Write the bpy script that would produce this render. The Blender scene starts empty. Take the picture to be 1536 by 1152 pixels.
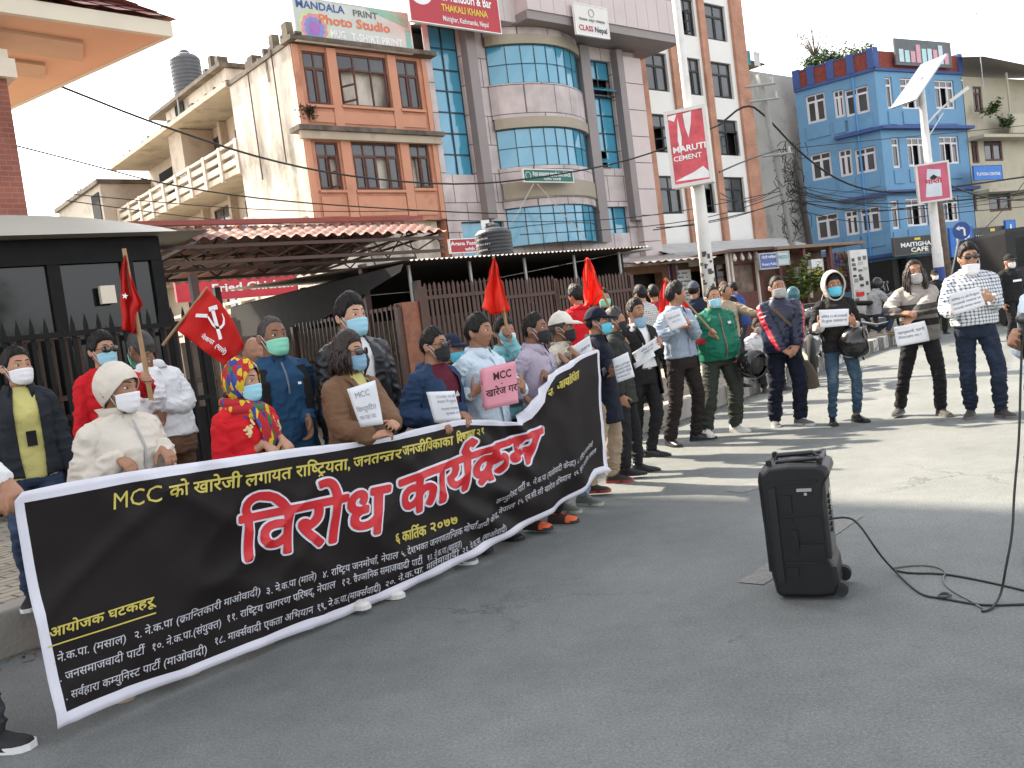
import bpy, bmesh, math, random
import numpy as np
from mathutils import Vector, Matrix
random.seed(7)
SC = bpy.context.scene
COL = SC.collection
# ---------------------------------------------------------------- camera
FPX, PITCH, ROLL, CAMH = 1350.0, math.radians(3.4), math.radians(7.35), 1.5
_F = np.array([0, math.cos(PITCH), -math.sin(PITCH)])
_R0 = np.array([1.0, 0, 0]); _U0 = np.array([0, math.sin(PITCH), math.cos(PITCH)])
CR = math.cos(ROLL)*_R0 - math.sin(ROLL)*_U0
CU = math.sin(ROLL)*_R0 + math.cos(ROLL)*_U0
CC = np.array([0, 0, CAMH])
cam = bpy.data.cameras.new('camera'); camo = bpy.data.objects.new('camera', cam); COL.objects.link(camo)
cam.sensor_width = 36; cam.lens = 36*FPX/1536; cam.clip_end = 3000; cam.clip_start = .05
camo.matrix_world = Matrix(((CR[0], CU[0], -_F[0], 0), (CR[1], CU[1], -_F[1], 0), (CR[2], CU[2], -_F[2], CAMH), (0, 0, 0, 1)))
SC.camera = camo
# ---------------------------------------------------------------- sky, sun, exposure
SUN_DIR = Vector((.74, -.67, -.90)).normalized()      # the way the light travels
SUN_EL = math.asin(-SUN_DIR.z)
wd = bpy.data.worlds.new('World'); SC.world = wd; wd.use_nodes = True
nt = wd.node_tree; nt.nodes.clear()
sky = nt.nodes.new('ShaderNodeTexSky'); sky.sky_type = 'NISHITA'; sky.sun_disc = False
sky.sun_elevation = SUN_EL; sky.sun_rotation = math.atan2(-SUN_DIR.x, -SUN_DIR.y)
sky.air_density = 1.0; sky.dust_density = 6.0; sky.ozone_density = 1.0; sky.altitude = 1300
hs = nt.nodes.new('ShaderNodeHueSaturation'); hs.inputs['Saturation'].default_value = .18
bgn = nt.nodes.new('ShaderNodeBackground'); bgn.inputs['Strength'].default_value = .15
ow = nt.nodes.new('ShaderNodeOutputWorld')
nt.links.new(sky.outputs[0], hs.inputs['Color']); nt.links.new(hs.outputs[0], bgn.inputs[0]); nt.links.new(bgn.outputs[0], ow.inputs[0])
sl = bpy.data.lights.new('sun', 'SUN'); sl.energy = 4.0; sl.angle = math.radians(1.4); sl.color = (1, .885, .71)
so = bpy.data.objects.new('sun', sl); COL.objects.link(so); so.rotation_euler = SUN_DIR.to_track_quat('-Z', 'Y').to_euler()
so.location = (-30, 30, 40)
SC.view_settings.view_transform = 'Standard'; SC.view_settings.look = 'None'
SC.view_settings.exposure = 2.0; SC.view_settings.gamma = 1; SC.view_settings.use_curve_mapping = False
SC.render.engine = 'CYCLES'
SC.cycles.max_bounces = 6; SC.cycles.diffuse_bounces = 3; SC.cycles.glossy_bounces = 3; SC.cycles.transparent_max_bounces = 6
# ---------------------------------------------------------------- helpers: picture point -> place
def ray(x, y): return _F + (x-768)/FPX*CR + (576-y)/FPX*CU
def G(x, y, z=0.0):
    d = ray(x, y); return CC + d*((z-CAMH)/d[2])
def D(x, y, Y):
    d = ray(x, y); return CC + d*(Y/d[1])
class Fac:                                     # an upright plane through a ground point, running at an angle right of straight ahead
    def __init__(s, A, deg):
        s.A = np.array([A[0], A[1], 0.0]); a = math.radians(deg)
        s.d = np.array([math.sin(a), math.cos(a), 0]); s.n = np.array([s.d[1], -s.d[0], 0]); s.rz = math.atan2(s.d[1], s.d[0])
    def hit3(s, x, y, off=0.0):
        r = ray(x, y); t = ((s.A + s.n*off - CC) @ s.n)/(r @ s.n); return CC + r*t
    def hit(s, x, y, off=0.0):
        p = s.hit3(x, y, off); return float((p-s.A) @ s.d), float(p[2])
# ---------------------------------------------------------------- helpers: things
def tag(o, label=None, cat=None, group=None, kind=None):
    for k, v in (('label', label), ('category', cat), ('group', group), ('kind', kind)):
        if v: o[k] = v
    return o
def thing(name, label, cat, loc=(0, 0, 0), rz=0.0, group=None):
    o = bpy.data.objects.new(name, None); COL.objects.link(o); o.empty_display_size = .2
    o.location = loc; o.rotation_euler = (0, 0, rz)
    return tag(o, label, cat, group)
def copy_tree(o, parent=None):
    c = o.copy(); COL.objects.link(c)
    if parent: c.parent = parent
    for ch in list(o.children): copy_tree(ch, c)
    return c
def V3(p): return np.array(p, float)
def unit(v):
    v = np.asarray(v, float); return v/(np.linalg.norm(v)+1e-12)
class MB:
    def __init__(s): s.v = []; s.f = []; s.m = []; s.mats = []
    def mi(s, m):
        if m is None: return 0
        if m not in s.mats: s.mats.append(m)
        return s.mats.index(m)
    def add(s, vs, fs, m=None):
        b = len(s.v); k = s.mi(m)
        s.v.extend([tuple(map(float, p)) for p in vs])
        for f in fs: s.f.append(tuple(i+b for i in f)); s.m.append(k)
        return s
    def box(s, x0, x1, y0, y1, z0, z1, m=None):
        vs = [(x, y, z) for z in (z0, z1) for y in (y0, y1) for x in (x0, x1)]
        return s.add(vs, [(0, 2, 3, 1), (4, 5, 7, 6), (0, 1, 5, 4), (2, 6, 7, 3), (0, 4, 6, 2), (1, 3, 7, 5)], m)
    def obox(s, c, u, v, w, m=None):           # centre and three half-axis vectors
        c, u, v, w = map(V3, (c, u, v, w))
        vs = [c+a*u+b*v+d*w for d in (-1, 1) for b in (-1, 1) for a in (-1, 1)]
        return s.add(vs, [(0, 2, 3, 1), (4, 5, 7, 6), (0, 1, 5, 4), (2, 6, 7, 3), (0, 4, 6, 2), (1, 3, 7, 5)], m)
    def quad(s, a, b, c, d, m=None): return s.add([a, b, c, d], [(0, 1, 2, 3)], m)
    def loft(s, rings, m=None, caps=True, close=True):
        n = len(rings[0]); vs = [p for r in rings for p in r]; fs = []
        for i in range(len(rings)-1):
            for j in range(n if close else n-1):
                k = (j+1) % n; fs.append((i*n+j, i*n+k, (i+1)*n+k, (i+1)*n+j))
        if caps: fs.append(tuple(range(n-1, -1, -1))); fs.append(tuple(range((len(rings)-1)*n, len(rings)*n)))
        return s.add(vs, fs, m)
    def tube(s, path, r, n=8, m=None, caps=True):
        path = [V3(p) for p in path]; rs = r if hasattr(r, '__len__') else [r]*len(path)
        t0 = unit(path[1]-path[0]); a = unit(np.cross(t0, (0, 0, 1) if abs(t0[2]) < .9 else (1, 0, 0))); rings = []
        for i, p in enumerate(path):
            t = unit(path[min(i+1, len(path)-1)]-path[max(i-1, 0)])
            a = unit(a - t*(a @ t)); b = np.cross(t, a)
            rings.append([p+rs[i]*(math.cos(2*math.pi*k/n)*a+math.sin(2*math.pi*k/n)*b) for k in range(n)])
        return s.loft(rings, m, caps)
    def lathe(s, prof, n=16, c=(0, 0, 0), m=None):
        rings = [[(c[0]+r*math.cos(2*math.pi*k/n), c[1]+r*math.sin(2*math.pi*k/n), c[2]+z) for k in range(n)] for r, z in prof]
        return s.loft(rings, m)
    def build(s, name, mat=None, parent=None, smooth=False):
        me = bpy.data.meshes.new(name); me.from_pydata(s.v, [], s.f)
        ms = s.mats if s.mats else [mat]
        for m in ms: me.materials.append(m)
        if s.mats: me.polygons.foreach_set('material_index', s.m)
        if smooth: me.polygons.foreach_set('use_smooth', [True]*len(me.polygons))
        me.update(); o = bpy.data.objects.new(name, me); COL.objects.link(o)
        if parent: o.parent = parent
        return o
# ---------------------------------------------------------------- numpy value noise
def _h(ix, iy, iz):
    n = (ix*374761393 + iy*668265263 + iz*2147483647*31 + 974711) & 0xffffffff
    n = ((n ^ (n >> 13))*1274126177) & 0xffffffff
    return ((n ^ (n >> 16)) & 0xffff)/65535.0
def vnoise(p):
    p = np.asarray(p, float)+1000.0; i = np.floor(p).astype(np.int64); f = p-i; f = f*f*(3-2*f); o = 0
    for a in (0, 1):
        for b in (0, 1):
            for c in (0, 1):
                w = (f[:, 0] if a else 1-f[:, 0])*(f[:, 1] if b else 1-f[:, 1])*(f[:, 2] if c else 1-f[:, 2])
                o = o + w*_h(i[:, 0]+a, i[:, 1]+b, i[:, 2]+c)
    return o
# ---------------------------------------------------------------- materials
def _node(t, k, x=None, **kw):
    n = t.nodes.new(k)
    for a, b in kw.items(): setattr(n, a, b)
    return n
def mat(name, col, rough=.65, metal=0.0, var=.12, vs=3.0, bump=.0, bs=60.0, spec=.4, col2=None, c2s=1.2, c2t=(.5, .65), stretch=None, bd=.01, alpha=1.0, sub=0.0, trans=0.0):
    m = bpy.data.materials.new(name); m.use_nodes = True; t = m.node_tree; P = t.nodes['Principled BSDF']; L = t.links.new
    P.inputs['Roughness'].default_value = rough; P.inputs['Metallic'].default_value = metal
    P.inputs['Specular IOR Level'].default_value = spec
    if alpha < 1: P.inputs['Alpha'].default_value = alpha
    if trans: P.inputs['Transmission Weight'].default_value = trans
    if sub: P.inputs['Subsurface Weight'].default_value = sub; P.inputs['Subsurface Radius'].default_value = (.012, .005, .003)
    tc = _node(t, 'ShaderNodeTexCoord'); vec = tc.outputs['Object']
    if stretch:
        mp = _node(t, 'ShaderNodeMapping'); mp.inputs['Scale'].default_value = stretch; L(vec, mp.inputs[0]); vec = mp.outputs[0]
    nz = _node(t, 'ShaderNodeTexNoise'); nz.inputs['Scale'].default_value = vs; nz.inputs['Detail'].default_value = 5; L(vec, nz.inputs['Vector'])
    mx = _node(t, 'ShaderNodeMix', data_type='RGBA'); c = np.array(col[:3])
    mx.inputs[6].default_value = (*np.clip(c*(1-2.2*var), 0, 1), 1); mx.inputs[7].default_value = (*np.clip(c*(1+2.2*var), 0, 1), 1)
    L(nz.outputs[0], mx.inputs[0]); out = mx.outputs[2]
    if col2:
        n2 = _node(t, 'ShaderNodeTexNoise'); n2.inputs['Scale'].default_value = c2s; n2.inputs['Detail'].default_value = 7; n2.inputs['Roughness'].default_value = .65; L(vec, n2.inputs['Vector'])
        rp = _node(t, 'ShaderNodeMapRange'); rp.inputs[1].default_value, rp.inputs[2].default_value = c2t; L(n2.outputs[0], rp.inputs[0])
        m2 = _node(t, 'ShaderNodeMix', data_type='RGBA'); m2.inputs[7].default_value = (*col2, 1); L(rp.outputs[0], m2.inputs[0]); L(out, m2.inputs[6]); out = m2.outputs[2]
    L(out, P.inputs['Base Color'])
    if bump:
        n3 = _node(t, 'ShaderNodeTexNoise'); n3.inputs['Scale'].default_value = bs; n3.inputs['Detail'].default_value = 4; L(vec, n3.inputs['Vector'])
        bp = _node(t, 'ShaderNodeBump'); bp.inputs['Strength'].default_value = bump; bp.inputs['Distance'].default_value = bd; L(n3.outputs[0], bp.inputs['Height']); L(bp.outputs[0], P.inputs['Normal'])
    m['out'] = 1
    return m
def brickmat(name, c1, c2, mortar, w=.24, h=.075, msize=.012, rough=.85, plane='xz', bump=.4, squash=1.0):
    m = bpy.data.materials.new(name); m.use_nodes = True; t = m.node_tree; P = t.nodes['Principled BSDF']; L = t.links.new
    P.inputs['Roughness'].default_value = rough; P.inputs['Specular IOR Level'].default_value = .25
    tc = _node(t, 'ShaderNodeTexCoord'); sp = _node(t, 'ShaderNodeSeparateXYZ'); L(tc.outputs['Object'], sp.inputs[0])
    cb = _node(t, 'ShaderNodeCombineXYZ')
    if plane == 'xz':
        ad = _node(t, 'ShaderNodeMath', operation='ADD'); L(sp.outputs[0], ad.inputs[0]); L(sp.outputs[1], ad.inputs[1]); L(ad.outputs[0], cb.inputs[0]); L(sp.outputs[2], cb.inputs[1])
    else: L(sp.outputs[0], cb.inputs[0]); L(sp.outputs[1], cb.inputs[1])
    b = _node(t, 'ShaderNodeTexBrick'); L(cb.outputs[0], b.inputs['Vector'])
    b.inputs['Color1'].default_value = (*c1, 1); b.inputs['Color2'].default_value = (*c2, 1); b.inputs['Mortar'].default_value = (*mortar, 1)
    b.inputs['Scale'].default_value = 1; b.inputs['Brick Width'].default_value = w; b.inputs['Row Height'].default_value = h; b.inputs['Mortar Size'].default_value = msize
    nz = _node(t, 'ShaderNodeTexNoise'); nz.inputs['Scale'].default_value = 1.3; nz.inputs['Detail'].default_value = 6; L(tc.outputs['Object'], nz.inputs['Vector'])
    mr = _node(t, 'ShaderNodeMapRange'); mr.inputs[1].default_value = .3; mr.inputs[2].default_value = .7; mr.inputs[3].default_value = .72; mr.inputs[4].default_value = 1.15; L(nz.outputs[0], mr.inputs[0])
    mx = _node(t, 'ShaderNodeMix', data_type='RGBA', blend_type='MULTIPLY'); mx.inputs[0].default_value = 1; L(b.outputs[0], mx.inputs[6]); L(mr.outputs[0], mx.inputs[7]); L(mx.outputs[2], P.inputs['Base Color'])
    bp = _node(t, 'ShaderNodeBump'); bp.inputs['Strength'].default_value = bump; bp.inputs['Distance'].default_value = .01; bp.invert = True; L(b.outputs[1], bp.inputs['Height']); L(bp.outputs[0], P.inputs['Normal'])
    return m
_mc = {}
def cm(col, rough=.7, **kw):                   # plain colour, cached
    k = (tuple(col), rough, tuple(sorted(kw.items())))
    if k not in _mc: _mc[k] = mat('paint_%d' % len(_mc), col, rough, **kw)
    return _mc[k]
# ---------------------------------------------------------------- lettering (flat glyph outlines)
_gc = {}
def _raw(s, bold):
    cu = bpy.data.curves.new('glyph', 'FONT'); cu.body = s; cu.size = 1; cu.resolution_u = 2; cu.offset = bold
    o = bpy.data.objects.new('glyph', cu); COL.objects.link(o)
    me = o.to_mesh(); v = np.array([p.co[:2] for p in me.vertices]).reshape(-1, 2); f = [tuple(p.vertices) for p in me.polygons]
    o.to_mesh_clear(); bpy.data.objects.remove(o); bpy.data.curves.remove(cu)
    return v, f
def _adv(s): 
    k = ('adv', s)
    if k not in _gc:
        a, b = _raw(s+'||||', 0)[0], _raw('||||', 0)[0]; _gc[k] = a[:, 0].max()-b[:, 0].max()
    return _gc[k]
def _clip(v, f, x):
    bm = bmesh.new(); vs = [bm.verts.new((a, b, 0)) for a, b in v]
    for q in f:
        try: bm.faces.new([vs[i] for i in q])
        except ValueError: pass
    bmesh.ops.bisect_plane(bm, geom=bm.verts[:]+bm.edges[:]+bm.faces[:], plane_co=(x, 0, 0), plane_no=(1, 0, 0), clear_outer=True)
    bm.verts.index_update(); v2 = np.array([p.co[:2] for p in bm.verts]).reshape(-1, 2); f2 = [tuple(p.index for p in q.verts) for q in bm.faces]; bm.free()
    return v2, f2
def _stroke(pts, w):
    pts = np.array(pts, float); v = []; f = []
    for i, p in enumerate(pts):
        t = pts[min(i+1, len(pts)-1)]-pts[max(i-1, 0)]; t = t/np.linalg.norm(t); n = np.array((-t[1], t[0]))*w/2
        v += [p+n, p-n]
    for i in range(len(pts)-1): f.append((2*i, 2*i+1, 2*i+3, 2*i+2))
    return np.array(v), f
HEAD = .62
def text2d(s, bold=0.0):
    """{X} = half form, ^ = reph hook over the letter before, ~ = the foot stroke of a conjunct r, _ = caret under the letter; vowel sign i stands before its letter."""
    k = (s, bold)
    if k in _gc: return _gc[k]
    V, F, x, i = [], [], 0.0, 0; run = ''; lw = .085+1.6*bold
    def put(v, f, dx):
        b = sum(len(q) for q in V); V.append(v+np.array((dx, 0))); F.extend(tuple(j+b for j in q) for q in f)
    def flush():
        nonlocal run, x
        if run:
            v, f = _raw(run, bold)
            if len(v): put(v, f, x)
            x += _adv(run); run = ''
    while i < len(s):
        c = s[i]
        if c == '{':
            flush(); ch = s[i+1]; v, f = _raw(ch, bold); a = _adv(ch); cut = a-.17
            v, f = _clip(v, f, cut); put(v, f, x); x += cut-.015; i += 3; continue
        if c in '^~_':
            flush()
            if c == '^': v, f = _stroke([(-.13, HEAD), (-.2, HEAD+.1), (-.17, HEAD+.2), (-.09, HEAD+.23), (-.02, HEAD+.17)], lw)
            elif c == '~': v, f = _stroke([(-.36, .2), (-.46, .1), (-.56, .0)], lw)
            else: v, f = _stroke([(-.42, -.16), (-.3, -.04), (-.17, -.16)], lw*.8)
            put(v, f, x); i += 1; continue
        run += c; i += 1
    flush()
    V = np.concatenate(V) if V else np.zeros((0, 2)); _gc[k] = (V, F, x)
    return _gc[k]
def text_on(mb, s, o, xd, yd, h, m, w=None, bold=0.0, center=False, lift=None):
    """letters of cap height about .7 h from origin o along xd; w squeezes or stretches the line to that width"""
    V, F, adv = text2d(s, bold)
    if not len(V): return
    xd, yd, o = unit(xd), unit(yd), V3(o); sx = (w/adv) if w else h
    n = np.cross(xd, yd); o = o + n*(lift if lift is not None else .004)
    x0 = -adv*sx/2 if center else 0.0
    mb.add([o+xd*(x0+p[0]*sx)+yd*p[1]*h for p in V], F, m)
# ================================================================ SETTING
def wall_holes(mb, x0, x1, z0, z1, holes, y=0.0, rev=.2, m=None):
    xs = sorted({x0, x1, *[h[0] for h in holes], *[h[1] for h in holes]}); zs = sorted({z0, z1, *[h[2] for h in holes], *[h[3] for h in holes]})
    xs = [x for x in xs if x0 <= x <= x1]; zs = [z for z in zs if z0 <= z <= z1]
    for i in range(len(xs)-1):
        for j in range(len(zs)-1):
            cx, cz = (xs[i]+xs[i+1])/2, (zs[j]+zs[j+1])/2
            if any(h[0] < cx < h[1] and h[2] < cz < h[3] for h in holes): continue
            mb.quad((xs[i], y, zs[j]), (xs[i+1], y, zs[j]), (xs[i+1], y, zs[j+1]), (xs[i], y, zs[j+1]), m)
    for a, b, c, d in [h[:4] for h in holes]:
        mb.quad((a, y, c), (a, y, d), (a, y+rev, d), (a, y+rev, c), m); mb.quad((b, y, c), (b, y+rev, c), (b, y+rev, d), (b, y, d), m)
        mb.quad((a, y, c), (a, y+rev, c), (b, y+rev, c), (b, y, c), m); mb.quad((a, y, d), (b, y, d), (b, y+rev, d), (a, y+rev, d), m)
def win(parent, x0, x1, z0, z1, y, fm, pm, nx=2, nz=(.72,), fw=.055, dp=.06, openl=(), name='window', bars=None):
    """window frame with mullions (part) and its panes (sub-part); openl: (column, degrees) casements standing open"""
    f = MB(); f.box(x0, x0+fw, y, y+dp, z0, z1); f.box(x1-fw, x1, y, y+dp, z0, z1); f.box(x0+fw, x1-fw, y, y+dp, z0, z0+fw); f.box(x0+fw, x1-fw, y, y+dp, z1-fw, z1)
    zt = z0+(z1-z0)*nz[0] if nz else z1
    cw = (x1-x0)/nx
    for i in range(1, nx): f.box(x0+i*cw-fw*.4, x0+i*cw+fw*.4, y+.004, y+dp-.004, z0+fw, z1-fw)
    for q in nz: zz = z0+(z1-z0)*q; f.box(x0+fw, x1-fw, y+.002, y+dp-.002, zz-fw*.4, zz+fw*.4)
    op = dict(openl)
    for i in range(nx):                                          # casement leaves
        a, b = x0+i*cw+(fw if i == 0 else fw*.4), x0+(i+1)*cw-(fw if i == nx-1 else fw*.4); t = .04
        ang = op.get(i)
        if ang is None and i not in op:
            for bx in ((a, a+t, z0+fw, zt-fw*.4), (b-t, b, z0+fw, zt-fw*.4), (a+t, b-t, z0+fw, z0+fw+t), (a+t, b-t, zt-fw*.4-t, zt-fw*.4)): f.box(bx[0], bx[1], y-.012, y+.02, bx[2], bx[3])
        elif ang:
            w = b-a; hx = a if ang > 0 else b; r = math.radians(abs(ang)); u = V3((math.cos(r)*(1 if ang > 0 else -1), -math.sin(r), 0)); n = V3((-u[1], u[0], 0)); zc = (z0+zt)/2; hh = (zt-z0)/2-fw
            for c, l, k in (((hx, w*.04), .03, hh), ((hx, w*.96), .03, hh)): f.obox(V3((hx, y, zc))+u*c[1], u*l, n*.018, ZA_*k)
            for z in (-hh+.03, 0, hh-.03): f.obox(V3((hx, y, zc+z))+u*w/2, u*w/2, n*.014, ZA_*.03)
    o = f.build(name, fm, parent)
    p = MB()
    for i in range(nx):
        a, b = x0+i*cw, x0+(i+1)*cw
        segs = [(z0+fw, zt), (zt, z1-fw)] if nz else [(z0+fw, z1-fw)]
        for j, (c, d) in enumerate(segs):
            if i in op and j == 0: continue
            p.quad((a+.01, y+dp*.5+.002*((i*7+j*3) % 3), c), (b-.01, y+dp*.5, c), (b-.01, y+dp*.5, d), (a+.01, y+dp*.5+.001*i, d))
    if p.v: p.build('pane', pm, o)
    if bars:
        g = MB()
        for i in range(1, 8): g.box(x0+(x1-x0)*i/8-.008, x0+(x1-x0)*i/8+.008, y-.03, y-.015, z0+.05, z1-.05)
        g.build('grille', bars, o)
    return o
ZA_ = np.array((0., 0, 1))
def rect(F, bl, tr, off=0.0):
    a, b = F.hit(*bl, off), F.hit(*tr, off); return min(a[0], b[0]), max(a[0], b[0]), min(a[1], b[1]), max(a[1], b[1])
def board(name, label, F, corners, off, th, edge, m, lines, group=None, extra=None, cat='sign'):
    """flat sign on or in front of a facade: corners = picture bottom-left, top-right; lines = (text, x fraction of the centre, z fraction of the base, height fraction, width fraction, material, boldness)"""
    x0, x1, z0, z1 = rect(F, *corners, off); o = thing(name, label, cat, tuple(F.A+F.d*(x0+x1)/2+F.n*off+ZA_*z0), F.rz, group); w, h = x1-x0, z1-z0
    b = MB(); b.box(-w/2, w/2, 0, th, 0, h); b.build('panel', m, o)
    e = .03; fr = MB()
    for q in ((-w/2-e, -w/2, -e, h+e), (w/2, w/2+e, -e, h+e), (-w/2, w/2, -e, 0), (-w/2, w/2, h, h+e)): fr.box(q[0], q[1], -.015, th+.01, q[2], q[3])
    fr.build('frame', edge, o); t = MB()
    for s, fx, fz, fh, fw, mm, bo in lines: text_on(t, s, (-w/2+w*fx, 0, h*fz), (1, 0, 0), (0, 0, 1), h*fh, mm, w=w*fw, bold=bo, center=True, lift=.012)
    if extra: extra(t, w, h)
    if t.v: t.build('lettering', None, o)
    return o
# ---- materials of the place
def asphalt(name, base, patch):
    m = bpy.data.materials.new(name); m.use_nodes = True; t = m.node_tree; P = t.nodes['Principled BSDF']; L = t.links.new; P.inputs['Roughness'].default_value = .8; P.inputs['Specular IOR Level'].default_value = .3
    tc = _node(t, 'ShaderNodeTexCoord'); v = tc.outputs['Object']
    def nz(sc, det=4, ro=.6, k='ShaderNodeTexNoise'):
        n = _node(t, k); n.inputs['Scale'].default_value = sc
        if k == 'ShaderNodeTexNoise': n.inputs['Detail'].default_value = det; n.inputs['Roughness'].default_value = ro
        L(v, n.inputs['Vector']); return n
    def rng(o, a, b, c, d):
        r = _node(t, 'ShaderNodeMapRange'); r.inputs[1].default_value, r.inputs[2].default_value, r.inputs[3].default_value, r.inputs[4].default_value = a, b, c, d; L(o, r.inputs[0]); return r.outputs[0]
    def mul(c, f):
        x = _node(t, 'ShaderNodeMix', data_type='RGBA', blend_type='MULTIPLY'); x.inputs[0].default_value = 1
        if isinstance(c, tuple): x.inputs[6].default_value = (*c, 1)
        else: L(c, x.inputs[6])
        L(f, x.inputs[7]); return x.outputs[2]
    def over(c, f, col):
        x = _node(t, 'ShaderNodeMix', data_type='RGBA'); L(f, x.inputs[0]); L(c, x.inputs[6]); x.inputs[7].default_value = (*col, 1); return x.outputs[2]
    c = mul(base, rng(nz(.55, 6).outputs[0], .3, .7, .78, 1.22)); c = mul(c, rng(nz(6, 5, .7).outputs[0], .3, .7, .90, 1.10)); c = mul(c, rng(nz(75, 3, .7).outputs[0], .3, .7, .70, 1.3))
    c = over(c, rng(nz(150, 2).outputs[0], .635, .67, 0, .8), (.27, .27, .255))           # pale chips of stone
    c = over(c, rng(nz(2.6, 7, .75).outputs[0], .63, .74, 0, .5), (.055, .055, .052))     # oil and tyre stains
    c = over(c, rng(nz(.9, 8, .8).outputs[0], .60, .72, 0, .45), patch)                   # dust
    vo = nz(.55, k='ShaderNodeTexVoronoi'); vo.feature = 'DISTANCE_TO_EDGE'; wv = _node(t, 'ShaderNodeVectorMath', operation='ADD'); n2 = nz(2.2, 5); L(v, wv.inputs[0]); L(n2.outputs[1], wv.inputs[1]); L(wv.outputs[0], vo.inputs['Vector'])
    ck = _node(t, 'ShaderNodeMath', operation='MULTIPLY'); L(rng(vo.outputs['Distance'], .004, .010, .55, 0), ck.inputs[0]); L(rng(nz(.35, 3).outputs[0], .52, .6, 0, 1), ck.inputs[1]); c = over(c, ck.outputs[0], (.035, .034, .032)); L(c, P.inputs['Base Color'])
    bp = _node(t, 'ShaderNodeBump'); bp.inputs['Strength'].default_value = .6; bp.inputs['Distance'].default_value = .008; L(nz(120, 3, .7).outputs[0], bp.inputs['Height']); L(bp.outputs[0], P.inputs['Normal']); return m
ASPH = asphalt('asphalt', (.134, .142, .138), (.165, .165, .15)); ASPH2 = asphalt('asphalt_patch', (.100, .099, .090), (.16, .15, .13))
CONC = mat('concrete', (.30, .28, .25), .85, var=.14, vs=2.5, bump=.5, bs=35, bd=.01, col2=(.13, .12, .10), c2s=1.1, c2t=(.52, .72))
KW = mat('kerb_white', (.50, .48, .44), .85, var=.1, vs=6, bump=.5, bs=40, col2=(.20, .18, .16), c2s=5, c2t=(.48, .6))
KD = mat('kerb_dark', (.13, .12, .11), .85, var=.12, vs=6, bump=.5, bs=40, col2=(.25, .23, .20), c2s=5, c2t=(.5, .65))
PAVE = brickmat('paving', (.36, .32, .25), (.29, .26, .21), (.10, .09, .075), w=.24, h=.12, msize=.009, plane='xy', bump=.6)
LINE = mat('road_paint', (.21, .21, .195), .85, var=.12, vs=9, bump=.3, bs=200, col2=(.118, .118, .108), c2s=60, c2t=(.36, .62))
MARB = mat('dark_metal', (.0075, .0072, .0072), .7, var=.3, vs=6, spec=.2)
BRST = mat('brown_steel', (.062, .027, .018), .5, var=.2, vs=5, col2=(.05, .025, .018), c2s=3)
GALV = mat('galvanised', (.34, .34, .33), .45, metal=.5, var=.1, vs=4)
WHITEP = mat('white_paint', (.62, .60, .57), .55, var=.06, vs=4, col2=(.36, .33, .29), c2s=2.2, c2t=(.55, .8))
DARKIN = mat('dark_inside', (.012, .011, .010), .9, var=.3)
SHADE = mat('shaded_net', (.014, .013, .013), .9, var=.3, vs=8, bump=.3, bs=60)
WOODR = mat('red_wood', (.105, .036, .028), .6, var=.2, vs=6, stretch=(6, 6, .6), bump=.3, bs=40)
GLASSD = mat('dark_glass', (.010, .011, .011), .05, spec=.30, var=.3, vs=.6)
PANE = mat('window_glass', (.06, .062, .064), .12, spec=.5, var=.45, vs=.7)
BLUEGL = mat('blue_glass', (.055, .27, .40), .09, spec=.9, var=.10, vs=.4)
WHT, BLK = cm((.75, .75, .74), .6), cm((.01, .01, .01), .6)
# ---- ground
g = MB(); g.quad((-900, -900, 0), (900, -900, 0), (900, 1500, 0), (-900, 1500, 0)); tag(g.build('road', ASPH), kind='structure')
KD0 = np.array((-3.06, 5.12, 0.)); KDIR = unit((.603, .798, 0)); KANG = math.atan2(KDIR[1], KDIR[0])
def kobj(mb, name, m=None):
    o = mb.build(name, m); o.location = KD0; o.rotation_euler = (0, 0, KANG); return o
PZ = .25
g = MB(); g.box(-14, 70, .2, 60, -.02, PZ); tag(kobj(g, 'pavement', PAVE), kind='structure')
g = MB(); rnd = random.Random(3); x = -14.0
while x < 62:
    L = .9 if x < 11 else .42; m = CONC if x < 11 else (KW if int(x/.42) % 2 else KD); j = rnd.uniform(-.008, .008)
    g.obox((x+L/2, .10+j, .132+j*.5), ((L-.012)/2, 0, 0), (rnd.uniform(-.003, .003), .10, 0), (0, 0, .142), m); x += L
ko = kobj(g, 'kerb'); tag(ko, kind='structure'); bv = ko.modifiers.new('b', 'BEVEL'); bv.width = .018; bv.segments = 2
g = MB()
for a, b, w in (((1126, 876), (1278, 774), .075), ((1100, 738), (1140, 727), .10), ((1600, 640), (1700, 600), .1)):
    p, q = G(*a), G(*b); t = unit(q-p); n = np.array((-t[1], t[0], 0))*w; z = np.array((0, 0, .004)); g.quad(p-n+z, q-n+z, q+n+z, p+n+z)
tag(g.build('lane_marking', LINE), kind='structure')
g = MB(); rnd = random.Random(11)                                # a repaired strip of asphalt
tag(kobj(MB().quad((-3, -6.2, .004), (34, -5.6, .004), (34, -8.6, .004), (-3, -8.9, .004)), 'road_patch', ASPH2), kind='structure')
g = MB()
for i in range(900):                                             # dry litter and grit against the kerb
    x = rnd.uniform(-3, 12); y = -abs(rnd.gauss(0, .12)); a = rnd.uniform(0, 6.3); s = rnd.uniform(.006, .022); u = V3((math.cos(a), math.sin(a), rnd.uniform(-.4, .4)))*s; v = V3((-math.sin(a), math.cos(a), rnd.uniform(-.2, .5)))*s*.4
    c = V3((x, y, .008)); g.quad(c-u-v, c+u-v, c+u+v, c-u+v)
tag(kobj(g, 'litter', mat('dry_litter', (.16, .12, .06), .9, var=.35, vs=30)), kind='stuff')
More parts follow.
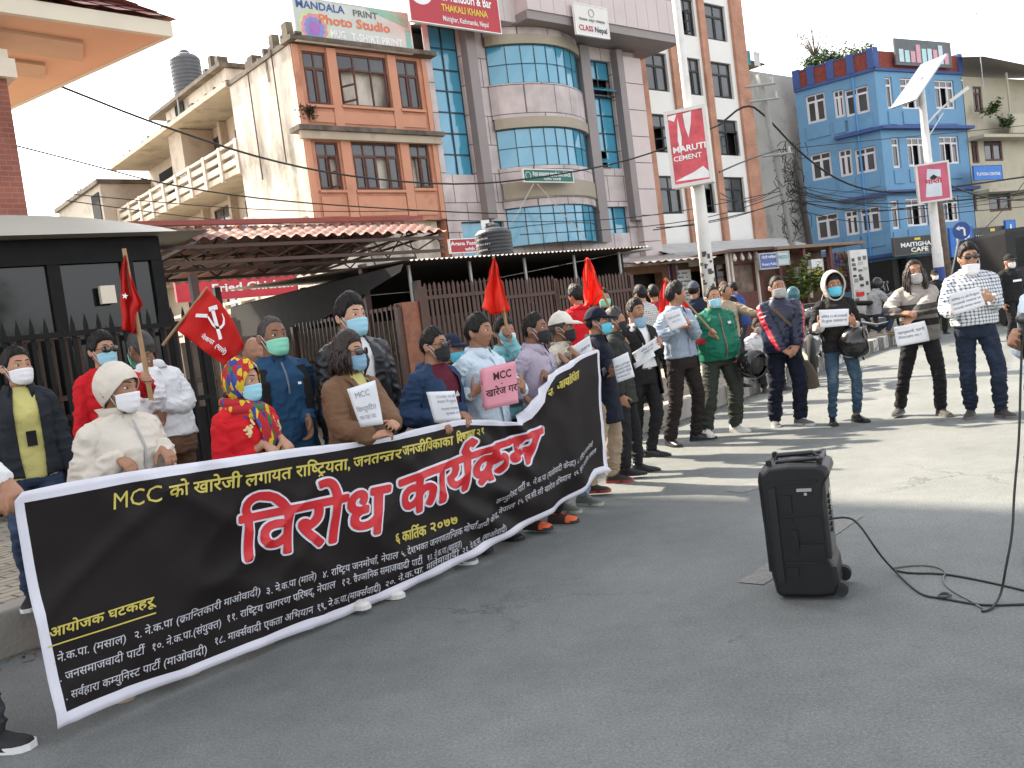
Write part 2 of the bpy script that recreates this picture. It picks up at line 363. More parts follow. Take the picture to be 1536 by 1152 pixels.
def tuft(name, cx, cy, L, W, n, h, m, z=PZ):
    g = MB(); 
    for i in range(n):
        c = V3((cx, cy, z))+KDIR*rnd.uniform(-L, L)+V3((-KDIR[1], KDIR[0], 0))*rnd.uniform(-W, W); a = rnd.uniform(0, 6.3); hh = h*rnd.uniform(.4, 1); u = V3((math.cos(a), math.sin(a), 0))*.012
        t = c+V3((rnd.uniform(-.5, .5)*hh, rnd.uniform(-.5, .5)*hh, hh)); g.add([c-u, c+u, t], [(0, 1, 2)])
    tag(g.build(name, m), kind='stuff')
GRASS = mat('dry_grass', (.10, .11, .035), .8, var=.35, vs=8)
LEAF = mat('leaf', (.055, .10, .025), .6, var=.4, vs=9); LEAFY = mat('yellow_leaf', (.22, .21, .03), .6, var=.3, vs=9)
pg = G(1400, 492, PZ); tuft('grass', pg[0], pg[1], 2.0, .6, 900, .16, GRASS)
pg = G(1010, 548, PZ); tuft('grass', pg[0], pg[1], .8, .25, 260, .10, GRASS)
# ---- pavilion at the left with the orange eaves
C0 = D(258, 55, 14); e1 = -V3((math.sin(math.radians(45)), math.cos(math.radians(45)), 0)); e2 = V3((-math.sin(math.radians(57)), math.cos(math.radians(57)), 0)); up = ZA_
ORS = mat('orange_soffit', (.66, .385, .24), .75, var=.05, vs=1, col2=(.58, .34, .22), c2s=.8, c2t=(.5, .8))
CREAM = mat('cream_fascia', (.62, .55, .44), .7, var=.06, vs=2)
TILE = mat('roof_tile', (.26, .105, .085), .6, var=.25, vs=8, bump=.3, bs=30)
PBR = brickmat('pillar_brick', (.28, .095, .068), (.24, .082, .060), (.26, .15, .12), w=.24, h=.075, msize=.008)
pv = thing('pavilion', 'brick pavilion with deep orange eaves and a red tiled roof', 'building')
b = MB(); Lx, Ly = 13.0, 10.0
P = [C0, C0+e2*Ly, C0+e1*Lx+e2*Ly, C0+e1*Lx]; b.loft([[p+up*0 for p in P], [p+up*.02 for p in P]]); b.build('soffit', ORS, pv)
for a, c in ((((0, 47), (125, 66)), ((0, 76), (125, 93))), (((0, 90), (68, 99)), ((0, 110), (68, 119)))):
    b = MB(); zz = C0[2]-.05; q = [G(*a[0], zz), G(*a[1], zz), G(*c[1], zz), G(*c[0], zz)]; dd = unit(q[0]-q[1]); q[0] = q[0]+dd*5; q[3] = q[3]+dd*5
    b.loft([[p for p in q], [p+up*.049 for p in q]]); b.build('ceiling_panel', mat('panel_tan', (.56, .37, .25), .8, var=.05), pv)
b = MB(); n1 = V3((math.sin(math.radians(135)), math.cos(math.radians(135)), 0)); n2 = -np.cross(e2, up); n2 = V3((math.cos(math.radians(57)), math.sin(math.radians(57)), 0))
P2 = [C0+n1*.02+n2*.02, C0+e1*Lx+n1*.02]; h = up*.22
b.loft([[P2[0], P2[1], P2[1]-n1*.12, P2[0]-n1*.12-n2*.12], [p+h for p in (P2[0], P2[1], P2[1]-n1*.12, P2[0]-n1*.12-n2*.12)]])
b.loft([[C0+n1*.019+n2*.021, C0+n2*.02+e2*Ly, C0-n2*.1+e2*Ly, C0-n2*.1-n1*.1], [p+h for p in (C0+n1*.019+n2*.021, C0+n2*.02+e2*Ly, C0-n2*.1+e2*Ly, C0-n2*.1-n1*.1)]]); b.v = [(x, y, z-.005 if z < C0[2]+.1 else z) for x, y, z in b.v]; b.build('fascia', CREAM, pv)
b = MB(); T0 = C0+up*.23+n1*.10+n2*.10; inn = unit(-n1*.75-n2*.66)                     # tiled skirt, course by course
for k in range(14):
    t0, t1 = k*.20, (k+1)*.20+.03; sl = .58
    for A, Bv, nn in ((T0, e1, n1), (T0, e2, n2)):
        ca, cb = A-nn*t0+(inn-(-nn)*(inn @ -nn))*t0+up*(t0*sl+.02), A-nn*t1+(inn-(-nn)*(inn @ -nn))*t1+up*(t1*sl)
        N = 52; pts0 = [ca+Bv*(12.0*i/N)+up*(.022*abs(math.sin(i*math.pi/2*1.0))) for i in range(N+1)]; pts1 = [cb+Bv*(12.0*i/N)+up*(.022*abs(math.sin(i*math.pi/2))) for i in range(N+1)]
        b.loft([pts0, pts1], None, False, False)
b.build('roof', TILE, pv)
b = MB(); pc = D(34, 300, 13.0); ax = -e1; ay = e2; cc = pc+e1*.45+ay*.2; cc[2] = 0
b.obox(cc+up*3.1, ax*.45, unit(np.cross(up, ax))*.45, up*3.1); pl = b.build('pillar', PBR, pv)
b = MB(); zc = D(10, 112, 13)[2]; b.obox(cc+up*zc, ax*.56, unit(np.cross(up, ax))*.56, up*.13); b.obox(cc+up*(zc+.2), ax*.50, unit(np.cross(up, ax))*.50, up*.068); b.build('capital', CREAM, pl)
b = MB(); TC = C0+e1*.35+V3((-1.35, 0, 0)); q = [TC, TC+e1*12, TC+e1*12+e2*7, TC+e2*7]; b.loft([[V3((p[0], p[1], C0[2]+.6)) for p in q], [V3((p[0], p[1], 21)) for p in q]]); b.build('shade_block', PBR, pv)  # unseen tall block added above the roof to shade the foreground
b = MB(); q = [C0+e1*2.4+e2*2.6, C0+e1*12+e2*2.6, C0+e1*12+e2*9, C0+e1*2.4+e2*9]; b.loft([[V3((p[0], p[1], 0)) for p in q], [V3((p[0], p[1], C0[2]-.01)) for p in q]])
# ---- glazed booth and black fence at the left
FB = Fac(D(271, 473, 10.2), 50)
bo = thing('glazed_booth', 'dark glazed booth with a cream curved roof behind the black fence', 'booth', tuple(FB.A), FB.rz)
BK = 1.15; s1 = FB.hit(247, 420, -BK)[0]; zr = FB.hit(120, 351, -BK+.28)[1]
b = MB()
for x in (-9.0, -6.6, -4.6, FB.hit(83, 420, -BK)[0], s1-.42, s1-.06): b.box(x-.07, x+.07, BK, BK+.12, PZ, zr-.30)
b.box(-9, s1, BK-.01, BK+.14, zr-.30, zr-.01); b.box(-9, s1, BK-.005, BK+.13, 1.0, 1.12); b.box(-9, s1, BK+.01, BK+.11, PZ, 1.0); b.build('frame', MARB, bo)
b = MB(); b.quad((-9, BK+.06, 1.1), (s1, BK+.06, 1.1), (s1, BK+.06, zr-.3), (-9, BK+.06, zr-.3)); b.build('pane', GLASSD, bo)
b = MB(); b.box(-9, s1, BK+.3, BK+3, PZ, zr-.02); b.build('inside', DARKIN, bo)
b = MB(); rows = []
for i in range(25):
    s = -9.5+(s1+.55+9.5)*i/24; e = max(0, min(1, (s1+.55-s)/2.2)); hh = .30*math.sin(e*math.pi/2)**.8; row = []
    for j in range(9): v = j/8; row.append((s, BK-.28+v*3.2, zr+.005+hh*(min(1, v/.13)**.6)))
    rows.append(row)
b.loft(rows, None, False, False); b.quad((-9.5, BK-.28, zr), (s1+.55, BK-.28, zr), (s1+.55, BK+2.9, zr), (-9.5, BK+2.9, zr)); 
ro = b.build('roof', mat('cream_sheet', (.36, .345, .30), .55, var=.05, vs=2, col2=(.33, .31, .26), c2s=1.5, c2t=(.55, .8)), bo, True)
b = MB()
for i in range(14): b.lathe([(.012, 0), (.010, .008), (.003, .011)], 8, (-8.6+i*.66, BK-.285+.02, zr+.17))
x0, x1, z0, z1 = rect(FB, (150, 457), (168, 429), -BK); b = MB(); b.box(x0, x1, BK-.1, BK-.012, z0, z1); b.build('switch_box', CREAM, bo)
def fence(name, label, F, x0, x1, h, m, sp=.15, rails=(.93, .5, .1), pw=.035, post=2.2, y=0.0, tip=.12, z0=PZ, group=None, cat='fence', fill=None, flat=.008):
    o = thing(name, label, cat, tuple(F.A+F.d*x0-F.n*y), F.rz, group); L = x1-x0; b = MB(); n = int(L/sp)
    for i in range(n):
        x = (i+.5)*L/n; t = h+z0+rnd.uniform(-.012, .012)
        b.add([(x-pw/2, -flat, z0+.06), (x+pw/2, -flat, z0+.06), (x+pw/2, flat, z0+.06), (x-pw/2, flat, z0+.06), (x-pw/2, -flat, t-tip), (x+pw/2, -flat, t-tip), (x+pw/2, flat, t-tip), (x-pw/2, flat, t-tip), (x, 0, t)], [(0, 1, 5, 4), (1, 2, 6, 5), (2, 3, 7, 6), (3, 0, 4, 7), (4, 5, 8), (5, 6, 8), (6, 7, 8), (7, 4, 8)])
    b.build('picket_panel', m, o)
    for q in rails: r = MB(); zz = z0+h*q-tip*.5; r.box(0, L, -.028, -.0085, zz-.028, zz+.028); r.build('rail', m, o)
    k = max(1, round(L/post))
    for i in range(k+1): r = MB(); x = L*i/k; r.box(x-.045, x+.045, -.03, .06, z0-.02, z0+h*.97); r.build('post', m, o)
    if fill: f = MB(); f.box(.03, L-.03, .012, .02, z0+.1, z0+h*fill[0]); f.build('infill', fill[1], o)
    return o
fence('metal_fence', 'black spiked metal fence in front of the glazed booth at the left', FB, -8.5, FB.hit(300, 470)[0], 2.0, MARB, sp=.13, pw=.045, fill=(.42, MARB))
# ---- canopy with red tiles over the gate
FC = Fac(D(240, 361, 12.1), 50); cL = FC.hit(672, 357)[0]
cp = thing('gate_canopy', 'red tiled canopy on brown steel trusses over the open gate', 'canopy', tuple(FC.A), FC.rz)
TILER = mat('red_sheet_tile', (.17, .075, .062), .7, var=.25, vs=5, spec=.2, col2=(.12, .07, .055), c2s=2)
zE = FC.hit(240, 362)[1]
def tz(y): return zE+.32*y if y < 1.05 else zE+.336-.12*(y-1.05)
b = MB(); rows = []
N = int(cL/.045)
for k in range(24):
    y = k*.055 if k < 20 else 1.05+(k-19)*.9; row = []
    for i in range(N+1): s = cL*i/N; row.append((s, y, tz(y)+.028*math.cos(s*2*math.pi/.2)+(.018 if k % 4 == 0 and k < 20 else 0)*1-.004*(k % 4)))
    rows.append(row)
b.loft(rows, None, False, False); b.build('tile_sheet', TILER, cp, True)
b = MB(); b.box(-.05, cL+.25, .98, 1.1, zE+.37, zE+.44); b.build('ridge', cm((.24, .055, .045), .6), cp)
for y in (.12, 1.0, 2.3):                                 # trusses
    b = MB(); zt = tz(y)-.09; zb = zE-.27
    b.box(0, cL, y-.03, y+.03, zt-.05, zt); b.box(0, cL, y-.03, y+.03, zb-.05, zb); k = 0; s = 0.0
    while s < cL-.1:
        b.tube([(s, y, zb), (min(s+.42, cL), y, zt-.03)], .014, 5); b.tube([(min(s+.42, cL), y, zt-.03), (min(s+.84, cL), y, zb)], .014, 5); s += .84
    b.build('truss', BRST, cp)
b = MB()
for i in range(11): s = .1+(cL-.2)*i/10; b.obox((s, 2.3, (tz(.1)+tz(4.4))/2-.03), (.02, 0, 0), (0, 2.2, (tz(4.4)-tz(.1))/2), (0, 0, .02))
b.build('rafter_frame', BRST, cp)
for px_, yy in ((297, .12), (553, .12), (330, 2.3), (460, 3.6)): b = MB(); s = FC.hit(px_, 470, -yy)[0]; b.box(s-.05, s+.05, yy-.05, yy+.05, PZ, zE-.45); b.build('post', BRST, cp)
# ---- brown fence, gate and corrugated shed
FS = Fac(D(628, 438, 13.5), 50)
sA = FS.hit(640, 480)[0]; sB, sC2, sD = FS.hit(745, 480)[0], FS.hit(840, 480)[0], FS.hit(952, 470)[0]
fence('metal_fence', 'brown picket fence panel beside the orange gate post', FS, sA, sB-.02, FS.hit(680, 420)[1]-PZ, BRST, sp=.085, pw=.05, rails=(.90, .45, .08), tip=.05, group='brown fence panels', fill=None)
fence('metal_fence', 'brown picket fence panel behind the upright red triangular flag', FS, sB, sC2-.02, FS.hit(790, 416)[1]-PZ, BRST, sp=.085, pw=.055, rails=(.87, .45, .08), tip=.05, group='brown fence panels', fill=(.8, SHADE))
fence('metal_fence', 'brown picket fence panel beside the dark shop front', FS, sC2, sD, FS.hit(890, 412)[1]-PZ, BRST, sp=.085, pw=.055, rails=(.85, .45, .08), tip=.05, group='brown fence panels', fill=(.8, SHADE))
gp = thing('gate_post', 'orange brown sheet metal gate post between gate and fence', 'gate post', tuple(FS.A+FS.d*FS.hit(622, 500)[0]), FS.rz)
b = MB(); zt = FS.hit(622, 452)[1]; b.box(-.17, .12, -.02, .2, PZ, zt); b.build('sheet', mat('rust_orange', (.22, .085, .045), .6, var=.15, vs=5, col2=(.12, .05, .03), c2s=3), gp)
b = MB(); b.box(.121, .19, -.06, .06, PZ, FS.hit(628, 421)[1]); b.build('tube', BRST, gp)
FG = Fac(FS.A+FS.d*FS.hit(606, 500)[0], -40)
fence('metal_gate', 'open brown barred gate leaf folded back beside the orange post', FG, .05, 3.4, 1.85, BRST, sp=.13, pw=.03, rails=(.98, .62, .3, .08), tip=.02, cat='gate')
FG2 = Fac(FS.A+FS.d*(FS.hit(606, 500)[0]-4.6)+FS.n*.6, 50)
fence('metal_gate', 'brown barred gate leaf under the red tiled canopy near the black fence', FG2, -.6, 1.8, 1.85, BRST, sp=.13, pw=.03, rails=(.98, .62, .3, .08), tip=.02, cat='gate')
FP = Fac(D(520, 500, 17.5), 50)
pp = thing('panel_fence', 'pale board fence seen through the bars of the gate', 'fence', tuple(FP.A), FP.rz)
b = MB(); 
for i in range(26): x = -4.5+i*.32; b.box(x, x+.305, rnd.uniform(0, .01), .04, PZ, 1.75+PZ)
b.build('board_panel', mat('pale_board', (.34, .30, .24), .8, var=.15, vs=3, col2=(.2, .17, .13), c2s=2), pp)
b = MB(); b.box(-4.5, 3.8, .041, .1, 1.2, 1.3); b.build('rail', BRST, pp)
sh = thing('market_shed', 'low shed with a corrugated roof edge over a dark interior behind the brown fence', 'shed', tuple(FS.A), FS.rz)
s0, s2 = FS.hit(612, 381, .35)[0], FS.hit(972, 363, .35)[0]; zS = FS.hit(800, 377, .35)[1]
CORR = mat('corrugated_sheet', (.24, .22, .21), .5, metal=.35, var=.2, vs=2, col2=(.12, .07, .05), c2s=1.4)
b = MB(); rows = []; N = int((s2-s0)/.02)
for y in (-.35, 1.0, 3.0, 6.0): rows.append([(s0+(s2-s0)*i/N, y, zS-.01+.05*y+.014*math.cos(i*.02*2*math.pi/.09)) for i in range(N+1)])
b.loft(rows, None, False, False); b.build('roof', CORR, sh, True)
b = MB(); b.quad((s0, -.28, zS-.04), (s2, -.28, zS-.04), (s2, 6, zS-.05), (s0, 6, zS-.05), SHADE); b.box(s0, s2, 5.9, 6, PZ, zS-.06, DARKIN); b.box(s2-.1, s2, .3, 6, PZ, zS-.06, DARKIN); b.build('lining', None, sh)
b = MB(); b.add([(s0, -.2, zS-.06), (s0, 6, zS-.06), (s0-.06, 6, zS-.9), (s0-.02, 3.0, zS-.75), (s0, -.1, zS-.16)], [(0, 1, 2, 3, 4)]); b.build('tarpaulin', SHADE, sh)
for x in np.linspace(s0+.3, s2-.3, 5): b = MB(); b.tube([(x, .12, PZ), (x, .12, zS-.05)], .028, 8); b.build('post', GALV, sh)
def tank(name, label, loc, r, h, m, lines=None):
    o = thing(name, label, 'water tank', loc); b = MB(); pr = [(r*.96, 0)]; n = 9
    for i in range(n): z = h*.78*i/n; pr += [(r, z+.01*h), (r, z+h*.055), (r*.965, z+h*.065), (r*.965, z+h*.08)]
    pr += [(r, h*.79), (r*.97, h*.83), (r*.8, h*.90), (r*.42, h*.96), (r*.38, h*.965)]; b.lathe(pr, 28, m=None); b.build('body', m, o, False)
    b = MB(); b.lathe([(r*.36, h*.955), (r*.37, h*1.0), (r*.3, h*1.03), (r*.05, h*1.045)], 20); b.build('lid', m, o)
    return o
tw = FS.A+FS.d*FS.hit(764, 375, -1.2)[0]-FS.n*1.6
tk = tank('water_tank', 'black plastic water tank standing on the corrugated shed roof', (tw[0], tw[1], zS-.02), .34, .74, mat('black_plastic', (.03, .032, .036), .4, var=.15, vs=6))
b = MB(); 
for i, w in enumerate((.26, .34, .2)):                          # faded white lines of print round the tank
    for k in range(9): a = -2.25+(k-4)*w/9/.34; c = V3((math.cos(a)*.346, math.sin(a)*.346, .5-i*.1)); u = V3((-math.sin(a), math.cos(a), 0)); b.obox(c, u*(.010), V3((math.cos(a), math.sin(a), 0))*.001, ZA_*(.016 if (k*7+i) % 3 else .010))
b.build('print', cm((.45, .45, .45), .7), tk)
b = MB(); b.box(-.19, -.11, -.04, .04, .70, .84); b.box(-.19, -.04, -.03, .03, .80, .86); b.build('valve', WHT, tk)
# ---- shops along the pavement
SH = Fac(D(1140, 440, 24.7), 50)
sp_ = thing('shop_row', 'low brown wooden shop row with dark open fronts behind the white post', 'shop', tuple(SH.A), SH.rz)
xl, xr = SH.hit(915, 480)[0], SH.hit(1135, 440)[0]; zt = SH.hit(1000, 396)[1]
BRW = mat('brown_wood', (.15, .075, .045), .75, var=.25, vs=4, stretch=(1, 1, 4), bump=.3, bs=30)
holes = [rect(SH, (925, 500), (993, 408)), rect(SH, (1040, 500), (1060, 405)), rect(SH, (1065, 470), (1090, 408)), rect(SH, (1000, 500), (1014, 410))]
holes = [(a, b_, PZ, d) for a, b_, c, d in holes[:2]]
b = MB(); wall_holes(b, xl, xr, 0, zt, holes, 0, .25); b.build('wall', BRW, sp_)
b = MB(); b.box(xl, xr, .5, 3.5, 0, zt-.01); b.build('inside', DARKIN, sp_)
b = MB(); rows = [[(xl-.2+(xr-xl+.4)*i/160, y, zt+.12+.12*y+.02*math.cos(i*.9)) for i in range(161)] for y in (-1.1, .2, 3.6)]; b.loft(rows, None, False, False); b.build('roof', CORR, sp_, True)
b = MB()
for px_ in (1014, 1062, 1094): x = SH.hit(px_, 470)[0]; b.box(x-.07, x+.07, -.10, -.002, 0, zt)
b.build('post', WOODR, sp_)
b = MB(); x0, x1, z0, z1 = rect(SH, (1034, 400), (1088, 386), .3); b.box(x0, x1, -.32, -.28, z0, z1); b.build('name_board', mat('faded_board', (.42, .40, .36), .7, var=.15, vs=3), sp_)
def posters(F, off, items, parent, nm='poster'):
    for bl, tr, m, k in items:
        x0, x1, z0, z1 = rect(F, bl, tr, off); b = MB(); b.box(x0, x1, -off-.006, -off, z0, z1, m)
        rr = random.Random(int(x0*100)); n = k
        for i in range(n):
            z = z1-(z1-z0)*(i+.8)/(n+.6); h = (z1-z0)/(n+1)*.25
            for j in range(7):
                if rr.random() < .8: a = x0+(x1-x0)*(.1+.8*j/7); b.box(a, a+(x1-x0)*rr.uniform(.05, .10), -off-.010, -off-.0062, z-h*rr.uniform(.5, 1), z+h*rr.uniform(.5, 1), BLK)
        b.build(nm, None, parent)
posters(SH, .01, [((1019, 440), (1035, 404), WHT, 5), ((1020, 438+4), (1036, 441+1), WHT, 1), ((1008, 446), (1018, 419), WHT, 3), ((1022, 470), (1038, 443), WHT, 3), ((1004, 418), (1016, 398), cm((.25, .25, .5), .7), 2), ((1077, 425), (1089, 396), WHT, 2), ((1079, 443), (1091, 427), WHT, 2)], sp_)
ki = thing('kiosk', 'small red wooden kiosk with a glazed counter beside the white post', 'kiosk', tuple(SH.A), SH.rz)
kx0, kx1 = SH.hit(1093, 440, 1.2)[0], SH.hit(1147, 430, 1.2)[0]; kz = SH.hit(1120, 378, 1.2)[1]
hw = rect(SH, (1102, 440), (1131, 394), 1.2)
b = MB(); wall_holes(b, kx0, kx1, 0, kz, [hw], -1.2, .1); b.box(kx0, kx1, -1.09, -.1, 0, hw[2]-.05); b.build('wall', WOODR, ki)
b = MB(); b.box(kx0-.15, kx1+.15, -1.5, 0, kz, kz+.07); b.build('roof', BRST, ki)
b = MB(); b.quad((hw[0], -1.12, hw[2]), (hw[1], -1.12, hw[2]), (hw[1], -1.12, hw[3]), (hw[0], -1.12, hw[3])); b.build('pane', mat('kiosk_glass', (.16, .12, .10), .1, var=.5, vs=4), ki)
b = MB()
for x in (kx0+.05, hw[1]+.05, hw[0]-.04): b.box(x-.035, x+.035, -1.25, -1.202, PZ, kz)
b.build('post', cm((.5, .45, .4), .7), ki)
b = MB()
for x in np.linspace(hw[0], hw[1], 4): b.tube([(x, -1.3, kz-.02), (x+.02, -1.3, kz-.16), (x+.05, -1.3, kz-.2)], [.02, .06, .03], 6)
b.build('packet', cm((.6, .55, .5), .5), ki)
ks = thing('news_stall', 'timber stall hung with coloured magazines beside the plants', 'stall', tuple(SH.A), SH.rz)
nx0, nx1 = SH.hit(1172, 440, 1.5)[0], SH.hit(1296, 430, 1.5)[0]; nz = SH.hit(1220, 371, 1.5)[1]
b = MB(); b.box(nx0, nx1, -.3, .2, 0, nz); b.build('wall', BRW, ks)
b = MB(); b.box(nx0-.1, nx1+.15, -1.6, .3, nz, nz+.08); b.build('roof', mat('stall_roof', (.20, .13, .09), .7, var=.2), ks)
for px_ in (1174, 1212, 1252): b = MB(); x = SH.hit(px_, 430, 1.5)[0]; b.box(x-.06, x+.06, -1.5, -1.38, 0, nz); b.build('post', WOODR, ks)
for (bl, tr), mm in ((((1216, 430), (1236, 388)), WHT), (((1238, 470), (1248, 385)), WOODR), (((1196, 450), (1210, 400)), cm((.4, .36, .3), .7))): x0, x1, z0, z1 = rect(SH, bl, tr, 1.2); b = MB(); b.box(x0, x1, -1.3, -1.2, z0, z1); b.build('board', mm, ks)
x0, x1, z0, z1 = rect(SH, (1256, 440), (1280, 376), 1.5); b = MB(); rr = random.Random(5); b.box(x0, x1, -1.42, -1.38, z0, z1, BRW)
for i in range(6):
    for j in range(11):
        if rr.random() < .15: continue
        a = x0+(x1-x0)*(i+rr.uniform(0, .25))/6; c = z0+(z1-z0)*(j+rr.uniform(0, .25))/11; d = rr.uniform(0, .02); b.box(a, a+(x1-x0)*rr.uniform(.09, .14), -1.44-d, -1.421-d, c, c+(z1-z0)*rr.uniform(.05, .085), cm(tuple(round(rr.choice((.02, .06, .14, .22))*q, 2) for q in rr.choice(((1, .6, .45), (.9, .75, .4), (.5, .6, .9), (1, 1, 1), (.9, .6, .4), (.6, .7, .5)))), .4))
b.build('magazine_rack', None, ks)
x0, x1, z0, z1 = rect(SH, (1281, 462), (1297, 374), 1.7); b = MB(); b.box(x0, x1, -1.75, -1.68, z0, z1, WHITEP)
for j in range(9):
    for i in range(3):
        if rr.random() < .3: continue
        a = x0+(x1-x0)*(i+rr.uniform(.05, .3))/3; c = z0+(z1-z0)*(j+rr.uniform(.8, 1.1))/11; v = rr.choice((.05, .12, .25, .4)); b.box(a, a+(x1-x0)*rr.uniform(.14, .26), -1.765, -1.7505, c, c+(z1-z0)*rr.uniform(.035, .075), cm((round(v*1.1, 2), v, round(v*.85, 2)), .5))
b.build('leaning_panel', None, ks)
x0, x1, z0, z1 = rect(SH, (1287, 445), (1297, 437), 1.8); b = MB(); b.box(x0, x1, -1.79, -1.766, z0, z1); b.build('red_notice', cm((.6, .03, .03), .6), ks)
b = MB(); x0, x1, z0, z1 = rect(SH, (1300, 488), (1322, 466), 2.0); b.box(x0, x1, -2.2, -1.9, PZ, z1); b.box(x0-.3, x1-.2, -2.1, -1.8, PZ, z1+.35); b.build('white_crate', WHITEP, ks)
board('notary_sign', 'small blue notary sign hung at the kiosk roof edge', SH, ((1141, 403), (1165, 380)), 1.7, .04, GALV, cm((.05, .09, .28), .5), [('नोटरी प{ब}िलक', .5, .68, .26, .8, WHT, .01), ('Notary Public', .5, .18, .28, .85, WHT, .01)])
board('pale_sign', 'small pale sign board beside the blue notary sign', SH, ((1166, 397), (1182, 378)), 1.7, .04, GALV, cm((.42, .5, .5), .5), [('PHOTO', .5, .45, .45, .8, cm((.05, .15, .3), .5), .01)])
# plants by the stall
def leafmass(name, label, cat, c, r, n, m, stem=True, sz=.05, zs=1.0, m2=None, group=None, seed=1, droop=0.0):
    o = thing(name, label, cat, tuple(c), 0, group); rr = random.Random(seed); b = MB(); st = MB()
    for k in range(max(4, n//60)):
        a = rr.uniform(0, 6.3); q = rr.uniform(.3, .9); tip = V3((math.cos(a)*r*q, math.sin(a)*r*q, r*zs*rr.uniform(.7, 1.9)))
        st.tube([(0, 0, 0), tip*.5+V3((0, 0, r*.2)), tip], [.012, .009, .003], 4)
        for i in range(60):
            t = rr.uniform(.25, 1.05); p = tip*t+V3((rr.gauss(0, r*.16), rr.gauss(0, r*.16), rr.gauss(0, r*.16)-droop*t*rr.random())); a2 = rr.uniform(0, 6.3); u = V3((math.cos(a2), math.sin(a2), rr.uniform(-.7, .5)))*sz*rr.uniform(.6, 1.3); v = unit(np.cross(u, (rr.uniform(-1, 1), rr.uniform(-1, 1), 1)))*sz*.38
            b.add([p-u, p+v, p+u, p-v], [(0, 1, 2, 3)], m2 if (m2 and rr.random() < .3) else m)
    if stem: st.build('stem', cm((.07, .05, .03), .9), o)
    b.build('foliage', None, o); return o
for i, (px_, py_, r, n, m, m2, lb) in enumerate(((1196, 405, .50, 560, LEAF, LEAFY, 'tall spiky green plant under the stall roof'), (1222, 420, .36, 320, LEAFY, LEAF, 'yellow leaved plant beside the stall board'))):
    q = SH.hit3(px_, py_, 1.7); leafmass('plant', lb, 'plant', (q[0], q[1], PZ+.9 if i == 0 else PZ+1.2), r, n, m, sz=.09, zs=1.3, m2=m2, seed=i)
# ================================================================ BUILDINGS along the street
A0 = D(455, 333, 27); FO = Fac(A0, 50); FSD = Fac(A0+Fac(A0, 50).d*.40, -40)
OBR = brickmat('orange_brick', (.52, .245, .155), (.47, .215, .135), (.42, .22, .16), w=.24, h=.08, msize=.006, bump=.25)
OPL = mat('orange_plaster', (.53, .26, .165), .8, var=.08, vs=1.2, col2=(.30, .12, .07), c2s=.9, c2t=(.55, .8))
LEDGE = mat('stained_ledge', (.14, .115, .09), .9, var=.25, vs=2.5, bump=.4, bs=20, col2=(.05, .045, .04), c2s=2, c2t=(.45, .7))
BEIGE = mat('beige_plaster', (.42, .35, .27), .85, var=.10, vs=1.5, col2=(.20, .16, .12), c2s=1, c2t=(.52, .78))
WHITEW = mat('weathered_white', (.62, .57, .49), .85, var=.09, vs=.8, col2=(.22, .20, .165), c2s=.75, c2t=(.47, .66), stretch=(1, 1, .45))
WFR = mat('window_wood', (.10, .042, .032), .6, var=.25, vs=5)
CURT = mat('curtain', (.34, .30, .26), .8, var=.2, vs=6, stretch=(12, 12, 1))
ob = thing('brick_building', 'orange brick building with wooden windows under the photo studio board', 'building', tuple(FO.A), FO.rz)
W1 = [rect(FO, (463, 156), (487, 79)), rect(FO, (514, 157.5), (578, 87)), rect(FO, (602.6, 163), (625, 92))]
W2 = [rect(FO, (481.5, 285), (506, 213.5)), rect(FO, (536, 285), (596, 215)), rect(FO, (622, 282.5), (642, 216))]
xA, xB = .38, 5.28; zb, z2, z3 = 5.45, 8.05, 10.75
b = MB(); wall_holes(b, xA, xB, zb, z3, W1+W2, 0, .12); b.quad((xA, 0, zb), (xB, 0, zb), (xB, 3.4, zb), (xA, 3.4, zb)); b.quad((xB, 0, 0), (xB, 9, 0), (xB, 9, z3), (xB, 0, z3)); b.build('wall', OBR, ob)
b = MB(); b.box(xA+.1, xB-.1, .45, 3.3, zb+.05, z3-.05); b.build('inside', DARKIN, ob)
b = MB()
for z0, z1, ws in ((zb, z2, W2), (z2+.25, z3, W1)):
    xs = [xA+.01, ws[0][0]-.02, ws[0][1]+.04, ws[1][0]-.06, ws[1][1]+.06, ws[2][0]-.04, ws[2][1]+.04, xB-.01]
    for i in (1, 2): b.box((ws[i-1][1]+ws[i][0])/2-.16, (ws[i-1][1]+ws[i][0])/2+.16, -.055, -.002, z0+.02, z1-.02)
    for x in (xA+.02, xB-.20): b.box(x, x+.18, -.06, -.003, z0+.02, z1-.02)
    for w in ws: b.box(w[0]-.06, w[1]+.06, -.09, -.004, w[2]-.09, w[2]-.01); b.box(w[0]-.03, w[1]+.03, -.03, -.005, z0+.16, w[2]-.2)
b.build('pilaster', OPL, ob)
b = MB(); b.box(xA-.25, xB+.18, -.32, .3, z2+.10, z2+.24); b.build('ledge', LEDGE, ob)
b = MB(); b.box(xA-.15, xB+.08, -.22, -.061, z2-.14, z2+.095); b.build('beam', BEIGE, ob)
b = MB(); b.box(xA-.15, xB+.25, -.35, .3, z3+.02, z3+.16); b.build('ledge', LEDGE, ob)
b = MB(); b.box(xA+.05, xB-.05, .9, 3.4, 0, zb-.01); b.build('ground_storey', BEIGE, ob)
b = MB(); b.add([(xA-.25, -.05, zb+.2), (xA-.02, -.05, zb-.05), (xA-.02, 1.2, zb-.05), (xA-.25, 1.2, zb+.2)], [(0, 1, 2, 3)]); b.box(xA-.3, xA+.3, -.04, .9, zb-.25, zb-.02); b.build('bracket', BEIGE, ob)
for i, w in enumerate(W1): win(ob, *w, .06, WFR, PANE, nx=(2, 3, 2)[i], nz=(.70,), openl=[(), ((0, 60), (1, 0), (2, -55)), ()][i], fw=.06)
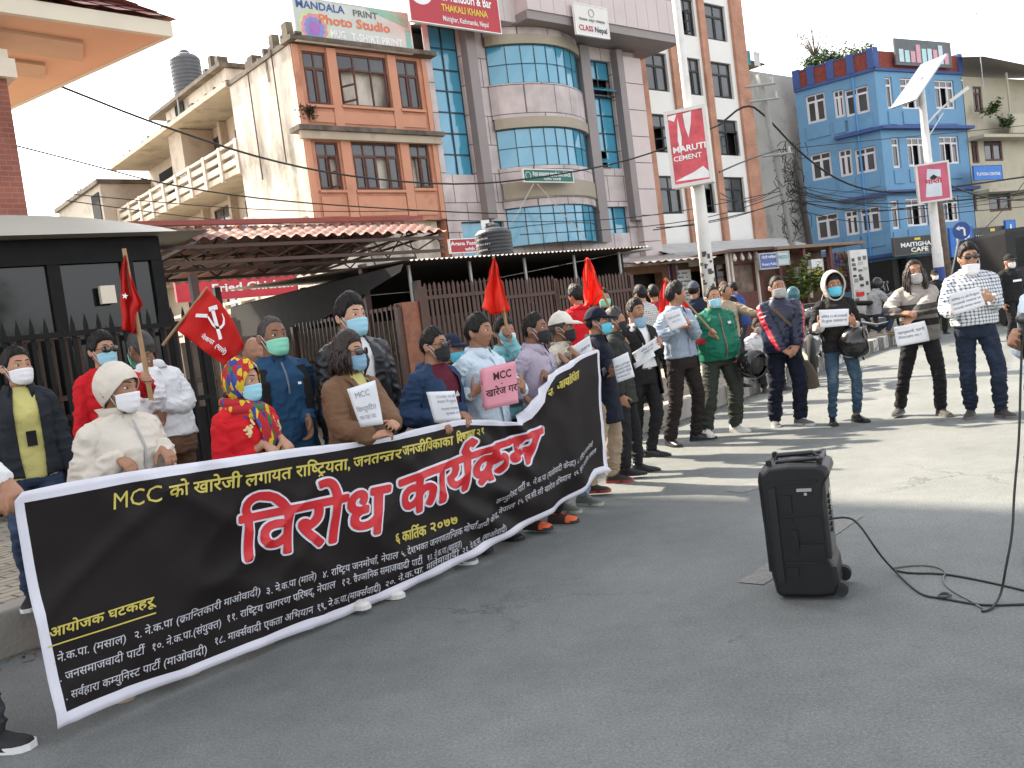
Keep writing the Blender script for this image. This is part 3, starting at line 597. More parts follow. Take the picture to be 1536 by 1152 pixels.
for i, w in enumerate(W2): win(ob, *w, .06, WFR, PANE, nx=(2, 4, 2)[i], nz=(.72,), openl=[((1, 70),), ((2, 0),), ((0, 0),)][i], fw=.06)
for w, a, c in ((W2[0], .1, .4), (W2[1], .02, .2), (W2[1], .78, .97), (W2[2], .4, .9), (W2[1], .3, .45)):
    b = MB(); x0, x1 = w[0]+(w[1]-w[0])*a, w[0]+(w[1]-w[0])*c; b.loft([[(x0+(x1-x0)*(i/10)*(1-.35*k*(1-abs(k-.5))), .20+.02*math.sin(i*2.1), w[2]+.05+(w[3]-w[2]-.3)*(1-k)) for i in range(11)] for k in np.linspace(0, 1, 8)], None, False, False); b.build('curtain', CURT, ob)
leafmass('plant', 'weed growing out of the orange brick wall', 'plant', FO.hit3(462, 165, .1), .35, 260, mat('weed', (.03, .035, .015), .8, var=.4), sz=.06, zs=.3, droop=.4, seed=4)
# ---- white building with balconies: its long side runs back from the corner
ws_ = thing('white_building', 'weathered white building with long balconies and a rooftop water tank', 'building', tuple(FSD.A), FSD.rz)
b = MB(); XW, xe = FSD.hit(347, 150)[0], FSD.hit(166, 245)[0]
wall_holes(b, 0, XW, 0, 10.75, [], 0, .15)
b.quad((XW, 0, 0), (XW, -3, 0), (XW, -3, 10.9), (XW, 0, 10.9)); b.box(.3, XW-.01, -4.7, -.01, 0, 10.7)
b.build('side_wall', WHITEW, ws_)
b = MB(); b.box(.02, XW, -.25, .06, 10.755, 10.9); b.box(.02, .35, -.2, .05, 10.905, 11.4); b.box(1.0, 1.25, -.2, .04, 10.905, 11.35); b.box(2.5, 2.9, -.3, .04, 10.905, 11.2)
for i in range(9): x = -.4+i*.42; b.box(x, x+.12, -.2, .02, 10.91, 10.98+.08*((i*7) % 3))
b.build('parapet', LEDGE, ws_)
b = MB(); x0, x1, z0, z1 = rect(FSD, (405, 122), (398, 92)); b.box(min(x0, x1), max(x0, x1), .002, .012, z0, z1); b.build('vent_grille', LEDGE, ws_)
for px_, y0, y1 in ((385, 100, 275), (420, 66, 250)):
    b = MB(); s = FSD.hit(px_, (y0+y1)/2)[0]; b.tube([(s, -.0-.05*-1, FSD.hit(px_, y0)[1]), (s+.02, .05, FSD.hit(px_, y1)[1])], .025, 6); b.build('drain_pipe', LEDGE, ws_)
# local y of this frame points away to the left; the rooms lie on the side of negative y
BW = 1.6
b = MB(); wall_holes(b, XW, xe, 0, 10.9, [], -BW, .1); b.quad((xe, -BW, 0), (xe, -8, 0), (xe, -8, 10.9), (xe, -BW, 10.9)); b.build('back_wall', mat('cream_wall', (.58, .50, .40), .85, var=.08, vs=1.2, col2=(.30, .25, .19), c2s=1, c2t=(.55, .8)), ws_)
SOFF = mat('balcony_concrete', (.50, .43, .34), .85, var=.1, vs=1.4, bump=.3, bs=20, col2=(.24, .20, .16), c2s=1.3, c2t=(.52, .76))
for z, t in ((10.78, .16), (7.95, .2), (5.3, .2), (2.7, .2)): b = MB(); b.box(XW+.01, xe, -BW+.01, .12 if z > 10 else .0, z, z+t); b.build('floor_slab', SOFF, ws_)
b = MB()
for i in range(16): x = XW+i*.76; b.box(x+.1*((i*3) % 4), x+.34, -.25, .10, 10.945, 10.98+.035*((i*5) % 3))
b.build('roof_edge', LEDGE, ws_)
for zf in (8.15, 5.5, 2.9):
    b = MB(); n = 9
    for i in range(n+1): x = XW+.12+(xe-XW-.25)*i/n; b.box(x-.10, x+.10, -.12, .06, zf-.25, zf+.92)
    b.box(XW+.01, xe, -.10, .04, zf+.80, zf+.90); b.box(XW+.01, xe, -.085, .01, zf+.47, zf+.66); b.box(XW+.01, xe, -.085, .01, zf+.10, zf+.32); b.build('balcony_rail', mat('rail_concrete', (.62, .56, .46), .85, var=.1, vs=2, col2=(.25, .21, .17), c2s=2, c2t=(.55, .75)), ws_)
    for x, w, h in ((4.8, 1.3, 1.6), (6.8, 1.1, 2.1), (9.2, 1.6, 1.5), (12.0, 1.0, 2.1), (13.6, 1.3, 1.4)):
        z0 = zf+(.0 if h > 2 else .75); win(ws_, x, x+w, z0, z0+h, -BW-.03+.05-.04, WFR, PANE, nx=2, nz=(.75,), fw=.06)
    for x in (6.2, 8.7, 11.4): b = MB(); b.box(x-.11, x+.11, -BW+.01, -BW+.3, zf, zf+2.6); b.build('pier', SOFF, ws_)
b = MB(); xd = FSD.hit(196, 268)[0]; b.box(xd-1.1, xd+.9, -BW+.012, -BW+.05, 8.16, 10.35); b.build('doorway', DARKIN, ws_)
b = MB(); xd = FSD.hit(310, 215)[0]; b.box(xd-.8, xd+.5, -BW+.012, -BW+.05, 8.16, 10.2); b.build('doorway', DARKIN, ws_)
b = MB(); b.box(9.9, 11.2, -BW+.02, -.3, 8.15, 10.75); b.build('partition_wall', SOFF, ws_)
b = MB()                                                        # washing on the lower balcony
for i, (c, w, h) in enumerate((((.6, .58, .55), .5, .75), ((.12, .2, .4), .35, .5), ((.5, .12, .1), .4, .6), ((.7, .7, .7), .3, .6))): x = 3.9+i*.55; b.loft([[(x+w*k/6, .09+.03*math.sin(k*1.7+i), 6.35-h*j/5) for k in range(7)] for j in range(6)], cm(c, .85), False, False)
b.build('washing', None, ws_)
x0, z0 = FSD.hit(330, 100, 0); b = MB(); xp0, xp1 = FSD.hit(338, 105, 1.2)[0], FSD.hit(243, 135, 1.2)[0]; b.box(xp0, xp1, -4.6, -1.2, 10.95, 12.3); b.build('penthouse', WHITEW, ws_)
b = MB(); b.box(xp0-.2, xp1+1.2, -4.9, -.9, 12.305, 12.45); b.build('penthouse_slab', LEDGE, ws_)
b = MB(); xq = FSD.hit(266, 135, 1.2)[0]; b.box(xq-.45, xq+.45, -1.199, -1.15, 10.95, 12.25); b.build('penthouse_door', DARKIN, ws_)
b = MB(); [b.box(xp0+x, xp0+x+.25, -1.4, -1.0, 12.455, 12.65+h) for x, h in ((.1, .1), (.7, .3), (1.3, .0))]; b.build('roof_block', LEDGE, ws_)
b = MB(); b.tube([FSD_ for FSD_ in ((xq-.5, -.9, 10.95), (xq-.5, -1.0, 13.6))], .04, 8); b.build('roof_pipe', GALV, ws_)
wt = np.array(FSD.A)+FSD.d*FSD.hit(277, 90, 1.5)[0]+FSD.n*1.5
tank('water_tank', 'dark ribbed water tank high on the white building roof', (wt[0], wt[1], 12.46), .60, 1.75, mat('grey_plastic', (.10, .11, .12), .5, var=.1, vs=4))
for w_ in (0, 1): pass
# lower block at the far left end
lb = thing('rear_building', 'low beige block with a weedy roof left of the balconies', 'building', tuple(FSD.A+FSD.d*xe), FSD.rz)
b = MB(); b.box(.02, 7.0, -6, .6, 0, 10.2); b.build('wall', mat('stained_beige', (.46, .41, .34), .85, var=.08, vs=.9, col2=(.24, .21, .18), c2s=.6, c2t=(.5, .75)), lb)
b = MB(); b.box(-.1, 7.2, -6, .75, 10.205, 10.4); b.box(7.01, 9.5, -3, .3, 0, 9.6); b.build('roof', LEDGE, lb)
b = MB(); x = .3; b.box(x, x+1.1, .601, .64, 8.3, 9.9); b.build('opening', DARKIN, lb)
q = FSD.A+FSD.d*(xe+4.2); leafmass('plant', 'dry weeds on the roof of the low beige block', 'plant', (q[0], q[1], 10.35), .7, 260, mat('dry_weed', (.11, .09, .05), .9, var=.3), sz=.08, zs=.5, seed=9)
# ---- office block with curved bands of blue glass
CL = brickmat('cladding', (.52, .445, .43), (.49, .42, .405), (.15, .12, .12), w=.95, h=1.0, msize=.018, rough=.45, bump=.2)
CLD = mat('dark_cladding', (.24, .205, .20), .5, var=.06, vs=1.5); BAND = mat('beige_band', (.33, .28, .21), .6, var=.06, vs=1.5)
FC2 = Fac(FO.A+FO.d*5.3, 50); sh0 = 5.3
oc = thing('office_building', 'grey office block with curved bands of blue glass', 'building', tuple(FC2.A), FC2.rz)
X = lambda s: s-sh0
xr2 = X(15.85); xb0, xb1 = X(7.95), X(12.4)
b = MB()
holes = [(X(5.55), X(6.8), 6.95, 11.95), (X(13.0), X(14.35), 7.3, 11.5), (X(13.0), X(14.35), 4.75, 5.8), (X(5.9), X(7.1), 4.0, 5.35), (X(7.35), X(7.8), 4.2, 5.35)]
wall_holes(b, .02, xr2-.02, 0, 12.0, holes, 0, .35); b.quad((xr2-.02, 0, 0), (xr2-.02, 10, 0), (xr2-.02, 10, 13.6), (xr2-.02, 0, 13.6)); b.build('wall', CL, oc)
b = MB()                                                        # dark piers beside the glass strips
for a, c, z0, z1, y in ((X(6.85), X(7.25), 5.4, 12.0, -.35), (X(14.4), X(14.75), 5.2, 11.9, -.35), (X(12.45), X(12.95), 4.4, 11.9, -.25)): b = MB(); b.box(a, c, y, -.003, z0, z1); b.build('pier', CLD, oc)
b = MB(); [b.box(X(14.8), X(15.84), -.30, -.004, z, z+1.02) for z in np.arange(1.2, 11.2, 1.05)]; b.build('corner_pier', mat('pink_cladding', (.53, .44, .42), .45, var=.06, vs=1.2), oc)
def bulge(u): return -.95*math.sin(math.pi*u)**.75 if 0 < u < 1 else 0.0
def cband(mb, z0, z1, off, n=24, a=xb0-.1, c=xb1+.1, m=None, thick=.25):
    f = lambda i, o: (a+(c-a)*i/n, bulge(i/n)-o-.02)
    out = [f(i, off) for i in range(n+1)]; inn = [f(i, off-thick) for i in range(n+1)]
    mb.loft([[(x, y, z0) for x, y in out], [(x, y, z1) for x, y in out], [(x, y+thick, z1) for x, y in out], [(x, y+thick, z0) for x, y in out], [(x, y, z0) for x, y in out]], m, False, False)
levels = [('b', 2.6, 3.4), ('g', 4.4, 5.75), ('c', 5.75, 6.05), ('t', 6.05, 6.62), ('c', 6.62, 7.15), ('g', 7.15, 8.5), ('t', 8.5, 8.86), ('c', 8.86, 10.05), ('g', 10.05, 11.4), ('t', 11.4, 11.72), ('c', 11.72, 12.15)]
for k, z0, z1 in levels:
    b = MB()
    if k == 'c': cband(b, z0, z1, .03); b.build('cladding_band', CL, oc)
    if k in 'tb': cband(b, z0, z1, .10); b.build('beige_band', BAND, oc)
    if k == 'g':
        n = 9
        for i in range(n):
            a, c = xb0+(xb1-xb0)*i/n, xb0+(xb1-xb0)*(i+1)/n; ya, yc = bulge(i/n), bulge((i+1)/n); zm = (z0+z1)/2
            for q0, q1 in ((z0, zm), (zm, z1)): j = rnd.uniform(-.012, .012); b.quad((a, ya-.01+j, q0), (c, yc-.01-j, q0), (c, yc-.01+j*.5, q1), (a, ya-.01-j*.5, q1))
        g_ = b.build('curved_glass', BLUEGL, oc); b = MB()
        for i in range(n+1):
            if i % 1 == 0: a, ya = xb0+(xb1-xb0)*i/n, bulge(i/n); b.box(a-.010, a+.010, ya-.04, ya-.016, z0, z1)
        for zz in (z0+.01, (z0+z1)/2, z1-.03): pts = [(xb0+(xb1-xb0)*i/n, bulge(i/n)-.045, zz) for i in range(n+1)]; b.tube(pts, .010, 4)
        b.build('mullion', cm((.04, .08, .10), .4), g_)
def gstrip(x0, x1, z0, z1, nx, nz, nm='glass_strip', y=.20, opens=()):
    b = MB()
    for i in range(nx):
        for j in range(nz):
            if (i, j) in opens: continue
            a, c = x0+(x1-x0)*i/nx, x0+(x1-x0)*(i+1)/nx; q0, q1 = z0+(z1-z0)*j/nz, z0+(z1-z0)*(j+1)/nz; t = rnd.uniform(-.01, .01); b.quad((a, y+t, q0), (c, y-t, q0), (c, y+t, q1), (a, y, q1))
    o = b.build(nm, BLUEGL, oc); b = MB()
    for i in range(nx+1): a = x0+(x1-x0)*i/nx; b.box(a-.018, a+.018, y-.05, y-.012, z0, z1)
    for j in range(nz+1): q = z0+(z1-z0)*j/nz; b.box(x0, x1, y-.046, y-.013, q-.018, q+.018)
    b.build('mullion', cm((.02, .03, .04), .4), o)
    for i, j in opens:
        a, c = x0+(x1-x0)*i/nx, x0+(x1-x0)*(i+1)/nx; q0, q1 = z0+(z1-z0)*j/nz, z0+(z1-z0)*(j+1)/nz; b = MB(); b.quad((a, y+.3, q0), (c, y+.3, q0), (c, y+.3, q1), (a, y+.3, q1), DARKIN); b.obox(((a+c)/2, y-.22, (q0+q1)/2-.06), ((c-a)/2, 0, 0), (0, .18, .10), (0, -.012, .02), BLUEGL); b.obox(((a+c)/2, y-.22, q0+.02), ((c-a)/2, 0, 0), (0, .02, 0), (0, 0, .025), cm((.02, .03, .04), .4)); b.build('open_light', None, o)
gstrip(X(5.55), X(6.8), 6.95, 11.95, 2, 7); gstrip(X(13.0), X(14.35), 7.3, 11.5, 2, 6, opens=((0, 4), (1, 4), (0, 0)))
gstrip(X(13.0), X(14.35), 4.75, 5.8, 2, 1); gstrip(X(5.9), X(7.1), 4.0, 5.35, 1, 1); gstrip(X(7.35), X(7.8), 4.2, 5.35, 1, 1)
b = MB(); x0, x1, z0, z1 = X(8.75), X(16.95), 12.3, 13.62
for i in range(13): a = x0+(x1-x0)*i/13; b.box(a+.008, a+(x1-x0)/13-.008, -1.55, .5, z0, z1)
b.build('parapet', mat('parapet_panel', (.52, .44, .425), .5, var=.05, vs=1), oc)
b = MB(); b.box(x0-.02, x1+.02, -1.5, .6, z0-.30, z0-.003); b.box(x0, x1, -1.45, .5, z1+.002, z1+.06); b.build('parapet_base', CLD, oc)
b = MB(); 
for i in range(5): a = X(5.35)+i*.72; b.box(a+.006, a+.714, -.9, .5, 12.05, 13.9)
b.build('upper_panel', mat('upper_panel', (.52, .46, .44), .5, var=.05, vs=1), oc)
b = MB(); b.box(.05, xr2, .6, 9, 12.0, 12.1); b.box(.2, xr2-.3, .8, 9, 0, 11.9); b.build('core', DARKIN, oc)
b = MB(); b.box(X(14.2), X(16.0), -2.2, -.02, 3.5, 3.62); b.box(X(12.2), X(14.2), -1.2, -.02, 3.9, 4.0); b.build('awning', mat('grey_sheet', (.36, .36, .35), .6, var=.1), oc)
for px_, m2 in ((905, LEAFY), (938, LEAF), (925, LEAF), (890, LEAF), (950, LEAFY)):
    q = FO.hit3(px_, 18, 1.0); leafmass('plant', {905: 'yellowish plant on the office parapet behind the white square sign', 938: 'broad green plant on the office parapet near its right end', 925: 'feathery green plant between others on the office parapet', 890: 'small green plant at the left on the office parapet', 950: 'pale plant at the right corner of the office parapet'}[px_], 'plant', (q[0], q[1], 13.66), .35, 240, LEAF, sz=.09, zs=.7, m2=m2, seed=px_, group=None)
b = MB(); o = thing('water_tank', 'blue plastic tank on the office roof behind the parapet', 'water tank', tuple(FO.hit3(845, 2, -1.5)*np.array((1, 1, 0))+V3((0, 0, 13.3))), FO.rz)
b.lathe([(.75, 0), (.8, .1), (.8, 1.1), (.5, 1.4)], 20); b.build('body', cm((.03, .06, .30), .4), o)
# ---- tall white building with brown brick strips
TB = brickmat('brown_brick', (.50, .26, .175), (.46, .235, .155), (.34, .19, .13), w=.24, h=.08, msize=.006, bump=.2); TW = mat('white_render', (.72, .70, .66), .75, var=.03, vs=1)
sT = 16.5; FT = Fac(FO.A+FO.d*sT-FO.n*.9, 50)
tw_ = thing('tall_building', 'tall white building with brown brick strips and dark windows', 'building', tuple(FT.A), FT.rz)
cols = [rect(FT, (982+13, 135), (968+33, 82)), rect(FT, (1036+10, 139), (1023+20, 87)), rect(FT, (1078+8, 141), (1068+22, 89))]
cols = [(FT.hit(970, 110)[0], FT.hit(1002, 110)[0]), (FT.hit(1030, 113)[0], FT.hit(1052, 113)[0]), (FT.hit(1068, 115)[0], FT.hit(1098, 115)[0])]
rows_ = []
for pxy in ((20, None), ): pass
zz = [FT.hit(985, 136)[1], FT.hit(985, 82)[1], FT.hit(1000, 229)[1], FT.hit(1000, 177)[1]]
H_ = (zz[1]-zz[0])*1.06; dz_ = (zz[0]-zz[2])
holes = []
for r in range(-2, 4):
    for c in cols: holes.append((c[0], c[1], zz[0]-dz_*(-r+1)+dz_ if False else zz[0]+dz_*(r-1), zz[0]+dz_*(r-1)+H_))
xR = FT.hit(1127, 172)[0]; xl_ = -.9
b = MB(); wall_holes(b, xl_, xR, 0, 19.5, [h for h in holes if h[2] > 3.0], 0, .25); b.quad((xR, 0, 0), (xR, 10, 0), (xR, 10, 19.5), (xR, 0, 19.5)); b.build('wall', TW, tw_)
strips = [(xl_, cols[0][0]-.16), (cols[0][1]+.20, cols[1][0]-.22), (cols[1][1]+.18, cols[2][0]-.18), (cols[2][1]+.30, xR)]
b = MB()
for a, c in strips:
    if c > a: b = MB(); b.box(a, c, -.14, -.004, 3.6, 19.5); b.build('brick_strip', TB, tw_)
b = MB(); b.box(xl_+.1, xR-.1, .5, 9.8, 0, 19.3); b.build('inside', DARKIN, tw_)
WBL = mat('dark_window_frame', (.018, .016, .016), .5)
for i, h in enumerate([h for h in holes if h[2] > 3.0]): win(tw_, *h, .12, WBL, PANE, nx=2, nz=(.68,), fw=.07, openl=(((1, -40),) if i % 4 == 1 else (((0, 50),) if i % 7 == 3 else ())))
b = MB(); b.box(xl_, xR+1.0, -2.6, -.15, 3.3, 3.42); b.add([(xl_, -2.6, 3.42), (xR+1, -2.6, 3.42), (xR+1, -.16, 4.3), (xl_, -.16, 4.3)], [(0, 1, 2, 3)]); b.build('awning', mat('pale_awning', (.46, .46, .45), .65, var=.12, vs=1.5), tw_)
b = MB(); b.box(xl_, xR, -.6, -.02, 0, 3.3); b.build('ground_storey', BRW, tw_)
b = MB(); b.box(xR-.1, xR+1.25, 2, 4.0, 13.2, 14.6); 
b.build('red_roof_room', mat('red_brick', (.26, .05, .04), .8, var=.15), tw_)
# ---- grey party wall and roof garden between the tall building and the blue one
xg0, xg1 = xR+.02, FT.hit(1204, 250)[0]+1.2
pw = thing('grey_building', 'bare grey cement wall between the tall white building and the blue one', 'building', tuple(FT.A), FT.rz)
zg = FT.hit(1165, 108)[1]
b = MB(); b.box(xg0, xg1, .3, 9, 0, zg); b.build('wall', mat('cement_wall', (.34, .325, .295), .9, var=.12, vs=.9, bump=.3, bs=14, col2=(.17, .155, .14), c2s=.7, c2t=(.5, .72)), pw)
b = MB(); b.box(xg0-.6, xg1, 3.6, 9, zg+.005, zg+1.5); b.build('roof_room', mat('red_brick_dark', (.15, .045, .035), .85, var=.2, vs=4), pw)
b = MB(); b.obox(((xg0+xg1)/2+1.0, 4.5, zg+1.75), (2.6, 0, -.15), (0, 1.6, 0), (0, 0, .03)); b.build('sheet_roof', LEDGE, pw)
b = MB()
for i, c in enumerate(((.55, .2, .25), (.06, .2, .25), (.5, .5, .5))): x = xg0+.5+i*.8; b.loft([[(x+.5*k/5, .9+.03*math.sin(k*2), zg+1.25-.7*j/4) for k in range(6)] for j in range(5)], cm(c, .85), False, False)
b.build('washing', None, pw)
for i, (px_, py_, r, n, m2) in enumerate(((1218, 98, 1.0, 900, LEAF), (1252, 92, .9, 760, LEAFY), (1285, 84, 1.0, 900, LEAFY), (1238, 90, .8, 520, LEAF))):
    q = FT.hit3(px_, py_, -2.0); leafmass('plant', ('dark green roof plant beside the red roof room', 'yellow green roof plant above the blue parapet', 'tall pale roof plant on the blue building corner', 'small roof plant between two taller ones')[i], 'plant', (q[0], q[1], q[2]-.3), r, n, LEAF, sz=.11, zs=.5, m2=m2, seed=20+i)
q = FT.hit3(1222, 80, -2.0); o = thing('tree', 'thin sparse tree standing on the roof against the sky', 'tree', tuple(q-ZA_*.3)); b = MB(); lf = MB(); rr = random.Random(31)
for i in range(26):
    a = rr.uniform(0, 6.3); tp = V3((math.cos(a)*rr.uniform(.2, 1.6), math.sin(a)*rr.uniform(.2, 1.4), rr.uniform(.9, 2.2))); b.tube([(0, 0, 0), tp*.5+V3((0, 0, .25)), tp], [.03, .015, .005], 5)
    for k in range(22): p = tp*rr.uniform(.6, 1.08)+V3((rr.gauss(0, .12), rr.gauss(0, .12), rr.gauss(0, .12))); u = V3((rr.uniform(-1, 1), rr.uniform(-1, 1), rr.uniform(-1, 1)))*.075; lf.add([p-u, p+V3((u[1], -u[0], u[2]))*.5, p+u], [(0, 1, 2)])
b.build('trunk', cm((.12, .08, .06), .9), o); lf.build('crown', mat('red_leaf', (.16, .10, .08), .7, var=.3), o)
# ---- blue building
BL = mat('blue_paint', (.135, .28, .435), .75, var=.06, vs=1.1, col2=(.075, .18, .31), c2s=.7, c2t=(.55, .8)); BLD = mat('blue_trim', (.045, .085, .24), .7, var=.08)
PVC = mat('white_frame', (.66, .63, .64), .45, var=.03); REDP = mat('red_parapet', (.20, .045, .03), .85, var=.3, vs=12)
cB = D(1326, 250, 43.0); cL2 = D(1204, 250, 45.5); dL = cL2-cB; degL = math.degrees(math.atan2(-dL[0], -dL[1]))
FBL = Fac(cL2, degL); FBR = Fac(cB, 60); LL = float(np.linalg.norm((cB-cL2)[:2]))
bb_ = thing('blue_building', 'bright blue corner building with white window frames and a red parapet', 'building', tuple(FBL.A), FBL.rz)
zl = [FBR.hit(1330, 381)[1], FBR.hit(1330, 288)[1], FBR.hit(1330, 191)[1], FBR.hit(1330, 112)[1]]
zP0, zP1 = FBR.hit(1335, 103)[1], FBR.hit(1335, 78)[1]
hl = [rect(FBL, (1212, 187), (1236, 137)), rect(FBL, (1270, 176), (1301, 127)), rect(FBL, (1253, 178), (1264, 133)), rect(FBL, (1219, 272), (1245, 226)), rect(FBL, (1285, 262), (1312, 218)), rect(FBL, (1261, 266), (1276, 222)), rect(FBL, (1227, 361), (1256, 318)), rect(FBL, (1293, 350), (1319, 308)), rect(FBL, (1270, 354), (1286, 314))]
b = MB(); wall_holes(b, 0, LL, 0, zP0, hl, 0, .2); b.build('left_wall', BL, bb_)
def sub(F, parent):                                            # a frame for the second face
    o = bpy.data.objects.new('right_face', None); COL.objects.link(o); o.parent = parent; return o
MI = (Matrix.Translation(tuple(FBL.A)) @ Matrix.Rotation(FBL.rz, 4, 'Z')).inverted() @ (Matrix.Translation(tuple(FBR.A)) @ Matrix.Rotation(FBR.rz, 4, 'Z'))
xe2 = FBR.hit(1449, 190)[0]
hr_ = [rect(FBR, (1332, 163), (1337, 116)), rect(FBR, (1354, 163), (1382, 118)), rect(FBR, (1405, 163), (1430, 121)), rect(FBR, (1341, 252), (1348, 206)), rect(FBR, (1364, 250), (1388, 206)), rect(FBR, (1412, 246), (1437, 204)), rect(FBR, (1340, 344), (1347, 300)), rect(FBR, (1362, 340), (1390, 296)), rect(FBR, (1418, 333), (1437, 293))]
def place(o): o.matrix_parent_inverse = Matrix.Identity(4); o.matrix_local = MI; return o
b = MB(); wall_holes(b, 0, xe2, 0, zP0, hr_, 0, .2); b.quad((xe2, 0, 0), (xe2, 8, 0), (xe2, 8, zP0), (xe2, 0, zP0)); place(b.build('right_wall', BL, bb_))
for z in zl[:3]: b = MB(); b.box(-.2, xe2+.2, -.35, -.003, z-.12, z+.03); place(b.build('ledge', BLD, bb_)); b = MB(); b.box(LL*.46, LL+.25, -.3, -.003, z-.13, z+.02); b.build('ledge', BLD, bb_)
b = MB(); n = 5
for i in range(4): b.box(.1+i*LL/4, (i+1)*LL/4-.25, -.05, .1, zP0, zP1)
b.build('parapet', REDP, bb_); b = MB()
for i in range(5): x = i*LL/4-.25+(.25 if i == 0 else 0); b.box(x, x+.35, -.12, .18, zP0, zP1+.12)
b.box(0, LL, -.1, .15, zP0-.14, zP0-.002); b.box(0, LL, -.08, .12, zP1+.002, zP1+.06); b.build('parapet_post', BLD, bb_)
b = MB(); b.box(.2, xe2-.2, -.05, .1, zP0, zP1); place(b.build('parapet', REDP, bb_)); b = MB(); b.box(-.1, .25, -.12, .2, zP0, zP1+.15); b.box(xe2-.3, xe2+.05, -.12, .2, zP0, zP1+.1); b.box(-.05, xe2, -.1, .15, zP0-.14, zP0-.002); place(b.build('parapet_post', BLD, bb_))
for i, h in enumerate(hl): win(bb_, *h, .08, PVC, PANE, nx=2, nz=(.76,), fw=.075)
for i, h in enumerate(hr_): place(win(bb_, *h, .08, PVC, PANE, nx=1 if i % 3 == 0 else 3, nz=(.76,), fw=.075, openl=((1, 0),) if i % 3 else ()))
for h in hl: b = MB(); b.box(h[0]-.1, h[1]+.1, -.05, -.004, h[2]-.75, h[2]-.12); b.build('panel', BL, bb_)
for h in hr_: b = MB(); b.box(h[0]-.05, h[1]+.05, -.05, -.004, h[2]-.75, h[2]-.12); place(b.build('panel', BL, bb_))
b = MB(); b.tube([(LL-1.0, -.08, 2.5), (LL-1.0, -.08, zP0-.2)], .05, 6); b.build('drain_pipe', cm((.08, .26, .52), .6), bb_)
b = MB(); q = [V3((0.1, .3, 0)), V3((LL-.2, .3, 0))]; b.quad((.1, .32, 0), (LL-.1, .32, 0), (LL-.1, .32, zP0-.2), (.1, .32, zP0-.2)); b.build('inside', DARKIN, bb_); b = MB(); b.quad((.1, .32, 0), (xe2-.1, .32, 0), (xe2-.1, .32, zP0-.2), (.1, .32, zP0-.2)); place(b.build('inside', DARKIN, bb_))
b = MB(); b.box(LL*.55, LL+.2, -.9, -.004, 0, zl[0]-.3); b.build('shop_front', DARKIN, bb_); b = MB(); b.box(.3, xe2, -.5, -.004, 0, zl[0]-.3); place(b.build('shop_front', DARKIN, bb_))
b = MB(); x0, x1, z0, z1 = rect(FBR, (1342, 98), (1424, 80), .2); b.box(x0, x1, -.3, -.22, z0, z1+.5, cm((.10, .11, .12), .6)); rr = random.Random(8)
for i in range(9): a = x0+(x1-x0)*(.06+.1*i); b.box(a, a+(x1-x0)*.075, -.32, -.305, z0+.15, z0+.15+rr.uniform(.5, .95), cm(rr.choice(((.4, .65, .65), (.6, .3, .35), (.6, .6, .6), (.5, .6, .65))), .6))
place(b.build('roof_board', None, bb_))
# ---- beige building at the right edge
FR_ = Fac(FBR.A+FBR.d*(xe2+.05), 60)
rb = thing('beige_building', 'beige building with a sheet metal roof at the right edge behind the street light', 'building', tuple(FR_.A), FR_.rz)
BG2 = mat('pale_beige', (.43, .39, .30), .85, var=.08, vs=1.2, col2=(.25, .22, .17), c2s=.9, c2t=(.55, .8))
hb_ = [rect(FR_, (1462, 168), (1472, 130)), rect(FR_, (1459, 245), (1466, 205)), rect(FR_, (1478, 242), (1502, 206)), rect(FR_, (1450, 318), (1464, 290)), rect(FR_, (1485, 318), (1515, 285))]
b = MB(); wall_holes(b, 0, 7, 0, zP0-.2, hb_, 0, .15); b.build('wall', BG2, rb)
for h in hb_: win(rb, *h, .06, WFR, PANE, nx=2, nz=(.75,), fw=.08)
b = MB(); b.box(0.05, 6.9, .3, 8, 0, zP0-.3); b.build('inside', DARKIN, rb)
b = MB(); [b.box(-.05, 7.3, -.9, -.004, z-.1, z+.06) for z in (zl[0]-.3, zl[1]-.3, zl[2]-.6)]; b.build('ledge', BG2, rb)
b = MB(); b.add([(-.3, -1.4, zP0+.35), (7.8, -1.9, zP0-.55), (6.5, 5, zP0+1.3), (-.5, 5, zP0+2.2)], [(0, 1, 2, 3)]); b.build('roof', mat('sheet_roof', (.15, .13, .11), .6, var=.15), rb)
b = MB(); b.box(.1, 6.8, -.7, -.01, 0, zl[0]-1.2); b.build('shop_front', DARKIN, rb)
b = MB(); [b.box(x, x+.08, -.9, -.82, zl[2]-.5, zP0-.2) for x in (2.4, 4.2, 6.8)]; b.build('balcony_post', BG2, rb); b = MB(); b.box(2.3, 6.9, -.9, -.8, zl[2]-.5, zl[2]+.5); b.build('balcony_rail', BG2, rb)
q = FR_.hit3(1489, 172, .9); leafmass('plant', 'leafy pot plant on the beige balcony', 'plant', q, .7, 300, LEAF, sz=.12, zs=.6, seed=40)
q = FR_.hit3(1513, 190, .9); leafmass('plant', 'dark bush at the right end of the beige ledge', 'plant', q, .6, 240, LEAF, sz=.12, zs=.6, seed=41)
# far low buildings closing the view on the right
far = thing('far_building', 'pale brick building far off at the right edge', 'building', tuple(D(1540, 400, 80)*np.array((1, 1, 0))), -.4); b = MB(); b.box(-5, 25, 0, 8, 0, 11.0); b.build('wall', mat('far_wall', (.40, .26, .16), .9, var=.2, vs=.5), far); b = MB(); [b.box(-4+i*2.4, -2.8+i*2.4, -.05, -.003, z, z+1.6) for i in range(8) for z in (3.0, 6.2)]; b.build('window', PANE, far)
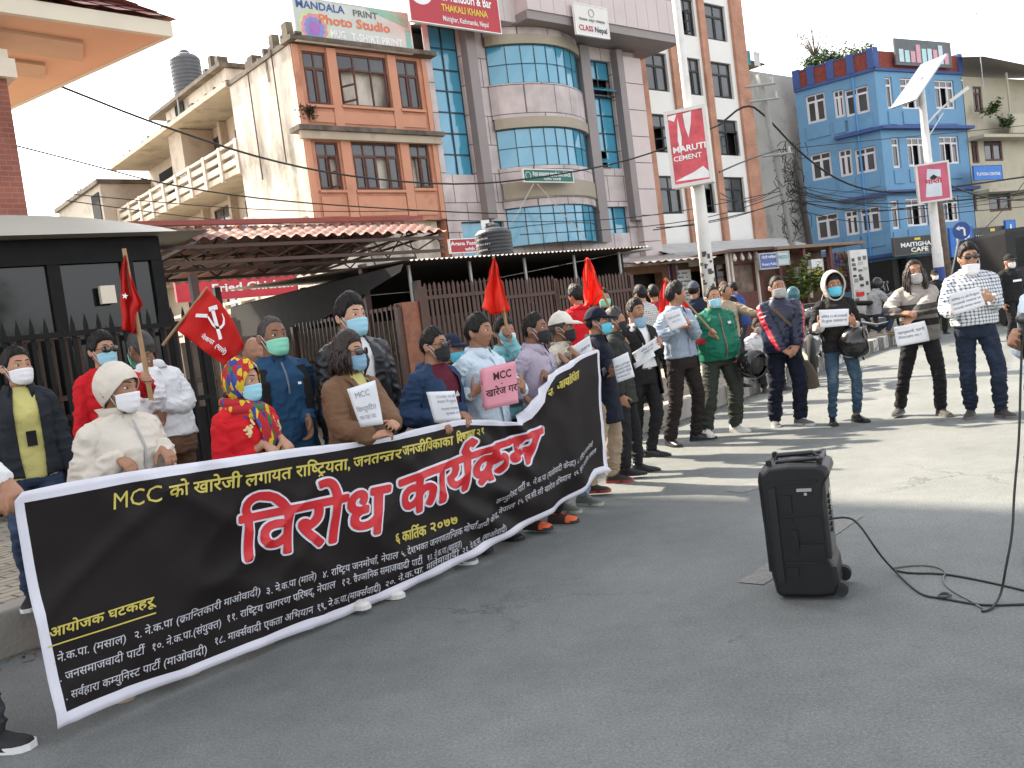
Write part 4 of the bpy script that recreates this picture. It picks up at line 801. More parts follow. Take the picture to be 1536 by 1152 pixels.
# ---- signs on the buildings
RED = mat('sign_red', (.42, .035, .05), .5, var=.06, vs=1); DKB = cm((.02, .03, .08), .6); NVY = cm((.05, .10, .28), .6); YEL = cm((.65, .50, .06), .6); ORG = cm((.62, .17, .08), .6)
def studio(t, w, h):
    rr = random.Random(2)
    for k, (r, c) in enumerate(((.40, (.50, .60, .30)), (.33, (.60, .25, .35)), (.25, (.2, .25, .5)), (.15, (.35, .15, .45)))):   # a scalloped rosette
        n = 24; cx, cz = -w/2+w*.15, h*.30; pts = []
        for i in range(48): a = i*2*math.pi/48; q = r*h*(1+.12*abs(math.sin(a*6))); pts.append((cx+q*math.cos(a), -.008-.002*k, max(.02, cz+q*math.sin(a))))
        t.add([(cx, -.008-.002*k, cz)]+pts, [(0, 1+(i+1) % 48, 1+i) for i in range(48)], cm(c, .6))
    t.add([(w*.10, -.007, h*.98), (w*.49, -.007, h*.60), (w*.49, -.007, h*.98)], [(0, 1, 2)], cm((.22, .48, .36), .6))
    t.box(w*.45, w*.499, -.010, -.0075, .02, h*.58, cm((.22, .48, .42), .6))
def onface(F, bl, tr, *a, **k): return board(*a[:2], F, (bl, tr), *a[2:], **k)
board('photo_studio_sign', 'weathered photo studio billboard on top of the orange brick building', FO, ((446, 58), (612, 21)), .30, .12, WHT, mat('sign_cream', (.52, .56, .52), .6, var=.08, vs=2),
      [('MANDALA', .22, .76, .26, .40, NVY, .02), ('PRINT', .60, .74, .22, .22, cm((.12, .14, .12), .6), .02), ('Photo Studio', .50, .44, .32, .62, ORG, .03), ('MUG', .34, .14, .26, .13, WHT, .03), ('T-SHIRT PRINT', .68, .12, .26, .46, WHT, .03), ('&  All Kinds of Printing', .68, .015, .1, .5, DKB, .01)], extra=studio)
def logo(t, w, h):
    cx, cz, r = -w/2+w*.13, h*.62, h*.30; t.add([(cx, -.007, cz)]+[(cx+r*math.cos(i*math.pi/16), -.007, cz+r*math.sin(i*math.pi/16)) for i in range(32)], [(0, 1+(i+1) % 32, 1+i) for i in range(32)], WHT)
    text_on(t, 'The', (cx, -.010, cz+r*.25), (1, 0, 0), (0, 0, 1), r*.5, BLK, center=True, w=r*.5, bold=.01); text_on(t, 'Agana', (cx, -.010, cz-r*.35), (1, 0, 0), (0, 0, 1), r*.62, BLK, center=True, w=r*1.5, bold=.01)
board('restaurant_sign', 'large red restaurant sign with a round white logo', FO, ((617, 30), (742, -26)), .95, .1, WHT, RED,
      [('Family Restaurant', .60, .78, .22, .66, WHT, .02), ('with Tandoori & Bar', .60, .47, .25, .64, WHT, .025), ('THAKALI KHANA', .60, .27, .18, .52, YEL, .025), ('Maitighar, Kathmandu, Nepal', .60, .08, .14, .52, WHT, .01)], extra=logo)
def ring(t, w, h): t.tube([(w*.0+.13*h*math.cos(a), -.012, h*.76+.13*h*math.sin(a)) for a in np.linspace(0, 6.28, 20)], .012*h, 5, cm((.3, .3, .3), .6))
board('office_sign', 'white square sign with a ring emblem on the office parapet', FO, ((866, 50), (909, 14)), 1.75, .08, WHT, mat('sign_white', (.66, .64, .60), .6, var=.04), [('नेपाल {श}र्म संस्था', .5, .47, .12, .8, DKB, .01), ('CLASS', .29, .14, .26, .44, cm((.4, .02, .05), .6), .02), ('Nepal', .75, .14, .26, .40, DKB, .02)], extra=ring)
GRN = mat('sign_green', (.02, .13, .10), .5, var=.06)
def disc(t, w, h): t.tube([(-w*.42+.3*h*math.cos(a), -.012, h*.5+.3*h*math.sin(a)) for a in np.linspace(0, 6.28, 16)], .04*h, 5, cm((.45, .55, .5), .6))
board('cooperative_sign', 'green board with white script on the curved office front', FO, ((787, 272), (858, 256)), 1.45, .06, WHT, GRN, [('नेपाल जनक{ल}याण सहकारी सं{स}था िलिमटेड', .56, .44, .5, .78, WHT, .02), ('माइतीघर, काठमाडौं', .56, .12, .26, .35, WHT, .01)], extra=disc)
board('fast_food_sign', 'red fast food sign half hidden behind the black water tank', FO, ((677, 379), (745, 357)), 1.6, .08, WHT, RED, [('Agana Fast Food &', .46, .55, .42, .9, WHT, .03), ('with Tandoori', .62, .10, .40, .66, WHT, .03)])
FK = Fac(D(350, 440, 21), 50)
board('chicken_sign', 'long red fried chicken sign seen under the tiled canopy', FK, ((268, 452), (442, 408)), 0, .08, cm((.4, .03, .04), .5), cm((.48, .025, .04), .5), [('Fried Chicken', .62, .30, .52, .70, WHT, .03)])
board('cafe_sign', 'black cafe sign on the blue building', FBR, ((1343, 384), (1403, 352)), 1.1, .1, cm((.1, .09, .08), .5), mat('sign_black', (.012, .012, .013), .5, var=.2), [('MAITIGHAR', .55, .45, .34, .82, WHT, .03), ('CAFE', .58, .13, .34, .42, WHT, .03), ('coffee & more', .58, .02, .09, .45, YEL, .0)], extra=lambda t, w, h: t.box(-w*.02, w*.12, -.016, -.01, h*.80, h*.93, YEL))
board('cafe_sign', 'black cafe sign above the shop at the beige building', FR_, ((1461, 365), (1516, 338)), 1.0, .1, cm((.1, .09, .08), .5), mat('sign_black_two', (.025, .025, .025), .5, var=.2), [('MAITIGHAR  CAFE', .5, .22, .42, .88, WHT, .03)], extra=lambda t, w, h: t.box(-w*.06, w*.06, -.016, -.01, h*.70, h*.9, YEL))
board('blue_banner', 'blue banner hung on the beige building balcony', FR_, ((1462, 270), (1502, 248)), 1.0, .06, cm((.03, .12, .40), .6), cm((.04, .17, .5), .6), [('TUITION CENTRE', .5, .30, .30, .85, WHT, .02)])
board('blue_sign', 'tall blue sign with a white figure beside the cafe signs', FBR, ((1428, 385), (1458, 340)), 1.2, .08, cm((.03, .12, .40), .6), cm((.025, .14, .45), .6), [('i', .3, .35, .75, .12, WHT, .05), ('P', .72, .5, .4, .25, WHT, .03)])
board('blue_sign', 'small blue sign at the right end of the black cafe sign', FR_, ((1510, 352), (1522, 330)), 1.1, .08, cm((.03, .12, .40), .6), cm((.03, .17, .5), .6), [('i', .5, .25, .7, .2, WHT, .05)])
# ---- trees across the road, seen mirrored in the booth's dark glass
for i, (x, y, hgt, r, lb) in enumerate(((9.5, -5.0, 3.6, 1.7, 'tall dark tree across the road mirrored in the left pane of the booth'), (15.5, -7.5, 3.0, 1.9, 'broad tree across the road mirrored in the right pane of the booth'))):
    o = thing('tree', lb, 'tree', (x, y, 0)); rr = random.Random(70+i); t = MB(); c = MB(); t.tube([(0, 0, 0), (.1, .05, hgt*.5), (0, 0, hgt)], [.22, .17, .12], 10)
    for k in range(14):
        a = rr.uniform(0, 6.3); tp = V3((math.cos(a)*r*rr.uniform(.3, 1), math.sin(a)*r*rr.uniform(.3, 1), hgt+rr.uniform(-.4, 2.6))); t.tube([(0, 0, hgt*.75), tp*.6+V3((0, 0, hgt*.35)), tp], [.08, .05, .015], 5)
        for j in range(130): p = tp+V3((rr.gauss(0, r*.22), rr.gauss(0, r*.22), rr.gauss(0, r*.2))); u = V3((rr.uniform(-1, 1), rr.uniform(-1, 1), rr.uniform(-.6, .6)))*.11; v = unit(np.cross(u, (rr.uniform(-1, 1), .3, 1)))*.05; c.add([p-u, p+v, p+u, p-v], [(0, 1, 2, 3)])
    t.build('trunk', cm((.09, .06, .04), .9), o, True); c.build('crown', LEAF, o)
# ================================================================ PEOPLE
def ell(c, a, b, ra, rb, n=20, e=2.0):
    c, a, b = V3(c), V3(a), V3(b); o = []
    for k in range(n):
        t = 2*math.pi*k/n; x, y = math.cos(t), math.sin(t)
        if e != 2: x = math.copysign(abs(x)**(2/e), x); y = math.copysign(abs(y)**(2/e), y)
        o.append(c+a*ra*x+b*rb*y)
    return o
XA, YA, ZA = V3((1, 0, 0)), V3((0, 1, 0)), V3((0, 0, 1))
def limb(mb, pts, radii, n=14):
    """tapered tube with round ends along a polyline, densely resampled so that joints bend softly"""
    pts = [V3(p) for p in pts]; P = []; R = []
    for i in range(len(pts)-1):
        for k in range(5):
            t = k/5; P.append(pts[i]*(1-t)+pts[i+1]*t); R.append(radii[i]*(1-t)+radii[i+1]*t)
    P.append(pts[-1]); R.append(radii[-1])
    P = np.array(P); Q = P.copy()
    for _ in range(2): Q[1:-1] = (Q[:-2]+2*Q[1:-1]+Q[2:])/4
    d0, d1 = unit(Q[0]-Q[1]), unit(Q[-1]-Q[-2])
    path = [Q[0]+d0*R[0]*.85, Q[0]+d0*R[0]*.5]+list(Q)+[Q[-1]+d1*R[-1]*.5, Q[-1]+d1*R[-1]*.85]
    rr = [R[0]*.45, R[0]*.85]+list(R)+[R[-1]*.85, R[-1]*.45]
    mb.tube(path, rr, n)
def ik(a, b, l1, l2, pole):
    a, b = V3(a), V3(b); d = b-a; L = np.linalg.norm(d)
    if L > (l1+l2)*.998: b = a+d/L*(l1+l2)*.998; d = b-a; L = np.linalg.norm(d)
    u = d/L; x = (l1*l1-l2*l2+L*L)/(2*L); h = math.sqrt(max(l1*l1-x*x, 1e-6))
    p = V3(pole)-u*(V3(pole) @ u)
    return a+u*x+unit(p)*h, b
# ---- head: a surface over directions, so that hair, masks and hats can follow it
def head_pt(d, feat=1.0):
    d = np.atleast_2d(np.asarray(d, float)); d = d/np.linalg.norm(d, axis=1)[:, None]
    p = d*np.array((.077, .097, .118)); t = np.clip(-p[:, 2]/.118, 0, 1)
    p[:, 0] *= 1-.30*t**1.4; back = p[:, 1] < 0
    p[:, 1] = np.where(back, p[:, 1]*(1-.38*t), p[:, 1]*(1-.10*np.clip(p[:, 2]/.118, 0, 1)))
    x, z, fr = p[:, 0], p[:, 2], np.clip(d[:, 1]*2.2, 0, 1)
    g = lambda a, w: np.exp(-(a/w)**2)
    nose = np.interp(z, [-.050, -.040, -.030, -.012, .014, .03], [0, .012, .021, .013, .003, 0])*g(x, .012+.006*g(z+.034, .014))
    f = nose + .005*g(z-.024, .011)*g(x, .05) - .009*g(np.abs(x)-.031, .016)*g(z-.003, .013) + .004*g(np.abs(x)-.043, .02)*g(z+.03, .022)
    f = f + g(x, .024)*(.005*g(z+.064, .007)+.005*g(z+.079, .007)-.002*g(z+.0715, .003)) + .007*g(x, .022)*g(z+.106, .016)
    p[:, 1] += f*fr*feat
    return p
def dirs(az, el): return np.array((np.cos(el)*np.sin(az), np.cos(el)*np.cos(az), np.sin(el))).T   # az 0 = straight ahead, + = own right
def head_mesh(M, mb, nu=64, nv=44):
    rings = []
    for j in range(nv+1):
        el = -math.pi/2+math.pi*(j+.5)/(nv+1); az = np.linspace(0, 2*math.pi, nu, endpoint=False)
        rings.append([M(p) for p in head_pt(dirs(az, np.full(nu, el)))])
    mb.loft(rings)
    for s in (-1, 1):                                           # ears
        c = V3((s*.076, -.012, -.012)); a = unit((s*.25, -.35, .05)); up = unit((0, -.2, 1))
        r = [[M(p) for p in ell(c+V3((s*x, 0, 0))-a*0, up, unit((s*.35, -1, 0)), q*.031, q*.018, 12)] for x, q in ((-.012, .6), (-.004, .8), (.006, 1), (.012, .95), (.014, .6))]
        mb.loft(r)
def shell(M, mb, thick, nu=72, nv=30, m=None, jit=0.0, feat=.0, lo=None):
    """a layer over the head from the border lo(az) up to the crown; thick(az, el) is the offset"""
    az = np.linspace(-math.pi, math.pi, nu+1)[:-1]; vv = np.linspace(0, 1, nv)[:, None]; l = lo(az)[None, :]
    E = l+(math.pi/2-.03-l)*vv; A = np.repeat(az[None, :], nv, 0); d = dirs(A.ravel(), E.ravel()); p = head_pt(d, feat); th = thick(A.ravel(), E.ravel())
    q = p+d*th[:, None]
    if jit: q += d*((vnoise(q*np.array((90, 90, 40)))-.5)*jit)[:, None]
    vs = [M(a) for a in q]; fs = []
    for j in range(nv-1):
        for i in range(nu):
            k = (i+1) % nu; fs.append((j*nu+i, j*nu+k, (j+1)*nu+k, (j+1)*nu+i))
    vs.append(M(q[-nu:].mean(0)))
    for i in range(nu): fs.append(((nv-1)*nu+i, (nv-1)*nu+(i+1) % nu, len(vs)-1))
    mb.add(vs, fs, m)
def hood_shell(M, mb, thick, t0=1.02, nu=48, nv=26, jit=.003):
    ph = np.linspace(0, 2*math.pi, nu, endpoint=False); rings = []
    for j in range(nv):
        t = np.linspace(t0, 2.9, nv)[j]; d = np.stack([np.sin(t)*np.cos(ph), np.full(nu, math.cos(t)), np.sin(t)*np.sin(ph)], 1)
        p = head_pt(d, 0); th = thick+.02*np.clip(-d[:, 1], 0, 1)+.012*(j == 0); p[:, 2] = np.where(d[:, 2] < -.5, p[:, 2]-.02, p[:, 2]); p += d*(th+(vnoise(p*40)-.5)*jit*2)[:, None]; rings.append([M(q) for q in p])
    mb.loft(rings, None, False)
def hairline(az, front=.50, side=-.12, nape=-.62):
    a = np.abs(az); return np.interp(a, [0, .55, .95, 1.15, 1.45, 1.75, 2.1, 3.15], [front, front-.03, front-.22, side+.05, side-.05, side+.05, nape*.75, nape])
def hand(mb, W, h, p, side, curl=.5, spread=1.0, thumb=.5, S=1.0, point=False):
    """W wrist, h finger direction, p palm normal; side +1: thumb towards p x h"""
    h = unit(h); p = unit(V3(p)-h*(V3(p) @ h)); l = np.cross(h, p)*side
    X = lambda a, b, c: W+S*(a*h+b*l+c*p)
    mb.loft([ell(X(a, b, c), l, p, S*rl, S*rp, 12, 2.4) for a, b, c, rl, rp in ((-.03, 0, 0, .024, .019), (0, 0, 0, .026, .018), (.025, .003, 0, .034, .019), (.06, .002, 0, .041, .0165), (.088, 0, 0, .040, .0135), (.097, 0, 0, .034, .009))])
    for k, (b, L, r) in enumerate(((.031, .074, .0088), (.0105, .083, .0092), (-.0105, .078, .0088), (-.030, .061, .0078))):
        q = X(.086, b*1.02, 0); pts = [q-h*.02*S, q]; a = 0; c = curl*(1+.12*(k-1)); c = .08 if point and k == 0 else c
        for w, f in ((.9, .46), (1.15, .30), (.8, .24)):
            a += c*w; q = q+S*L*f*(math.cos(a)*h+math.sin(a)*p+spread*.10*b/.03*l); pts.append(q)
        limb(mb, pts, [r*S, r*S, r*.97*S, r*.88*S, r*.72*S], 9)
    q = X(.022, .026, .006); pts = [q-l*.012*S, q]; dv = unit(.62*h+.72*l+.28*p)
    for L, tw in ((.040, 0), (.032, .35), (.026, .35)):
        dv = unit(dv+tw*thumb*2*(h*.35-l*.75+p*.55)); q = q+dv*L*S; pts.append(q)
    limb(mb, pts, [.013*S, .0135*S, .0115*S, .0105*S, .008*S], 9)
def remesh(mb, vox, it=4, fac=.5):
    me = bpy.data.meshes.new('tmp'); me.from_pydata(mb.v, [], mb.f); o = bpy.data.objects.new('tmp', me); COL.objects.link(o)
    bm = bmesh.new(); bm.from_mesh(me); bmesh.ops.recalc_face_normals(bm, faces=bm.faces); bm.to_mesh(me); bm.free()
    r = o.modifiers.new('r', 'REMESH'); r.mode = 'VOXEL'; r.voxel_size = vox; r.adaptivity = 0
    if it: s = o.modifiers.new('s', 'SMOOTH'); s.factor = fac; s.iterations = it
    out = bpy.data.meshes.new_from_object(o.evaluated_get(bpy.context.evaluated_depsgraph_get()))
    bpy.data.objects.remove(o); bpy.data.meshes.remove(me); return out
def mverts(me):
    a = np.empty(len(me.vertices)*3, np.float32); me.vertices.foreach_get('co', a); return a.reshape(-1, 3).astype(float)
def mnorms(me):
    a = np.empty(len(me.vertices)*3, np.float32); me.vertex_normals.foreach_get('vector', a); return a.reshape(-1, 3).astype(float)
def fold(me, amp, freq=(13, 13, 22), seed=0, zr=None):
    v = mverts(me); n = mnorms(me); q = v*np.array(freq)+seed
    q2 = q + 1.4*np.stack([vnoise(v*7+seed), vnoise(v*7+seed+9), vnoise(v*7+seed+5)], 1)
    r = 1-np.abs(2*vnoise(q2)-1); d = (r**2.2-.35)*amp + (vnoise(v*6+seed+3)-.5)*amp*1.2
    if zr is not None: d = d*np.interp(v[:, 2], zr[0], zr[1])
    v = v+n*d[:, None]; me.vertices.foreach_set('co', v.astype(np.float32).ravel()); me.update()
def cut(me, pred, snap=None):
    """drop the faces whose centres satisfy pred(centres); snap(co) moves the border that is left onto a clean line"""
    bm = bmesh.new(); bm.from_mesh(me); bm.faces.ensure_lookup_table()
    c = np.array([f.calc_center_median()[:] for f in bm.faces]); k = pred(c)
    bmesh.ops.delete(bm, geom=[f for f, z in zip(bm.faces[:], k) if z], context='FACES')
    if snap:
        for v in bm.verts:
            if v.is_boundary: snap(v.co)
    bm.to_mesh(me); bm.free()
def paint(me, m, pred):
    if m.name not in [x.name for x in me.materials if x]: me.materials.append(m)
    idx = [x.name for x in me.materials].index(m.name); n = len(me.polygons)
    c = np.empty(n*3, np.float32); me.polygons.foreach_get('center', c); c = c.reshape(-1, 3)
    mi = np.empty(n, np.int32); me.polygons.foreach_get('material_index', mi); mi[pred(c)] = idx; me.polygons.foreach_set('material_index', mi)
def link(me, name, m, parent):
    if not me.materials or me.materials[0] is None: me.materials.clear(); me.materials.append(m)
    me.name = name; me.polygons.foreach_set('use_smooth', [True]*len(me.polygons)); o = bpy.data.objects.new(name, me); COL.objects.link(o); o.parent = parent; return o
SKIN = [mat('skin_%d' % i, c, .52, var=.13, vs=22, bump=.25, bs=120, bd=.002, spec=.35) for i, c in enumerate(((.38, .20, .125), (.30, .150, .090), (.20, .095, .055), (.44, .25, .165)))]
LIPS = mat('lips', (.20, .075, .06), .4, var=.1, vs=20)
HAIR = mat('hair', (.0065, .0055, .005), .5, var=.4, vs=30, bump=.9, bs=170, bd=.006, stretch=(1, 1, .25), spec=.25)
HAIRG = mat('grey_hair', (.035, .032, .030), .55, var=.4, vs=60, bump=.8, bs=190, bd=.004)
HAIRB = mat('brown_hair', (.018, .010, .007), .5, var=.4, vs=30, bump=.9, bs=150, bd=.006, stretch=(1, 1, .25))
EYEW = mat('eye_white', (.62, .58, .54), .25); EYED = mat('eye_dark', (.012, .008, .006), .12)
LENS = mat('dark_lens', (.008, .007, .007), .06, spec=.8, var=0); FRAME = mat('spectacle_frame', (.02, .012, .01), .3)
def cloth(name, col, rough=.85, **kw):
    a = dict(var=.10, vs=5, bump=.55, bs=17, bd=.022, spec=.2); a.update(kw); return mat(name, col, rough, **a)
MASKS = {'blue': mat('mask_blue', (.30, .55, .66), .75, var=.05, bump=.15, bs=200, bd=.001), 'white': mat('mask_white', (.70, .69, .70), .75, var=.04, bump=.15, bs=200, bd=.001),
         'green': mat('mask_green', (.22, .58, .42), .75, var=.05), 'black': mat('mask_black', (.016, .016, .018), .8, var=.2, bump=.3, bs=300, bd=.001), 'steel': mat('mask_steel_blue', (.20, .34, .47), .75, var=.05),
         'grey': mat('mask_grey', (.34, .34, .33), .75, var=.05), 'cyan': mat('mask_cyan', (.10, .47, .62), .7, var=.05)}
def person(px, py, Y, top, face, label, gz=0.0, skin=0, build=1.0, belly=0.0, fem=False, hyaw=0, hpitch=0, hroll=0, lean=0.0, feet=None, R=None, L=None, voxel=.0065,
           topm=None, tops=None, botm=None, bots=None, shoe=None, hair=None, mask=None, specs=None, hat=None, group=None, group2=None, kids=None, pos=None, H=None, fcurl=.4, sit=None, head_dz=0.0):
    """px,py,Y: where the head stands in the picture and how far off; top: picture y of the crown. face: facing, degrees right of straight ahead"""
    p = D(px, py, Y) if pos is None else V3(pos)
    if H is None: H = D(px, top, Y)[2]-gz-(.0 if hat is None else hat.get('h', .012))
    S = H/1.715; a = math.radians(face); rz = -a
    root = thing('person', label, 'person', (p[0], p[1], gz), rz, group)
    G_ = build; bv = belly
    # --- joints (1.7 m person, own right = +x, ahead = +y)
    up = 0 if sit is None else sit-.90
    leanv = lambda z: lean*max(z-.95, 0)
    J = lambda x, y, z: V3((x, y+leanv(z), z+up))
    sh = .172*(G_*.5+.5)*(.90 if fem else 1)
    SHR, SHL = J(sh, -.005, 1.368), J(-sh, -.005, 1.368)
    HC = J(0, .018, 1.585+head_dz); NB = J(0, -.012, 1.44)
    hy, hp, hr = math.radians(hyaw), math.radians(hpitch), math.radians(hroll)
    RH = Matrix.Rotation(-hy, 3, 'Z') @ Matrix.Rotation(hp, 3, 'X') @ Matrix.Rotation(hr, 3, 'Y'); RHn = np.array(RH)
    M = lambda q: (HC+V3((0, -.01, -.07))+RHn @ (V3(q)+V3((0, .01, .07)))*1.065)*S
    Rh = R or dict(w=(.24, .03, .80), h=(.02, .25, -1), p=(-1, 0, 0)); Lh = L or dict(w=(-.24, .03, .80), h=(-.02, .25, -1), p=(1, 0, 0))
    arms = []
    for q, s0, sg in ((Rh, SHR, 1), (Lh, SHL, -1)):
        w = V3(q['w'])/1.0
        el, w2 = ik(s0, w+V3((0, 0, up)) if q.get('rel', 1) else w, .288, .262, q.get('pole', (sg*.28, -.6, -.75)))
        arms.append((s0, el, w2, V3(q['h']), V3(q['p']), q, sg))
    fts = feet or [(.115, .0, 12), (-.115, .02, -12)]      # right then left: x, y (ankle), toe turn (deg, + = own right)
    legs = []
    for (fx, fy, ft), sg in zip([q[:3] for q in fts], (1, -1)):
        hip = J(sg*.088, 0, .90); an = V3((fx, fy, .085 if len(fts[0]) < 4 else fts[0][3])); kn, an = ik(hip, an, .425, .415, (math.sin(math.radians(ft))*.8, 1, 0.05)); legs.append((hip, kn, an, ft))
    # --- body
    mb = MB(); sc = lambda v: V3(v)*S
    prof = [(.86, .135, .095, 0), (.95, .145, .10, 0), (1.07, .128, .09, 0), (1.2, .145, .10, 0), (1.31, .15, .095, -.005), (1.385, .13, .075, -.01), (1.43, .075, .058, -.012)]
    mb.loft([ell(sc(J(0, y, z)), XA, YA, rx*S*G_*.96, ry*S*G_*.96, 18, 2.3) for z, rx, ry, y in prof])
    nk = (.052 if fem else .060)*(G_*.5+.5)
    mb.loft([ell(c*S, XA, YA, r*S, r*1.02*S, 14) for c, r in ((NB-ZA*.05, nk*1.25), (NB, nk*1.02), ((NB*.5+(HC+V3((0, -.02, -.085)))*.5), nk*.97), (HC+V3((0, -.018, -.06)), nk*.95), (HC+V3((0, -.012, -.02)), nk*.85))])
    head_mesh(M, mb)
    for s0, el, w, h, pn, q, sg in arms:
        fr = .9 if fem else 1.0
        limb(mb, [s0*S, (s0*.5+el*.5)*S, el*S, (el*.62+w*.38)*S, w*S], [.040*S*fr, .042*S*fr, .040*S*fr, .039*S*fr, .0255*S*fr])
        if q.get('hand', 1): hand(mb, w*S, h, pn, sg, q.get('curl', fcurl), S=S*(.92 if fem else 1), thumb=q.get('thumb', .5), point=q.get('point', False), spread=q.get('spread', 1.0))
    for hip, kn, an, ft in legs:
        limb(mb, [hip*S, kn*S, an*S], [.078*S, .050*S, .036*S]); 
        t = math.radians(ft); f = V3((math.sin(t), math.cos(t), 0)); limb(mb, [(an-ZA*.03)*S, (an+f*.12-ZA*.055)*S], [.035*S, .024*S])
    me = remesh(mb, voxel, 2, .4)
    if not mask or mask.get('dz', 0) < -.03:
        me.materials.append(SKIN[skin]); Mi = M((0, .1, -.0715))
        paint(me, LIPS, lambda c: (np.abs((c-Mi) @ RHn[:, 0]) < .021*S) & (np.abs((c-Mi) @ RHn[:, 2]) < .0075*S) & (np.abs((c-Mi) @ RHn[:, 1]) < .04*S))
    body = link(me, 'body', SKIN[skin], root)
    # --- eyes and brows
    if Y < 12 and pos is None or (pos is not None and voxel < .008):
        for sg in (-1, 1):
            if not (specs and specs.get('dark')):
                e = MB(); c = V3((sg*.031, 0, .003)); c[1] = head_pt(dirs(np.array([sg*.33]), np.array([.03])))[0][1]-.0085
                for part, m in ((0, EYEW), (1, EYED)):
                    r = .0118 if part == 0 else .0104
                    for k in (0,):
                        rg = [[M(c+V3((r*(1.15 if part == 0 else .72)*math.cos(b)*math.cos(t), (r if part == 0 else r+.0058)*math.sin(b)+.0, r*.50*(1 if part == 0 else 1.25)*math.cos(b)*math.sin(t)))) for t in np.linspace(0, 2*math.pi, 12, endpoint=False)] for b in (-.2, .2, .6, 1.0, 1.4)]
                        e.loft(rg, m)
                e.build('eye', None, body, True)
            b = MB(); pts = []
            for u in np.linspace(0, 1, 6):
                az = sg*(.13+.50*u); el = .235+.05*math.sin(u*2.6); pts.append(M(head_pt(dirs(np.array([az]), np.array([el])))[0]*1.0+dirs(np.array([az]), np.array([el]))[0]*.001))
            b.tube(pts, [.0015*S, .0032*S, .0035*S, .0032*S, .0026*S, .0012*S], 6); b.build('eyebrow', HAIR, body, True)
    # --- hair
    if hair:
        hb = MB(); st = hair.get('style', 'short'); t0 = hair.get('t', .012); fr = hair.get('front', .5)
        lo = lambda az: hairline(az, fr, hair.get('side', -.10), hair.get('nape', -.62))
        def th(az, el):
            k = el-lo(az)
            o = t0*np.clip(k/.25, .12, 1)+hair.get('top', .008)*np.clip((el-.5)/.6, 0, 1)*np.clip(np.cos(az)*.6+.6, .3, 1)
            if st == 'parted': o = o-.010*np.exp(-((np.sin(az)*np.cos(el)-.32)/.05)**2)*np.clip(np.cos(az)+.4, 0, 1)
            if hair.get('bald'): o = np.where((el > .75) | ((np.abs(az) < .9) & (el > .2)), -.012, o)
            return .85*o*np.clip(k/.08, 0, 1)-.003*(k < .02)
        shell(M, hb, th, 96, 40, jit=hair.get('jit', .008), lo=lambda az: lo(az)+.07*(vnoise(np.stack([az*11, az*0, az*0+px], 1))-.5))
        if st in ('long', 'bob'):
            rnd = random.Random(px); n = 84 if st != 'bob' else 40
            for i in range(n):
                az = (.72+(2*math.pi-1.44)*i/(n-1)) if st != 'bob' else (1.0+(2*math.pi-2.0)*i/(n-1)); az += rnd.uniform(-.06, .06); el = rnd.uniform(-.1, .5)
                b0 = head_pt(dirs(np.array([az]), np.array([el])), 0)[0]+dirs(np.array([az]), np.array([el]))[0]*.006; out = V3((math.sin(az), math.cos(az), 0))
                ln = hair.get('len', .2)*rnd.uniform(.8, 1.1); pts = [b0*.93]
                for q in range(1, 6):
                    u = q/5; w = out*(.010+.018*math.sin(u*2.4))+V3((rnd.uniform(-.009, .009), rnd.uniform(-.009, .009)-(.012*u if st == 'bob' else .02*u), -ln*u)); 
                    b = b0+w
                    if st == 'bob': b = b-out*.022*u*u
                    pts.append(b)
                hb.tube([M(p) for p in pts], [q*S*(1 if st == 'bob' else .68) for q in (.010, .015, .015, .014, .011, .003)], 7)
        if st == 'bun': hb.loft([ell(M((0, -.115, .05+z)), XA, YA, r*S, r*S, 12) for z, r in ((-.03, .012), (-.018, .03), (0, .036), (.018, .03), (.03, .012))])
        if st == 'lowtail': hb.tube([M(q) for q in ((0, -.075, -.04), (0, -.11, -.09), (0, -.12, -.2), (.0, -.12, -.32))], [.03*S, .035*S, .03*S, .01*S], 10)
        if Y < 12 and pos is None or voxel < .0095:                # loose locks that break up the outline
            rn = np.random.RandomState(int(abs(px)*7) % 9999); nT = 420 if st != 'bob' else 260; az = rn.uniform(-math.pi, math.pi, nT); e0 = lo(az)+.06; el = e0+(1.45-e0)*rn.uniform(0, 1, nT)**1.1
            if hair.get('bald'): el = np.minimum(el, .6)
            d = dirs(az, el); q = head_pt(d, 0)+d*(th(az, el)*.9)[:, None]; ln = rn.uniform(.012, .026, nT)*min(1, t0/.010); tan = np.stack([np.sin(az)*.6, np.cos(az)*np.where(el > .6, .9, .4), -.9*np.ones(nT)], 1)+rn.normal(0, .35, (nT, 3)); tan -= d*(tan*d).sum(1)[:, None]; tan /= np.linalg.norm(tan, axis=1)[:, None]
            sd = np.cross(d, tan)*rn.uniform(.0012, .0028, nT)[:, None]; tip = q+tan*ln[:, None]+d*(ln*rn.uniform(.05, .42, nT))[:, None]
            hb.add([M(a) for t3 in zip(q-sd, q+sd, tip) for a in t3], [(3*i, 3*i+1, 3*i+2) for i in range(nT)])
        hb.build('hair', hair.get('m', HAIR), body, True)
